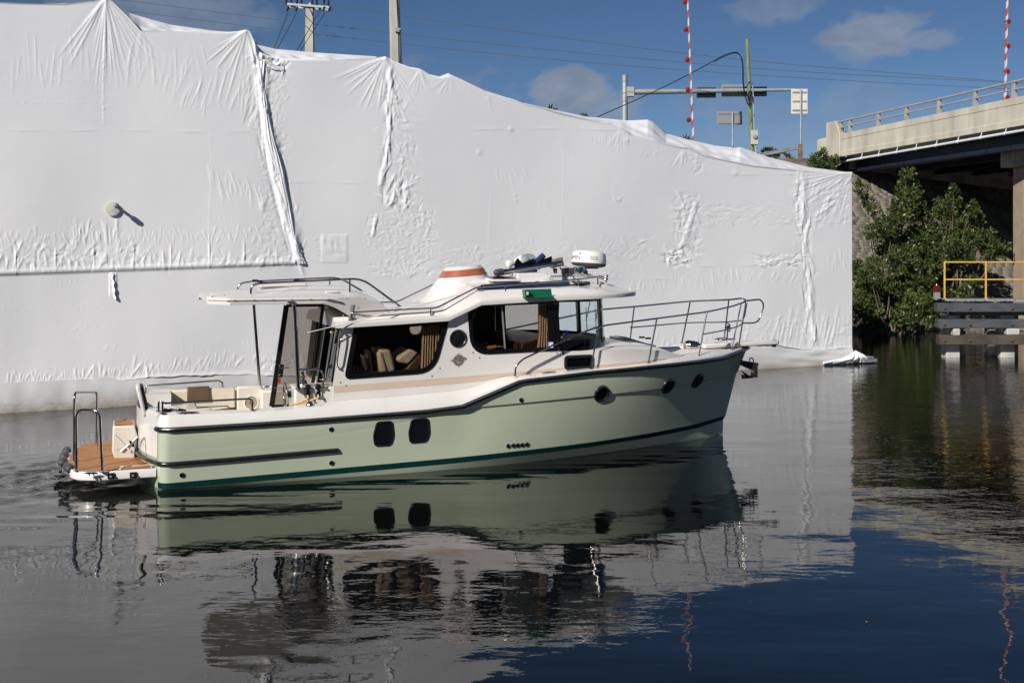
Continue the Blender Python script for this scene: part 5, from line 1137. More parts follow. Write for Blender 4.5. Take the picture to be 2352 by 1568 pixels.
for y, tip in ((-.32, .25), (.05, .3)):
    mb = MB(); a = ws_pt(y, zwt - .02, -.03); b = ws_pt(y + .22, zwt - .42, -.03); mb.tube([a, b], .009, 6); mb.tube([ws_pt(y + .2, zwt - .2, -.025), ws_pt(y + .2, zwt - .62, -.025)], .008, 5); obj('wiper', mb, M['black'], ws)
# ---- roofs
def lipline(pts, y): return [L(a, b, y) for a, b in pts]
lip = lipline([(783, 753.6), (918.6, 745), (1030.5, 737.2), (1106, 701), (1280, 690), (1361, 687)], -1.36)
lx_, lz_ = [p.x for p in lip], [p.z for p in lip]
XV = L(1439, 666, 0).x
def rw(x): return 1.36 * max(0.0, 1 - (max(0, (x - 5.6) / (XV - 5.6))) ** 3.0) ** (1 / 2.2) if x > 5.6 else (1.36 - .25 * max(0, (2.42 - x) / .2) ** 2)
XKN = L(1106, 701, -1.36).x; XKA = L(1030.5, 737, -1.36).x
def roof_ring(x, n=21):
    w = rw(x); ze = interp(x, lx_ + [XV], lz_ + [lz_[-1] + .03]); t_ = .072; cr = interp(x, [2.3, XKA, XKN, 6, XV - .5, XV], [.10, .10, .16, .16, .09, .0]) ; top = []
    ins = min(.16, w * .5)
    z1 = ze + t_
    up_ = interp(x, [2.3, XKA - .1, XKN, 6.2, 6.8, XV], [.07, .08, .14, .10, .04, .0])
    prof = [(-w, ze), (-w - .004, ze + .02), (-w, z1 - .012), (-w + .02, z1)]
    inner = [(-(w - ins), z1 + .02)] if w > .2 else [(-w * .6, z1)]
    inner += [(-(w - ins - .04) if w > .25 else -w * .5, z1 + up_)]
    wi = (w - ins - .04) if w > .25 else w * .5
    arc = [(wi * t, z1 + up_ + cr * (1 - t * t) * .7) for t in np.linspace(-.9, .9, n)]
    rr = prof + inner + arc + [(-a, b) for a, b in reversed(prof + inner)]
    return [Vector((x, a, b)) for a, b in rr]
xsr = list(np.linspace(2.36, XKA, 14)) + list(np.linspace(XKA + .05, XKN - .03, 6)) + list(np.linspace(XKN, 6.5, 14)) + list(XV - (XV - 6.55) * (np.linspace(1, 0.0, 24) ** 2)) 
m = MB(); rs = [roof_ring(x) for x in xsr[:-1]] + [roof_ring(XV - .002)]; m.rings(rs, True, True); obj('cabin_roof', m, M['gelcoat'], boat, 28)
def roof_z(x, y):
    r_ = roof_ring(x); top = [(p.y, p.z) for p in r_[4:-4]]; return interp(y, [a for a, _ in top], [b for _, b in top])
# raised pilothouse top pod
# cockpit hardtop with the swept brow
hy_ = -1.30
XA = L(465, 684, 0).x; hb_pts = lipline([(504, 700), (585, 699.5), (738.5, 698.4), (762, 706.8), (796, 724.5)], hy_)
zh = L(600, 699.5, hy_).z; ztk = L(700, 687, hy_).z
def hw(x): return 1.31 - .36 * max(0, 1 - (x - XA) / .26) ** 1.15 if x < XA + .26 else 1.31
XB0 = L(745, 697, hy_).x; XB1 = L(897, 709, -1.1).x
def ht_ring(x, n=17):
    w = hw(x); zb = zh if x < XB0 else max(interp(x, [XB0, XB0 + .16, XB0 + .4, XB1], [zh, zh - .06, zh - .20, zh - .35]), 0)
    ze = interp(x, [XA, XB0 - .1, XB0 + .5, XB0 + .9, XB1 + .05], [zh + .10, zh + .10, zh + .09, zh - .02, zh - .30]); cr = interp(x, [XA, XA + .6, XB0 - .3, XB0 + .3, XB0 + .8, XB1], [.02, .07, .12, .13, .09, .02])
    w2 = w - interp(x, [XA, XB0, XB1], [.0, .0, .22])
    thick_edge = [(-w2, zb), (-w2 - .006, zb + .02), (-w2, ze - .01), (-w2 + .03, ze)]
    arc = [((w2 - .06) * t, ze + .01 + cr * (1 - abs(t) ** 2.6)) for t in np.linspace(-1, 1, n)]
    und = [((w2 - .12) * t, max(zb + .02, min(zb + .04, ze - .03))) for t in np.linspace(1, -1, 7)]
    return [Vector((x, a, b)) for a, b in thick_edge + arc + [(-a, b) for a, b in reversed(thick_edge)] + und]
xh = list(XA + .001 + (np.linspace(0, 1, 10) ** 1.6) * .55) + list(np.linspace(XA + .7, XB0 - .05, 8)) + list(np.linspace(XB0, XB1 + .05, 16))
m = MB(); m.rings([ht_ring(x) for x in xh], True, True); obj('cockpit_hardtop', m, M['gelcoat'], boat, 28)
def ht_z(x, y): r_ = ht_ring(x)[4:21]; return interp(y, [p.y for p in r_], [p.z for p in r_])
m = MB(); tk = [Vector((x, -(hw(x) + .008), ztk - .0)) for x in list(XA + (np.linspace(.12, 1, 8) ** 1.6) * .55) + list(np.linspace(XA + .6, L(776, 687, hy_).x, 5))]; m.tube(tk, .014, 6); m.tube(mirror(tk), .014, 6); obj('awning_track', m, M['gelcoat'], boat)
for i in range(9):
    x = XA + .35 + i * .26; m = MB(); m.lathe([(.009, 0), (.007, .005), (.001, .006)], (x, -hw(x) - .022, ztk), (0, -1, 0), 6); obj('track_screw', m, M['steeldull'], boat)
# headliner and aft bulkhead
m = MB(); m.rings([[Vector((x, y, interp(x, lx_, lz_) + .01)) for y in np.linspace(-1.2, 1.2, 5)] for x in list(np.linspace(2.45, 6.6, 24))], False, False); obj('headliner', m, M['liner'], boat)
# hardtop hatch and vents
cx = L(640, 668, .1).x; z0 = ht_z(cx, 0); m = MB(); m.prism([(cx - .33, -.36, z0 + .0), (cx + .36, -.36, z0 + .01), (cx + .36, .36, z0 + .01), (cx - .33, .36, z0)], (0, 0, .055)); h = obj('roof_hatch', m, M['gelcoat'], boat, bevel=.015)
m = MB(); m.prism([(cx - .27, -.3, z0 + .054), (cx + .3, -.3, z0 + .06), (cx + .3, .3, z0 + .06), (cx - .27, .3, z0 + .054)], (0, 0, .012)); obj('pane', m, M['glass_smoke'], h)
m = MB();
for dx, dy in ((-.33, -.3), (.3, -.3), (-.33, .3), (.3, .3)): m.box((cx + dx, dy, z0 + .085), (.09, .05, .035))
obj('hinge', m, M['black'], h, bevel=.006)
for (px, py) in ((500, 684.5), (763, 676)):
    q = L(px, py, -1.0 if px < 600 else -1.05); m = MB(); m.box((q.x, q.y, ht_z(q.x, q.y) + .012), (.2, .07, .03)); obj('roof_pad', m, M['gelcoat'], boat, bevel=.012)
# smoke stack fairing
SK = [.085]
def rrect(cx, a, b, z, r=.3, n=6, skew=None):
    out = []
    for sx, sy, a0 in ((1, 1, 0), (-1, 1, 90), (-1, -1, 180), (1, -1, 270)):
        for k in range(n + 1):
            t = R(a0 + 90 * k / n); rr = min(r, a, b) * .98; out.append(Vector((cx + sx * (a - rr) + rr * math.cos(t), sy * (b - rr) + rr * math.sin(t), z)))
    for v in out: v.z += SK[0] * (v.x - cx)
    return out
Z = lambda py, px=1040: L(px, py, 0).z
def srow(py, pl, prr, b): xa, xb = L(pl, py, 0).x, L(prr, py, 0).x; return ((xa + xb) / 2, (xb - xa) / 2, b, Z(py))
rows = [srow(700, 950, 1140, .58), srow(686, 971, 1134, .53), srow(672, 984, 1122, .48), srow(633.5, 1009, 1116, .36)]
m = MB(); m.rings([rrect(c, a, b, z, .34) for c, a, b, z in rows]); sk = obj('smoke_stack', m, M['gelcoat'], boat, 40)
r1_, r2_ = rows[-1], srow(618, 1019, 1107, .31); m = MB(); m.rings([rrect(r1_[0], r1_[1] + .002, r1_[2] + .002, r1_[3], .34), rrect(r2_[0], r2_[1] + .002, r2_[2] + .002, r2_[3], .3)], True, True); obj('orange_band', m, M['orange'], sk, 50)
r3_ = srow(611.5, 1024, 1102, .29); m = MB(); m.rings([rrect(*r2_[:3], r2_[3], .3), rrect(*r3_[:3], r3_[3], .28), rrect(r3_[0], r3_[1] - .04, r3_[2] - .04, r3_[3] + .012, .26)]); obj('stack_cap', m, M['gelcoat'], sk, 40)
# solar panel, roof console, hatches
SK[0] = 0
def on_roof(px, py, y): return L(px, py, y)
sa = [L(1092, 669, -1.0), L(1317, 647, -.95)]; xA_, xB_ = L(1090, 668, -1.0).x, L(1345, 652, -.9).x
zsp = lambda x: roof_z(x, -.95) + .03
lo = [L(1096, 671, -1.14), L(1200, 668.5, -1.13), L(1285, 664, -1.08), L(1357, 653, -.8)]; hi = [L(1106, 655, -.86), L(1200, 650, -.84), L(1285, 647.5, -.78), L(1340, 646.8, -.6)]
lo = [p + Vector((0, .02, .042)) for p in lo]; hi = [p + Vector((0, 0, .012)) for p in hi]
m = MB(); m.rings([[a, b, b + Vector((0, 0, -.02)), a + Vector((0, 0, -.05))] for a, b in zip(lo, hi)]); sp = obj('solar_panel', m, M['solar'], boat)
m = MB(); t0_, t1_ = lo[1].lerp(lo[2], .35), hi[1].lerp(hi[2], .35); m.prism([t0_ + Vector((0, 0, .004)), t0_ + Vector((.06, 0, .004)), t1_ + Vector((.06, 0, .004)), t1_ + Vector((0, 0, .004))], (0, 0, .006)); obj('panel_trim', m, M['steeldull'], sp)
print('solar lo z', [round(p.z - roof_z(p.x, p.y), 3) for p in lo], 'hi', [round(p.z - roof_z(p.x, p.y), 3) for p in hi])
q0, q1 = L(1150, 683, -.3), L(1262, 676, -.3); xq0, xq1 = L(1115, 676, 0).x, L(1300, 676, 0).x
zc = lambda x: roof_z(x, 0)
m = MB(); xr0, xr1 = L(1130, 684, 0).x, L(1265, 676, 0).x; zt1 = L(1180, 677, -.3).z if False else Z(676, 1200) 
b0_ = zc(5.3); m.rings([rrect(5.35, .9, .46, b0_ - .06, .3), rrect(5.35, .82, .40, b0_ + .03, .3)]); obj('roof_pod', m, M['gelcoat'], boat, 40)
xl, xr_ = L(1190, 678, -.35).x, L(1262, 676, -.35).x
zp0, zp1 = b0_ + .02, L(1200, 677, -.35).z
m = MB(); m.prism([(xl, -.36, b0_ - .02), (xr_ + .05, -.36, b0_ - .02), (xr_ - .03, -.34, b0_ + .12), (xl - .02, -.34, b0_ + .12)], (0, .7, 0)); obj('equipment_base', m, M['gelcoat'], boat, bevel=.02)
m = MB(); hx = L(1130, 700, -.5).x; hz = roof_z(hx, -.45); m.prism([(hx - .05, -.62, hz + .015), (hx + .45, -.62, hz + .02), (hx + .45, -.2, hz + .06), (hx - .05, -.2, hz + .055)], (0, 0, .035)); h = obj('roof_hatch', m, M['gelcoat'], boat, bevel=.012); m = MB(); m.prism([(hx + .0, -.56, hz + .055), (hx + .4, -.56, hz + .06), (hx + .4, -.26, hz + .098), (hx + .0, -.26, hz + .093)], (0, 0, .004)); obj('pane', m, M['glass_smoke'], h)
# forward brow hump with horn pod and vent
m = MB(); c = Vector((XV - .62, .0, roof_z(XV - .62, 0) - .02)); m.rings([rrect(c.x - .1, .45, .62, c.z - .03, .4), rrect(c.x - .12, .36, .5, c.z + .035, .36), rrect(c.x - .14, .2, .3, c.z + .055, .2)]); obj('visor_crown', m, M['gelcoat'], boat, 60)
# ---- stainless rails
def bsid(px, py, sd, off=.1):
    y = sd * 1.4
    for _ in range(14): p = L(px, py, y); y = .4 * y + .6 * sd * max(bs(min(p.x, XT - .02)) - off, .05)
    return L(px, py, y)
def rail(name, pts, r=.014, rad=.1, m=None, posts=()):
    mb = MB(); mb.tube(pts, r, 10, rad)
    for a, b in posts: mb.tube([a, b], r * .9, 8); d_ = (a - b).normalized(); mb.lathe([(r * 2.4, -.004), (r * 2.4, .004), (r * 1.2, .012)], a if a.z < b.z else b, (0, 0, 1), 12)
    for e in (pts[0], pts[-1]): mb.lathe([(r * 2.4, -.004), (r * 2.4, .004), (r * 1.2, .012)], e, (0, 0, 1), 12)
    return obj(name, mb, m or M['steel'], boat, 60)
Y_ = lambda lst, y: [L(a, b, y) for a, b in lst]
rail('hardtop_rail', Y_([(575.8, 682), (577, 655), (600, 651), (831, 639.6), (918, 703)], -.95), .016, .16, posts=[tuple(Y_([(803.6, 674), (803.6, 641.5)], -.95))])
rail('hardtop_rail', Y_([(543, 674), (549, 652), (572, 647), (779, 637), (831, 668)], .95), .016, .16, posts=[tuple(Y_([(757.5, 666), (757.5, 638.5)], .95))])
near = [L(806, 741, -1.24), L(807, 716, -1.24), L(822, 716.5, -1.24), L(1003, 707, -1.22), L(1095.6, 659.5, -1.18), L(1283, 646, -1.1), L(1350, 639, -.85), L(1373, 635.7, -.5)]
pst = [(L(989.4, 728, -1.22), L(989.4, 708, -1.22)), (L(1160.7, 686, -1.17), L(1160.7, 655, -1.15)), (L(1329, 669, -.98), L(1329, 641.5, -.95)), (L(1373, 657, -.5), L(1373, 636, -.5))]
rail('roof_rail', near + [near[-1] + Vector((.06, .5, .0))], .013, .07, posts=pst); rail('roof_rail', mirror(near) + [mirror([near[-1]])[0] + Vector((.06, -.5, 0))], .013, .07, posts=[tuple(mirror(p)) for p in pst])
ncurve = [bsid(1182.9, 862, -1), bsid(1184, 842, -1), bsid(1200, 825, -1), bsid(1280, 788, -1), bsid(1372, 749.6, -1), bsid(1506, 731.6, -1), bsid(1623.5, 716.4, -1, .08), bsid(1684.4, 702.8, -1, .06), L(1711.4, 693, -.17)]
pn = [(bsid(1357.5, 845, -1), bsid(1374.6, 749.6, -1)), (bsid(1489.4, 831.7, -1), bsid(1508.6, 731.6, -1)), (bsid(1605, 817, -1), bsid(1623.5, 716.8, -1, .08)), (bsid(1681, 800.5, -1, .08), bsid(1702, 699, -1, .04)), (L(1697, 791.8, -.16), L(1713.7, 690, -.15))]
rail('bow_rail', ncurve, .0145, .22, posts=pn)
fcurve = mirror(ncurve[:4]) + [bsid(1382, 710.5, 1), bsid(1454.7, 704.4, 1), bsid(1584.8, 691.7, 1), bsid(1670, 688.7, 1, .08), L(1706, 684.7, .2), L(1716, 691, .08), L(1710, 727, .08), L(1703, 736, .1)]
pf = [(bsid(1446.5, 787, 1), bsid(1456.6, 705, 1)), (bsid(1566, 787, 1), bsid(1585.5, 691.7, 1)), (bsid(1663.3, 776, 1, .08), bsid(1673.9, 689, 1, .08))]
rail('bow_rail', fcurve, .0145, .16, posts=pf)
rail('mid_rail', [bsid(1616.4, 767.2, -1), bsid(1665, 758, -1, .08), L(1698.5, 748.5, -.22), L(1705, 741.5, -.1)], .012, .1)
rail('mid_rail', [bsid(1449, 752, 1), bsid(1576.6, 741, 1), bsid(1670, 739.6, 1, .08), L(1705.5, 735.6, .12)], .012, .2)
rail('pulpit_loop', [L(1712, 691, -.1), L(1747, 687, -.05), L(1755, 700, 0), L(1743, 737, 0), L(1730, 742, -.05), L(1705.5, 741.5, -.1)], .0145, .12)
rail('gunwale_rail', [L(364, 944, -1.36), L(364.8, 920, -1.36), L(378, 926, -1.40), L(571, 915.5, -1.36), L(580, 920, -1.36), L(579.6, 940, -1.36)], .015, .07, posts=[(L(373.4, 948, -1.39), L(373.4, 924, -1.39))])
rail('gunwale_rail', Y_([(335, 912), (336, 888), (341, 885.6), (502, 873.6), (511, 878), (511.6, 889)], 1.34), .015, .08)
rail('hardtop_post', Y_([(583, 699), (596, 875), (608, 922)], 1.18), .024, .3); rail('hardtop_post', [L(668, 693, -1.3), L(675, 698, -1.25), L(678, 722, -1.22), L(685.6, 892, -1.2)], .026, .12)
rail('helm_rail', [L(686, 849, -1.18), L(731, 846.5, -1.18), L(741, 853, -1.18), L(742.5, 888, -1.18)], .014, .07)
rail('grab_handle', [L(791, 765, -1.30), L(783, 778, -1.34), L(774, 830, -1.34), L(776, 843, -1.30)], .010, .06)
# ---- swim platform
zp = .27
pe = [LZ(349, 1080, zp), LZ(240, 1083.5, zp), LZ(182, 1080, zp)]
plx0 = -1.2
def plat_out(off=0, z=zp):
    pts = [Vector((-.06, -1.25 + off, z)), Vector((-.80, -1.25 + off, z)), Vector((-1.02, -1.16 + off, z)), Vector((-1.15 + off, -.95, z)), Vector((-1.24 + off, -.5, z)), Vector((-1.26 + off, 0, z))]
    pts = fillet(pts, .18); return pts + [Vector((p.x, -p.y, z)) for p in reversed(pts[:-1])]
m = MB(); m.rings([plat_out(.03, zp - .13), plat_out(0, zp - .11), plat_out(0, zp - .02), plat_out(.015, zp)]); platf = obj('swim_platform', m, M['gelcoat'], boat, 40)
# teak planks cut to the outline
po = [Vector((p.x, p.y)) for p in plat_out(.055)]
def clip_x(poly, y0, y1):
    ys = [p for p in poly]; 
    def xmin(y):
        best = 0
        for a, b in zip(poly, poly[1:] + poly[:1]):
            if (a.y - y) * (b.y - y) <= 0 and abs(a.y - b.y) > 1e-9: t = (y - a.y) / (b.y - a.y); best = min(best, a.x + (b.x - a.x) * t)
        return best
    return [(xmin(y), y) for y in np.linspace(y0, y1, 4)]
cz = MB(); cz.prism([Vector((p.x, p.y, zp + .001)) for p in po], (0, 0, .005)); obj('caulk_bed', cz, M['caulk'], platf)
yy = -1.185
while yy < 1.15:
    y1 = min(yy + .165, 1.185); e = clip_x(po, yy + .006, y1 - .006); xr = -.1 if abs((yy + y1) / 2) > .1 else -.1
    m = MB(); m.prism([Vector((a, b, zp + .004)) for a, b in e] + [Vector((xr, y1 - .006, zp + .004)), Vector((xr, yy + .006, zp + .004))], (0, 0, .009)); obj('teak_plank', m, M['teak'], platf, bevel=.001); yy = y1
# hatch outline on the near side
m = MB()
for a, b in (((-.52, -1.2), (-.46, -1.03)), ((-.12, -1.2), (-.10, -1.03)), ((-.52, -1.03), (-.08, -1.03))): m.bar((a[0], a[1], zp + .014), (b[0], b[1], zp + .014), .022, .012)
obj('hatch_trim', m, M['gelcoat'], platf)
for px, py in ((338.5 - 83.5, 1093), (306, 1091)):
    p = L(px, py, -1.26); m = MB(); m.box((p.x, -1.252, p.z + .004), (.09, .03, .075)); m.lathe([(.034, 0), (.034, .03), (.02, .035), (.001, .035)], (p.x, -1.262, p.z), (0, -1, 0), 14); o = obj('platform_latch', m, M['black'], platf, bevel=.004)
    k = MB(); k.lathe([(.016, .037), (.012, .042), (.001, .043)], (p.x, -1.262, p.z), (0, -1, 0), 10); obj('latch_knob', k, M['midgrey'], platf)
def cleat(a, b, name='cleat', h=.035, parent=boat):
    a, b = Vector(a), Vector(b); d = (b - a); m = MB(); c = (a + b) / 2; dn = d.normalized()
    m.tube([a, a.lerp(b, .2) + Vector((0, 0, .004)), b.lerp(a, .2) + Vector((0, 0, .004)), b], [.007, .013, .013, .007], 8)
    for s in (-.16, .16): q = c + d * s; m.lathe([(.02, -h), (.014, -h * .6), (.012, 0)], q, (0, 0, 1), 10)
    return obj(name, m, M['steel'], parent)
cleat(L(409, 948.5, -1.41), L(457, 947, -1.41)); cleat(L(793, 927.5, -1.36), L(829, 925.5, -1.36)); cleat(L(1245, 856.5, -1.38), L(1277, 854, -1.38)); cleat(L(194, 1086.5, -1.3), L(225, 1086.5, -1.3), h=.03)
cleat(LZ(1641, 779, 1.66), LZ(1669, 775, 1.66)); cleat(LZ(1655, 781, 1.63), LZ(1690, 778, 1.63))
m = MB(); p = L(712, 929, -1.33); m.lathe([(.06, 0), (.05, .02), (.03, .04), (.001, .04)], p, (0, -.3, 1), 14); obj('hawse_fitting', m, M['steel'], boat)
# platform staple rails
def stap(bases, tops, name='platform_rail'):
    A = [LZ(a, b, zp + .01) for a, b in bases]; T = [L(tops[0][0], tops[0][1], A[0].y), L(tops[1][0], tops[1][1], A[1].y)]; rail(name, [A[0], T[0], T[1], A[1]], .017, .13)
stap([(176, 1079.7), (235, 1082.5)], [(175, 939), (229.5, 941)]); stap([(170.5, 1061), (222, 1027)], [(171, 900), (223.7, 899.5)])
# roller fenders on the platform edge
for k, (px, py) in enumerate(((153, 1044), (151.5, 1054.5), (152.5, 1066), (157.5, 1078.5))):
    y = (.55, .12, -.32, -.78)[k]; c = L(px, py, y); m = MB(); d = Vector((-.25 * (y * .35), 1, 0)).normalized() if k < 3 else Vector((-.22, 1, 0)).normalized(); l = .15; prof = [(.015, -l), (.04, -l * .95), (.056, -l * .75), (.06, 0), (.056, l * .75), (.04, l * .95), (.015, l)]; m.lathe(prof, (-1.285 + .03 * abs(y) + (.08 if k == 3 else 0), y, .27 + .0), d, 14); obj('fender_roller', m, M['fender'], boat, 50)
m = MB(); m.tube([(-1.32, .75, .27), (-1.34, 0, .27), (-1.27, -.97, .25)], .02, 6, .3); obj('fender_line', m, M['black'], boat)
# folding seat box on the platform
b0 = LZ(263, 1054, zp); b1_ = LZ(312, 1053.5, zp); t0 = L(257, 995, b0.y); t1 = L(314, 993, b1_.y)
yn = (b0.y + b1_.y) / 2; x0, x1 = b0.x, min(b1_.x, -.08); zt2 = t0.z; dpt = .62
def PX(px, py): return L(px, py, yn)
m = MB(); m.prism([PX(263, 1053), PX(310, 1053), PX(310, 1010), PX(257, 1034)], (0, dpt, 0)); obj('seat_box_base', m, M['cream'], boat, bevel=.015)
m = MB(); m.prism([PX(257, 1037), PX(277, 1038), PX(316, 1001), PX(308, 977), PX(259, 979)], (0, dpt + .01, 0)); m_o = obj('seat_box', m, M['cream'], boat, bevel=.02)
m = MB(); q0, q1 = PX(262, 978), PX(306, 978); m.prism([q0 + Vector((.0, .05, .006)), q1 + Vector((0, .05, .006)), q1 + Vector((0, dpt - .05, .006)), q0 + Vector((0, dpt - .05, .006))], (0, 0, .012)); obj('seat_teak', m, M['teak'], m_o)
m = MB(); m.tube([PX(262, 998) + Vector((0, -.012, 0)), PX(300, 1036) + Vector((0, -.012, 0))], .014, 6); m.tube([PX(278, 1036) + Vector((0, -.014, 0)), PX(316, 1002) + Vector((0, -.014, 0))], .016, 6); obj('seat_strap', m, M['gelcoat'], m_o)
m = MB(); 
for a in ((299.5, 1014), (306, 1022)): p = PX(*a); m.box((p.x, p.y - .02, p.z), (.03, .03, .035))
obj('strap_buckle', m, M['black'], m_o, bevel=.004)
m = MB(); m.box((x1 + .05, yn + .12, .5), (.07, .06, .16)); obj('seat_hinge', m, M['darkgrey'], boat)
# transom back rest, slanting aft over the transom
A, B, C, D_ = L(311, 888, -.95), L(329, 951, -.95), L(336, 951, -.95), L(322, 886, -.95)
m = MB(); m.prism([A, B + Vector((.0, 0, -.04)), C, D_], (0, .42, 0)); obj('transom_backrest', m, M['gelcoat'], boat, bevel=.02)
m = MB(); a2 = L(318, 886, -.88); m.prism([L(319, 887, -.88), L(334, 946, -.88), L(342, 941, -.88), L(328, 884, -.88)], (0, .32, 0)); obj('back_cushion', m, M['seatdark'], boat, bevel=.03)
# ---- cockpit
zf = .42
m = MB(); m.box((1.6, 0, zf), (2.0, 2.3, .04)); obj('cockpit_sole', m, M['nonskid'], boat)
def iw(sd):
    m = MB(); xs_ = np.linspace(.12, 2.6, 10); m.rings([[Vector((x, sd * 1.25, zg(x) - .03)) for x in xs_], [Vector((x, sd * 1.22, zf)) for x in xs_]], False, False); return m
for sd in (-1, 1): obj('coaming', iw(sd), M['gelcoat'], boat)
def cushion(name, a, b, y, d, m_, zb=None, bev=.035, tilt=.06, parent=boat, px=None):
    p0, p1 = L(a[0], a[1], y), L(b[0], b[1], y); m = MB(); z0 = min(p0.z, p1.z) if zb is None else zb; z1 = max(p0.z, p1.z)
    m.prism([Vector((p0.x, y, z0)), Vector((p1.x, y, z0)), Vector((p1.x, y + tilt, z1)), Vector((p0.x, y + tilt, z1))], (0, d, 0)); return obj(name, m, m_, parent, bevel=bev)
yb2 = 1.02; sb = cushion('bench_back', (369.5, 941), (541, 891), yb2 + .015, .12, M['vinyl'], L(500, 941, yb2).z - .1, .03)
p0, p1 = L(430, 919, yb2), L(482, 890, yb2); z0, z1 = L(456, 921, yb2).z, L(456, 891, yb2).z
m = MB(); m.prism([Vector((p0.x, yb2 + .0, z0)), Vector((p1.x, yb2, z0)), Vector((p1.x, yb2 + .055, z1 + .012)), Vector((p0.x, yb2 + .055, z1 + .012))], (0, .1, 0)); obj('brown_panel', m, M['brownvinyl'], boat, bevel=.012)
rail('bench_grab_rail', [L(451, 938, yb2 - .02), L(453, 935.5, yb2 - .05), L(524, 932, yb2 - .05), L(524, 934, yb2 - .0)], .012, .02)
m = MB(); m.box((1.15, .9, .55), (1.5, .4, .28)); obj('bench_base', m, M['cream'], boat, bevel=.02)
m = MB(); p0, p1 = L(545, 892, .98), L(602, 938, .98); m.box(((p0.x + p1.x) / 2, 1.05, (p0.z + p1.z) / 2 - .1), (p1.x - p0.x, .12, p0.z - p1.z + .25)); lk_ = obj('side_locker', m, M['cream'], boat, bevel=.02)
c = L(577, 924, .985); m = MB(); m.lathe([(.118, 0), (.122, .012), (.10, .016), (.098, .002)], c, (0, -1, 0), 26); obj('speaker_ring', m, M['cream'], lk_); m = MB(); m.lathe([(.098, .003), (.001, .004)], c, (0, -1, 0), 26); obj('speaker_face', m, mat('taupe', (.28, .25, .19), .5), lk_)
m = MB(); m.lathe([(.03, .008), (.025, .02), (.001, .022)], c + Vector((0, 0, -.0)), (0, -1, 0), 14); obj('speaker_badge', m, M['red'], lk_)
m = MB(); a, b = L(486, 944, -1.08), L(541, 938, -1.08); m.prism([Vector((a.x, -1.1, a.z - .2)), Vector((b.x, -1.1, b.z - .2)), Vector((b.x, -1.1, b.z + .02)), Vector((a.x, -1.1, a.z + .01))], (0, .08, 0)); obj('bench_back', m, M['brownvinyl'], boat, bevel=.02)
m = MB(); a, b = L(410, 944, -1.08), L(486, 940, -1.08); m.prism([Vector((a.x, -1.1, a.z - .2)), Vector((b.x, -1.1, b.z - .2)), Vector((b.x, -1.1, b.z + .02)), Vector((a.x, -1.1, a.z + .01))], (0, .08, 0)); obj('bench_back', m, M['vinyl'], boat, bevel=.02)
for px in (384, 398, 484 - 66):
    m = MB(); p = L(px, 946, -1.3 if px < 390 else -1.15); m.box((p.x, p.y, p.z + .02), (.11, .05, .05), Matrix.Rotation(.25, 3, 'Y')); obj('rod_holder', m, M['black'], boat, bevel=.012)
# helm console
p0, p1 = L(675.7, 890, -1.13), L(767, 887, -1.13); m = MB(); m.box(((p0.x + p1.x) / 2 + .1, -.87, (p0.z + zf) / 2), (p1.x - p0.x + .2, .55, p0.z - zf)); obj('helm_console', m, M['gelcoat'], boat, bevel=.03)
for a, b in ((706.7, 907), (730.5, 906)):
    c = L(a, b, -1.155); m = MB(); m.lathe([(.054, 0), (.052, .015), (.040, .022), (.036, .006), (.001, .006)], c, (0, -1, 0), 20); s_ = obj('power_inlet', m, M['steel'], boat)
    c2 = c + Vector((-.006, -.01, .11)); m = MB(); m.lathe([(.046, 0), (.046, .03), (.03, .038), (.001, .038)], c2, (0, -1, .25), 9); obj('inlet_cap', m, M['black'], s_); m = MB(); m.box(c + Vector((0, -.02, .055)), (.04, .015, .03)); m.lathe([(.026, .0), (.02, .06), (.001, .065)], c, (.2, -1, -.2), 10); obj('plug', m, M['black'], s_)
wc = L(654.5, 905.5, -.78); m = MB(); ax = Vector((-1, 0, .06)).normalized(); ring = [wc + Vector((.0, math.cos(t), math.sin(t))) * .16 for t in np.linspace(0, 2 * math.pi, 33)]; m.tube(ring, .013, 8, cap=False)
for k in range(5): t = 2 * math.pi * k / 5 + .3; m.tube([wc + Vector((.05, 0, 0)), wc + Vector((0, math.cos(t), math.sin(t))) * .16], .009, 6)
wh = obj('steering_wheel', m, M['steel'], boat); m = MB(); m.lathe([(.035, 0), (.05, .03), (.05, .06), (.03, .08), (.04, .10), (.06, .15), (.06, .19)], wc + Vector((.02, 0, 0)), (1, 0, 0), 16); obj('hub', m, M['black'], wh)
p = L(696, 880, -.95); m = MB(); m.lathe([(.05, -.06), (.06, -.02), (.055, .03), (.03, .05), (.001, .05)], p, (0, -1, .2), 16); obj('throttle_base', m, M['steel'], boat); m = MB(); m.tube([p + Vector((0, -.03, 0)), p + Vector((.0, -.04, .12)), p + Vector((-.02, -.04, .17))], [.012, .016, .024], 8); obj('throttle_lever', m, M['black'], boat)
m = MB(); p0, p1 = L(607, 897, .75), L(700, 893, .75); m.box(((p0.x + p1.x) / 2 + .2, .95, (p0.z + zf) / 2), (p1.x - p0.x + .5, .45, p0.z - zf)); obj('galley_cabinet', m, M['cream'], boat, bevel=.03)
cr = MB()
for k in range(2):
    a = L((706.7, 730.5)[k], (908, 907)[k], -1.2); cr.tube([a, a + Vector((.0, -.05, -.03)), L((700, 715)[k], 918, -1.22), L((688, 690)[k], 925 + k, -1.22), L(664, 930 + k, -1.2)], .013, 8, .12)
tag(obj('shore_power_cord', cr, M['rope']), 'tan double cord looping from two chrome inlets beside the wheel', 'cord'); bpy.data.objects['shore_power_cord'].matrix_world = BMAT
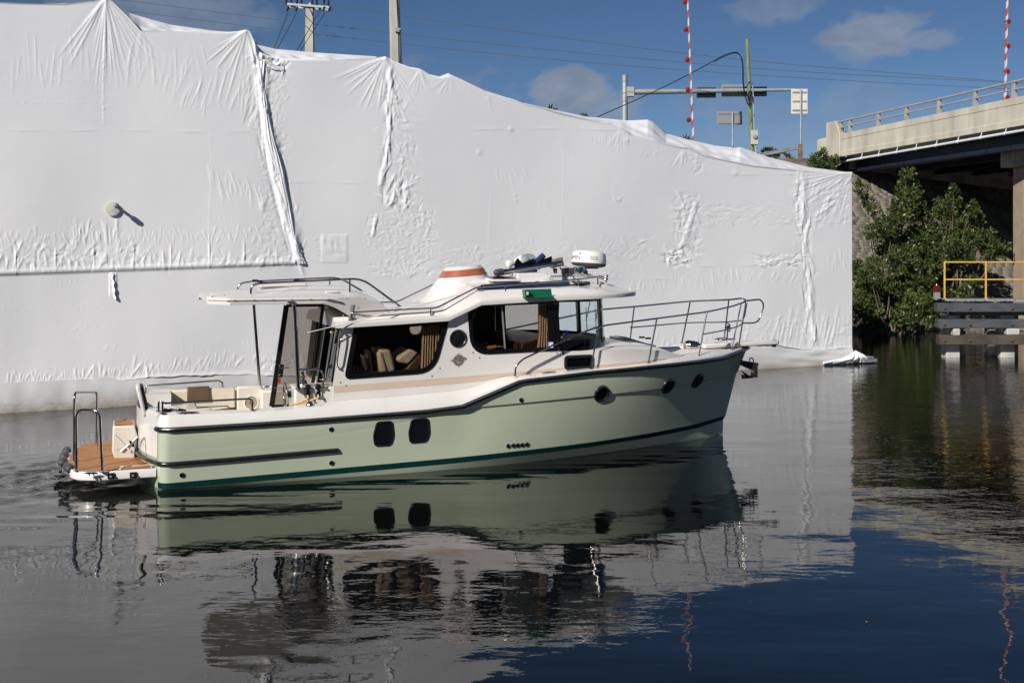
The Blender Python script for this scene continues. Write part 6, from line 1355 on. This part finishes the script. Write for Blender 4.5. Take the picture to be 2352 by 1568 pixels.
# aft bulkhead with smoked panes, door opening and the open glass door
bx0, bx1 = L(770, 900, -1.2).x + .04, L(796, 730, -1.2).x + .05; zb0 = .5; zb1_ = zh - .02
def bk_pt(y, z, o=0): return Vector((bx0 + (bx1 - bx0) * (z - 1.2) / (2.35 - 1.2) + o, y, z))
def quad(name, y0, y1, z0, z1, m_, th=.03, o=0, bev=.004):
    m = MB(); m.prism([bk_pt(y0, z0, o), bk_pt(y1, z0, o), bk_pt(y1, z1, o), bk_pt(y0, z1, o)], (th, 0, 0)); return obj(name, m, m_, boat, bevel=bev)
quad('bulkhead_panel', -1.24, -.12, zf, 1.22, M['gelcoat']); quad('bulkhead_panel', .55, 1.24, zf, 1.22, M['cream'])
for y in (-1.23, -.62, -.12, .50, 1.16): quad('bulkhead_frame', y, y + .08, 1.2 if abs(y) > .6 else zf, zb1_, M['black'] if y > -1.2 else M['midgrey'], .05, -.01)
quad('bulkhead_frame', -1.2, 1.2, zb1_ - .08, zb1_ + .05, M['black'], .05, -.008); quad('bulkhead_frame', -1.2, -.1, 1.2, 1.28, M['black'], .05, -.008)
quad('bulkhead_glass', -1.15, -.62, 1.28, zb1_ - .08, M['glass_smoke'], .008, .01, 0); quad('bulkhead_glass', -.54, -.12, 1.28, zb1_ - .08, M['glass_smoke'], .008, .01, 0); quad('bulkhead_glass', .58, 1.16, 1.2, zb1_ - .08, M['glass_smoke'], .008, .01, 0)
yd = -.42
dt, db, dr, drb = L(657.8, 701, yd), L(624, 933, yd), L(742, 700, yd), L(712, 930, yd)
m = MB(); m.bar(dt, db, .075, .035, (0, 1, 0)); m.bar(dr, drb, .05, .035, (0, 1, 0)); m.bar(dt, dr, .05, .035, (0, 1, 0)); m.bar(db, drb, .05, .035, (0, 1, 0)); dr_o = obj('cabin_door', m, M['black'], boat, bevel=.004)
m = MB(); m.prism([dt, db, drb, dr], (0, .008, 0)); obj('pane', m, M['glass_door'], dr_o)
c = L(645, 851, yd - .03); m = MB(); m.box(c, (.075, .03, .19), Matrix.Rotation(.14, 3, 'Y')); obj('door_lock', m, M['black'], dr_o, bevel=.012)
c = L(641, 844, yd - .06); m = MB(); m.tube([c, c + Vector((0, -.02, 0)), c + Vector((.14, -.03, -.01))], .010, 8); m.lathe([(.02, 0), (.02, .02), (.001, .024)], L(640, 859, yd - .05), (0, -1, 0), 12); obj('door_handle', m, M['steel'], dr_o)
c = L(641.5, 873, yd - .05); m = MB(); m.box(c, (.035, .02, .085)); obj('door_tag', m, M['red'], dr_o, bevel=.005)
# boat hook clipped by the bulkhead
hk = MB(); a, b = L(777, 757, -1.3), L(752, 870, -1.25); hk.tube([a.lerp(b, .25), b], [.014, .017], 10)
bh = obj('boat_hook', hk, M['steeldull']); bh.matrix_world = BMAT; tag(bh, 'aluminium boat hook with black head and yellow tip stowed by the cabin door', 'boat hook')
k = MB(); k.tube([a, a.lerp(b, .28)], .02, 10); k.tube([a, a + Vector((-.03, 0, .03)), a + Vector((-.09, 0, .01)), a + Vector((-.1, 0, -.02))], .014, 8, .03); k.bar(a.lerp(b, .70), a.lerp(b, .78), .045, .05); obj('hook_head', k, M['black'], bh); k = MB(); k.lathe([(.016, 0), (.018, .02), (.01, .03)], a + Vector((-.1, 0, -.02)), (0, 0, -1), 10); obj('hook_tip', k, M['yellowtip'], bh)
m = MB(); m.tube([L(766, 760, -1.28), L(748, 868, -1.22)], .01, 6); m.lathe([(.03, 0), (.035, .02), (.02, .03)], L(747, 872, -1.22), (0, 0, 1), 12); m.tube([L(734, 871, -1.2), L(760, 869, -1.2)], .012, 6); obj('rod_rack', m, M['steel'], boat)
# ---- cabin interior
inn = [Vector((p.x, p.y)) for p in outer]
prt = circ(L(942, 761, 1.2).x, L(942, 761, 1.2).z, .125, 20)
lin_poly = [Vector((2.5, .6)), Vector((5.62, .6)), Vector((5.62, 2.48)), Vector((4.6, 2.45)), Vector((4.0, 2.18)), Vector((2.5, 2.13))]
panel('interior_lining', lin_poly, [circ(port.x, port.y, .118, 20)], M['wood'], 1, lambda x: 1.2, .02)
quad('interior_wall', -.2, 1.2, .5, 2.1, M['wood'], .03, .55) if False else None
m = MB(); m.box((4.2, 0, .62), (3.4, 2.4, .04)); obj('cabin_sole', m, M['wood'], boat)
m = MB(); m.box((4.05, .3, 1.0), (.9, 1.7, .7)); obj('interior_cabinet', m, M['wood'], boat)
def seat(pts, y, d, m_, nm='saloon_seat', bev=.04):
    m = MB(); m.prism([L(a, b, y) for a, b in pts], (0, d, 0)); return obj(nm, m, m_, boat, bevel=bev)
seat([(866, 808), (879, 806), (893, 856), (874, 858)], -1.1, .35, M['vinyl']); seat([(868, 803), (897, 802), (911, 852), (893, 858)], -1.08, .6, M['vinyl']); seat([(911, 824), (915, 832), (938, 838), (962, 810), (942, 801)], -1.08, .6, M['vinyl'])
seat([(836, 818), (839, 817), (849, 857), (846, 858)], -.9, .3, M['vinyl'], bev=.008); seat([(846, 805), (851, 805), (857, 855), (851, 857)], -.9, .3, M['vinyl'], bev=.01)
seat([(938, 840), (964, 812), (975, 828), (955, 856), (930, 858)], -1.07, .48, M['brownvinyl'], 'seat_hinge_frame', .02)
seat([(800, 858), (1000, 846), (1000, 880), (800, 885)], -1.1, 1.5, M['brownvinyl'], 'seat_base', .02)
def curtain(nm, a, b, y, folds, m_, amp=.022, taper=None):
    p0, p1 = L(a[0], a[1], y), L(b[0], b[1], y); n = folds * 6 + 1; rs = []
    for i in range(9):
        t = i / 8; z = p0.z + (p1.z - p0.z) * t; row = []
        for k in range(n):
            s = k / (n - 1); x = p0.x + (p1.x - p0.x) * s
            if taper: x = p0.x + (p1.x - p0.x) * (.5 + (s - .5) * interp(t, [0, .75, 1], taper))
            row.append(Vector((x - .03 * t, y + amp * math.sin(s * folds * 2 * math.pi) * (1 + .3 * math.sin(t * 3 + k)), z)))
        rs.append(row)
    m = MB(); m.rings(rs, False, False); return obj(nm, m, m_, boat, 80)
curtain('curtain', (969, 746), (998, 849), -1.17, 5, M['curtain']); curtain('curtain', (999, 744), (1010, 838), -1.16, 2, M['curtain'])
curtain('curtain', (1236, 697), (1262, 797), -1.16, 4, M['curtain'], .02, [1, .75, 1.0]); curtain('curtain', (810, 840), (850, 858), -.7, 5, M['curtaindark'], .02)
# helm dash and seat
zd = L(1210, 769, -.2).z; m = MB(); m.prism([Vector((5.25, -1.15, zd - .45)), Vector((5.25, -1.15, zd - .06)), Vector((5.5, -1.15, zd)), Vector((6.0, -1.0, zd)), Vector((6.0, -1.0, zd - .45))], (0, 2.1, 0)); obj('dashboard', m, M['wood'], boat, bevel=.02)
m = MB(); zd2 = L(1330, 783, -.3).z; m.prism([Vector((5.9, -1.0, zd2 - .1)), Vector((6.65, -.5, zd2 - .1)), Vector((6.65, .5, zd2 - .1)), Vector((5.9, 1.0, zd2 - .1))], (0, 0, .12)); obj('dash_top', m, mat('tan dash', (.42, .33, .22), .7), boat, bevel=.03)
m = MB(); c = L(1330, 774, -.1); m.rings([rrect(c.x, .34, .42, c.z - .1, .3), rrect(c.x, .26, .34, c.z, .26), rrect(c.x, .14, .2, c.z + .03, .14)]); obj('dash_pod', m, mat('tan dash hood', (.46, .36, .24), .7), boat, 50)
m = MB(); c = L(1293, 770, -.9); m.lathe([(.02, 0), (.03, .02), (.05, .06), (.02, .1)], c, (.3, 0, .3), 10); obj('blue_funnel', m, M['blue'], boat); m = MB(); m.box(L(1292, 785, -.95), (.05, .05, .17)); obj('dash_bottle', m, M['steeldull'], boat, bevel=.012)
m = MB(); m.box((4.35, -.75, 1.3), (.45, .5, .14)); m.box((4.15, -.75, 1.65), (.12, .48, .62)); m.lathe([(.06, .62), (.06, 1.25)], (4.35, -.75, 0), (0, 0, 1), 12); obj('helm_seat', m, M['seatdark'], boat, bevel=.04)
# ---- crew member at the helm
def person():
    root = empty('person', (0, 0, 0), 0, 'person in dark top seated at the helm, forearm resting by the side window', 'person'); root.matrix_world = BMAT @ Matrix.Translation((4.45, -.78, .64))
    def skin(nm, V, E, Rr, m_, sub=2):
        me = bpy.data.meshes.new(nm); me.from_pydata(V, E, []); o = bpy.data.objects.new(nm, me); COL.objects.link(o); o.parent = root; me.materials.append(m_)
        bm = bmesh.new(); bm.from_mesh(me); lay = bm.verts.layers.skin.verify(); bm.verts.ensure_lookup_table()
        for i, v in enumerate(bm.verts): v[lay].radius = Rr[i] if isinstance(Rr[i], tuple) else (Rr[i], Rr[i]); v[lay].use_root = (i == 0)
        bm.to_mesh(me); bm.free(); o.modifiers.new('skin', 'SKIN').use_smooth_shade = True; s = o.modifiers.new('sub', 'SUBSURF'); s.levels = sub; s.render_levels = sub; return o
    # x forward, y port, z up; floor at 0, seat at .73
    V = [(0, 0, .80), (.0, 0, .98), (.02, 0, 1.16), (.03, 0, 1.30), (.04, 0, 1.42), (.06, 0, 1.50), (.08, 0, 1.60), (.09, 0, 1.68),
         (.03, -.19, 1.33), (.10, -.25, 1.10), (.36, -.27, 1.11), (.44, -.265, 1.12), (.03, .19, 1.33), (.12, .24, 1.08), (.36, .16, 1.12), (.44, .14, 1.13),
         (.05, -.10, .80), (.44, -.13, .80), (.44, -.14, .42), (.44, -.14, .10), (.58, -.15, .05), (.05, .10, .80), (.44, .13, .80), (.44, .14, .42), (.44, .14, .10), (.58, .15, .05)]
    E = [(0, 1), (1, 2), (2, 3), (3, 4), (4, 5), (5, 6), (6, 7), (3, 8), (8, 9), (9, 10), (10, 11), (3, 12), (12, 13), (13, 14), (14, 15), (0, 16), (16, 17), (17, 18), (18, 19), (19, 20), (0, 21), (21, 22), (22, 23), (23, 24), (24, 25)]
    Rr = [(.13, .15), (.12, .14), (.12, .16), (.11, .15), .06, .06, .095, .085, .065, .048, .032, .035, .065, .048, .032, .035, .085, .07, .055, .04, .04, .085, .07, .055, .04, .04]
    body = skin('body', V, E, Rr, M['skin'])
    def fingers(base, sd, nm):
        for k in range(4):
            y = base[1] + (k - 1.5) * .02; ln = (.07, .08, .075, .06)[k]; skin(nm, [(base[0], y, base[2]), (base[0] + .04, y, base[2] + .004), (base[0] + .04 + ln * .5, y, base[2] - .006), (base[0] + .04 + ln, y, base[2] - .025)], [(0, 1), (1, 2), (2, 3)], [.010, .010, .009, .007], M['skin'], 1)
        skin('thumb', [(base[0] - .01, base[1] + sd * .03, base[2]), (base[0] + .03, base[1] + sd * .05, base[2] - .005), (base[0] + .06, base[1] + sd * .045, base[2] - .012)], [(0, 1), (1, 2)], [.012, .010, .008], M['skin'], 1)
    fingers((.46, -.265, 1.12), 1, 'finger'); fingers((.46, .14, 1.13), -1, 'finger')
    skin('shirt', [(0, 0, .84), (.0, 0, .98), (.02, 0, 1.16), (.03, 0, 1.32), (.04, 0, 1.40), (.03, -.19, 1.34), (.09, -.25, 1.15), (.03, .19, 1.34), (.11, .24, 1.14)], [(0, 1), (1, 2), (2, 3), (3, 4), (3, 5), (5, 6), (3, 7), (7, 8)], [(.15, .17), (.135, .16), (.135, .175), (.125, .165), .075, .085, .072, .085, .072], M['navy'])
    skin('sleeve', [(.06, -.235, 1.24), (.10, -.25, 1.12), (.20, -.262, 1.105)], [(0, 1), (1, 2)], [.078, .072, .05], M['shirt'], 1)
    skin('trousers', [(0, 0, .83), (.05, -.10, .80), (.44, -.13, .80), (.44, -.14, .42), (.44, -.14, .12), (.05, .10, .80), (.44, .13, .80), (.44, .14, .42), (.44, .14, .12)], [(0, 1), (1, 2), (2, 3), (3, 4), (0, 5), (5, 6), (6, 7), (7, 8)], [.14, .10, .085, .068, .055, .10, .085, .068, .055], M['navy'])
    h = MB(); h.lathe([(.001, .13), (.06, .12), (.095, .07), (.105, .0), (.10, -.03)], (.055, 0, 1.665), (-.15, 0, 1), 18); obj('hair', h, M['hair'], root, 70)
    f_ = MB(); f_.lathe([(.001, .035), (.012, .02), (.016, 0)], (.165, 0, 1.60), (1, 0, -.3), 10); f_.box((.162, 0, 1.555), (.012, .045, .010)); obj('nose_and_mouth', f_, M['skin'], root)
    for sd in (-1, 1):
        e = MB(); e.lathe([(.001, .012), (.010, .006), (.012, 0)], (.155, sd * .033, 1.635), (1, 0, 0), 8); obj('eye', e, M['white'], root); e = MB(); e.lathe([(.001, .008), (.02, .004), (.026, -.004), (.01, -.01)], (.07, sd * .098, 1.62), (0, sd, 0), 10); obj('ear', e, M['skin'], root)
person()
# ---- roof gear
xg = L(1351.5, 600, 0); zr0 = L(1351, 611, 0).z; T_ = Matrix.Rotation(R(4.5), 4, 'Y') ; rc = Vector((xg.x, 0, zr0)); rad = .297
m = MB(); m.lathe([(rad * .80, -.0), (rad * .95, .012), (rad * .985, .045), (rad, .06), (rad * .985, .12), (rad * .955, .185), (rad * .90, .225), (rad * .78, .25), (rad * .4, .262), (.001, .265)], (0, 0, 0), (0, 0, 1), 48); rd = obj('radar_dome', m, M['radar'], boat, 30); rd.location = rc; rd.rotation_euler = (0, R(4.5), 0)
m = MB(); m.lathe([(.001, -.012), (rad * .72, -.012), (rad * .95, .008), (rad * .99, .046), (rad * .97, .048)], (0, 0, 0), (0, 0, 1), 48); obj('radar_base', m, M['darkgrey'], rd, 30)
def text_pts(txt, size, shear=0, extr=.0):
    c = bpy.data.curves.new('t', 'FONT'); c.body = txt; c.size = size; c.align_x = 'CENTER'; c.align_y = 'CENTER'; c.shear = shear; c.resolution_u = 3
    o = bpy.data.objects.new('t', c); COL.objects.link(o); dg = bpy.context.evaluated_depsgraph_get(); me = bpy.data.meshes.new_from_object(o.evaluated_get(dg)); bpy.data.objects.remove(o)
    vs = [tuple(v.co) for v in me.vertices]; fs = [tuple(p.vertices) for p in me.polygons]; return vs, fs
camdir = math.atan2(-BP.y, 0)
def on_dome(vs, fs, ang0, zc, nm, m_, off=.003):
    mb = MB(); V = []
    for x, y, z in vs: a = ang0 + x / rad; rr = rad * interp(zc + y, [.06, .12, .185], [1, .985, .955]) + off; V.append((rr * math.cos(a), rr * math.sin(a), zc + y))
    mb.add(V, fs); return obj(nm, mb, m_, rd, flat=True)
view = math.atan2((-BO - Vector((0, 0, 0))).dot(BP) - 0, (-BO).dot(BF) - rc.x)   # towards the camera in the boat frame
vs, fs = text_pts('GARMIN', .094); vs = [(x * 1.1, y * 1.0, z) for x, y, z in vs]; on_dome(vs, fs, view - 1.17, .125, 'lettering', M['black'])
on_dome([(-.02, -.014, 0), (.02, -.014, 0), (0, .026, 0)], [(0, 1, 2)], view - .56, .195, 'logo_triangle', M['printblue'])
n = 6; vs = []; fs = []
for i in range(n + 1): vs += [(-.07 + .14 * i / n, -.03, 0), (-.07 + .14 * i / n, .03, 0)]
fs = [(2 * i, 2 * i + 2, 2 * i + 3, 2 * i + 1) for i in range(n)]; on_dome(vs, fs, view + .30, .135, 'label_patch', mat('label grey', (.42, .42, .42), .5)); vs, fs = text_pts('xHD', .068); on_dome(vs, fs, view + .30, .135, 'lettering', M['white'], .006)
m = MB(); a = L(1300, 612, 0); b = L(1335, 614, 0); m.box((rc.x - .05, 0, zr0 - .03), (.42, .12, .03)); m.prism([(a.x - .05, -.06, zr0 - .03), (a.x + .35, -.06, zr0 - .03), (a.x + .02, -.06, zr0 - .18), (a.x - .05, -.06, zr0 - .18)], (0, .12, 0)); m.box((a.x - .02, 0, zr0 - .24), (.06, .1, .3)); obj('radar_bracket', m, M['darkgrey'], boat, bevel=.005)
# folded mast and lights
ym = -.18; ms = MB(); ms.tube([L(1141, 626, ym), L(1290, 603, ym)], .035, 12); ms.tube([L(1141, 633, ym - .12), L(1280, 608, ym - .1)], .012, 8); ms.tube([L(1146, 622, ym + .1), L(1285, 600, ym + .1)], .016, 8); mo = obj('folding_mast', ms, M['steel'], boat, 60)
m = MB(); m.lathe([(.05, -.07), (.055, 0), (.055, .05), (.04, .08)], L(1146, 625, ym), (-1, 0, -.18), 16); obj('mast_light', m, M['darkgrey'], mo)
def gear(nm, pts, y, d, m_, bev=.01): m = MB(); m.prism([L(a, b, y) for a, b in pts], (0, d, 0)); return obj(nm, m, m_, mo, bevel=bev)
gear('mast_plate', [(1182, 603), (1190, 592), (1200, 604), (1228, 593), (1232, 612), (1195, 622), (1183, 616)], -.12, .04, M['blackgloss'], .01); gear('mast_plate', [(1235, 601), (1267, 588), (1270, 600), (1237, 620)], -.12, .03, M['blackgloss'], .004)
m = MB(); m.tube([L(1226, 607, -.05), L(1249, 586, -.05)], .05, 14); obj('rod_tube', m, mat('blue steel tube', (.10, .14, .32), .15, metal=.8), mo)
m = MB(); c = L(1213, 603, .02); m.lathe([(.14, -.05), (.15, 0), (.135, .08), (.09, .13), (.001, .155)], c, (-.1, 0, 1), 20); obj('light_dome', m, glass('clear acrylic', (.7, .74, .78), .9), mo)
m = MB(); c = L(1200, 604, .12); m.lathe([(.14, -.06), (.15, 0), (.13, .07), (.07, .115), (.001, .13)], c, (0, 0, 1), 18); obj('satellite_dome', m, M['radar'], boat); m = MB(); m.lathe([(.03, -.06), (.045, -.02), (.07, .02), (.07, .06), (.04, .085), (.001, .09)], L(1174, 606, .0), (-1, 0, -.1), 16); obj('white_horn', m, M['radar'], boat)
gear('lens_box', [(1269, 598), (1293, 590), (1296, 610), (1270, 616)], -.16, .14, mat('smoky plastic', (.20, .16, .13), .3, var=.3, vscale=14), .006)
m = MB(); m.tube([L(1276, 616, -.1), L(1276, 628, -.1)], .03, 8); m.tube([L(1286, 614, -.1), L(1291, 622, -.1), L(1290, 630, -.1)], .012, 6); m.tube([L(1271, 615, -.12), L(1272, 627, -.12)], .008, 6); obj('light_stalk', m, M['darkgrey'], mo)
m = MB(); m.lathe([(.001, .0), (.15, 0), (.15, .16), (.001, .16)], L(1214, 625, .05), (0, 0, 1), 18); m.tube([L(1188, 632, -.15), L(1189, 625, -.15), L(1230, 622, -.15)], .018, 8, .03); obj('search_light_body', m, M['blackgloss'], boat)
m = MB(); m.tube([L(1295, 611, -.12), L(1310, 615, -.25), L(1306, 625, -.35), L(1320, 640, -.6), L(1336, 648, -.8)], .006, 5, .1); obj('gear_cable', m, M['darkgrey'], boat)
for (a, b, y) in (((1325, 622), (1337, 619), -.35), ((1339, 624), (1344, 620), -.45)):
    c = L(a[0], a[1] + 2, y); m = MB(); m.lathe([(.012, -.06), (.03, -.05), (.055, .0), (.065, .05), (.06, .055), (.001, .03)], c, (.3, -.6, .3), 18); obj('spot_light', m, M['steel'], boat)
for k, (a, b) in enumerate((((1375, 637), (1395, 644)), ((1373, 634), (1396, 636.5)))):
    p0, p1 = L(*a, -.45 + k * .12), L(*b, -.5 + k * .12); d = (p1 - p0); m = MB(); m.lathe([(.010, 0), (.012, d.length * .5), (.022, d.length * .8), (.05, d.length)], p0, d, 16); obj('air_horn', m, M['steel'], boat)
m = MB(); m.tube([L(1340, 628, -.3), L(1372, 636, -.45)], .016, 8); obj('horn_tube', m, M['steel'], boat)
# green side light board
P4 = [L(1200.5, 665, -1.375), L(1266, 663, -1.375), L(1268.5, 681.5, -1.375), L(1202.4, 684.4, -1.375)]
m = MB(); m.prism(P4, (0, .03, 0)); gb = obj('sidelight_board', m, M['greybox'], boat, bevel=.003); m = MB(); m.prism([P4[3] + Vector((0, -.09, 0)), P4[2] + Vector((0, -.09, 0)), P4[2], P4[3]], (0, 0, .012)); m.prism([P4[0] + Vector((0, -.09, 0)), P4[3] + Vector((0, -.09, 0)), P4[3], P4[0]], (.012, 0, 0)); obj('board_edge', m, M['greybox'], gb)
c = L(1210, 673.5, -1.43); m = MB(); m.box(c, (.06, .07, .09)); obj('side_light', m, M['black'], gb, bevel=.008); m = MB(); m.box(c + Vector((.0, -.03, 0)), (.035, .03, .055)); obj('lens', m, mat('pale lens', (.5, .55, .5), .2), gb, bevel=.006)
m = MB(); m.tube([L(1135, 656, -.6), L(1041, 680.7, -.95), L(870, 724, -1.3), L(706, 764, -1.5)], [.012, .011, .009, .006], 8, .3); tag(obj('whip_antenna', m, M['radar'], boat))
m = MB(); m.tube([L(789, 722, -1.3), L(785, 757, -1.3)], [.003, .006], 6); obj('stub_antenna', m, M['radar'], boat)
m = MB(); c = L(1105, 667, -1.15); m.tube([c + Vector((.02, 0, -.1)), c, c + Vector((.06, .02, .1))], .006, 6); m.box(c, (.08, .03, .03)); obj('antenna_mount', m, M['midgrey'], boat)
m = MB(); c = L(1381, 656, -.35); m.tube([c + Vector((-.06, 0, -.02)), c + Vector((-.03, 0, .05)), c + Vector((.04, 0, .05)), c + Vector((.07, 0, -.02))], .012, 6, .03); m.box(c + Vector((0, 0, 0)), (.08, .08, .05)); obj('nav_bracket', m, M['midgrey'], boat, bevel=.01)
# ---- bow gear
c = L(1590, 795, 0); m = MB(); m.lathe([(.001, -.1), (.09, -.1), (.10, -.02), (.10, .1), (.06, .15), (.001, .155)], c, (-.9, 0, .1), 22); m.lathe([(.08, -.1), (.08, .04), (.05, .05), (.001, .05)], c + Vector((.12, -.02, -.03)), (0, -1, 0), 18); obj('windlass', m, M['steel'], boat)
tipx = L(1783, 780, 0); m = MB(); z_p = tipx.z - .005; m.prism([(9.0, -.20, z_p - .02), (tipx.x - .05, -.13, z_p), (tipx.x, -.09, z_p), (tipx.x, .09, z_p), (tipx.x - .05, .13, z_p), (9.0, .20, z_p - .02)], (0, 0, -.075)); obj('bow_pulpit', m, M['gelcoat'], boat, bevel=.018)
m = MB(); m.lathe([(.03, -.05), (.04, -.03), (.025, 0), (.04, .03), (.03, .05)], (tipx.x - .03, 0, z_p - .03), (0, 1, 0), 14); m.box((tipx.x - .05, 0, z_p - .1), (.05, .06, .05)); obj('bow_roller', m, M['darkgrey'], boat)
m = MB(); cc = L(1672, 748, .35); q = random.Random(5)
for k in range(4): m.tube([cc + Vector((.03 * math.sin(t + k) + .01 * k, .02 * math.cos(t * 1.3), .05 * math.cos(t) - .02 * k)) for t in np.linspace(0, 6.3, 12)], .008, 5)
m.tube([cc, cc + Vector((-.02, 0, -.25))], .012, 5); ln = obj('bow_line', m, M['black']); ln.matrix_world = BMAT; tag(ln, 'short dark line knotted on the far bow rail stanchion', 'rope')
am = MB(); AQ = lambda a, b: L(a, b, 0)
am.prism([AQ(1702, 827), AQ(1740, 833), AQ(1740, 839), AQ(1728, 850), AQ(1700, 838)], (0, .07, 0)); am.tube([AQ(1719, 829), AQ(1720, 822), AQ(1725, 821.5), AQ(1728, 825), AQ(1728, 832)], .013, 6)
M['anchor'] = mat('anchor steel', (.018, .018, .02), .5)
an = obj('anchor', am, M['anchor'], bevel=.006); an.matrix_world = BMAT @ Matrix.Translation((0, -.035, 0)); tag(an, 'dark plough anchor hanging in its roller under the bow', 'anchor')
k = MB(); k.prism([AQ(1738, 836), AQ(1738, 866), AQ(1726, 866), AQ(1731, 845)], (0, .04, 0)); obj('shank', k, M['anchor'], an, bevel=.004)
k = MB(); P0 = [AQ(1738, 864), AQ(1722, 868), AQ(1701, 869.5), AQ(1712, 864), AQ(1699, 850), AQ(1712, 857), AQ(1722, 865), AQ(1724, 852), AQ(1730, 862)]
k.prism(P0, (0, .02, 0)); k.add([AQ(1736, 864), AQ(1701, 869), AQ(1712, 864) + Vector((0, -.16, .02))], [(0, 1, 2)]); k.add([AQ(1736, 864), AQ(1701, 869), AQ(1712, 864) + Vector((0, .18, .02))], [(0, 2, 1)]); obj('fluke', k, M['anchor'], an)
# ---- graphics
def flat_text(txt, px, py, size, m_, y, shear=0, sx=1.0, nm='lettering', rot=0, parent=boat):
    vs, fs = text_pts(txt, size, shear); c = L(px, py, y); mb = MB(); cr_, sr_ = math.cos(rot), math.sin(rot); mb.add([(c.x + (x * cr_ - z_ * sr_) * sx, y, c.z + x * sr_ + z_ * cr_) for x, z_, _ in vs], fs); return obj(nm, mb, m_, parent, flat=True)
c = L(1053.5, 827, -1.262); yl = -1.2645
st = []
for k in range(48):
    a = 2 * math.pi * k / 48; r_ = .098 if k % 2 == 0 else .068
    if k in (12, 36): r_ = .128
    st.append(Vector((c.x + r_ * math.cos(a), yl, c.z + r_ * math.sin(a))))
m = MB(); m.add(st, [tuple(range(48))]); lg = obj('sunburst_emblem', m, M['logo'], boat, flat=True)
m = MB(); m.lathe([(.056, .001), (.001, .0012)], (c.x, yl, c.z), (0, -1, 0), 28); obj('emblem_disc', m, M['logobrown'], lg)
m = MB(); m.add([(c.x - .135, yl - .002, c.z - .005), (c.x - .05, yl - .002, c.z + .03), (c.x + .1, yl - .002, c.z + .04), (c.x + .135, yl - .002, c.z + .018), (c.x + .05, yl - .002, c.z - .015), (c.x - .08, yl - .002, c.z - .02)], [(0, 1, 2, 3, 4, 5)]); obj('emblem_ribbon', m, M['logo'], lg, flat=True)
flat_text('Ranger Tugs', 1053.5, 826, .048, mat('pale print', (.42, .36, .30), .5), yl - .004, .35, 1.0, 'lettering', .05, lg)
c = L(1265, 792, -1.282); m = MB(); m.box((c.x, -1.283, c.z), (.085, .004, .095)); dk = obj('date_sticker', m, M['printblue'], boat); m = MB(); m.box((c.x, -1.286, c.z), (.07, .003, .08)); obj('sticker_face', m, M['white'], dk); 
flat_text('DEC 31', 1265.2, 789.5, .022, M['printblue'], -1.289, 0, 1, parent=dk); flat_text('2024', 1265.2, 794.5, .022, M['printblue'], -1.289, 0, 1, parent=dk)
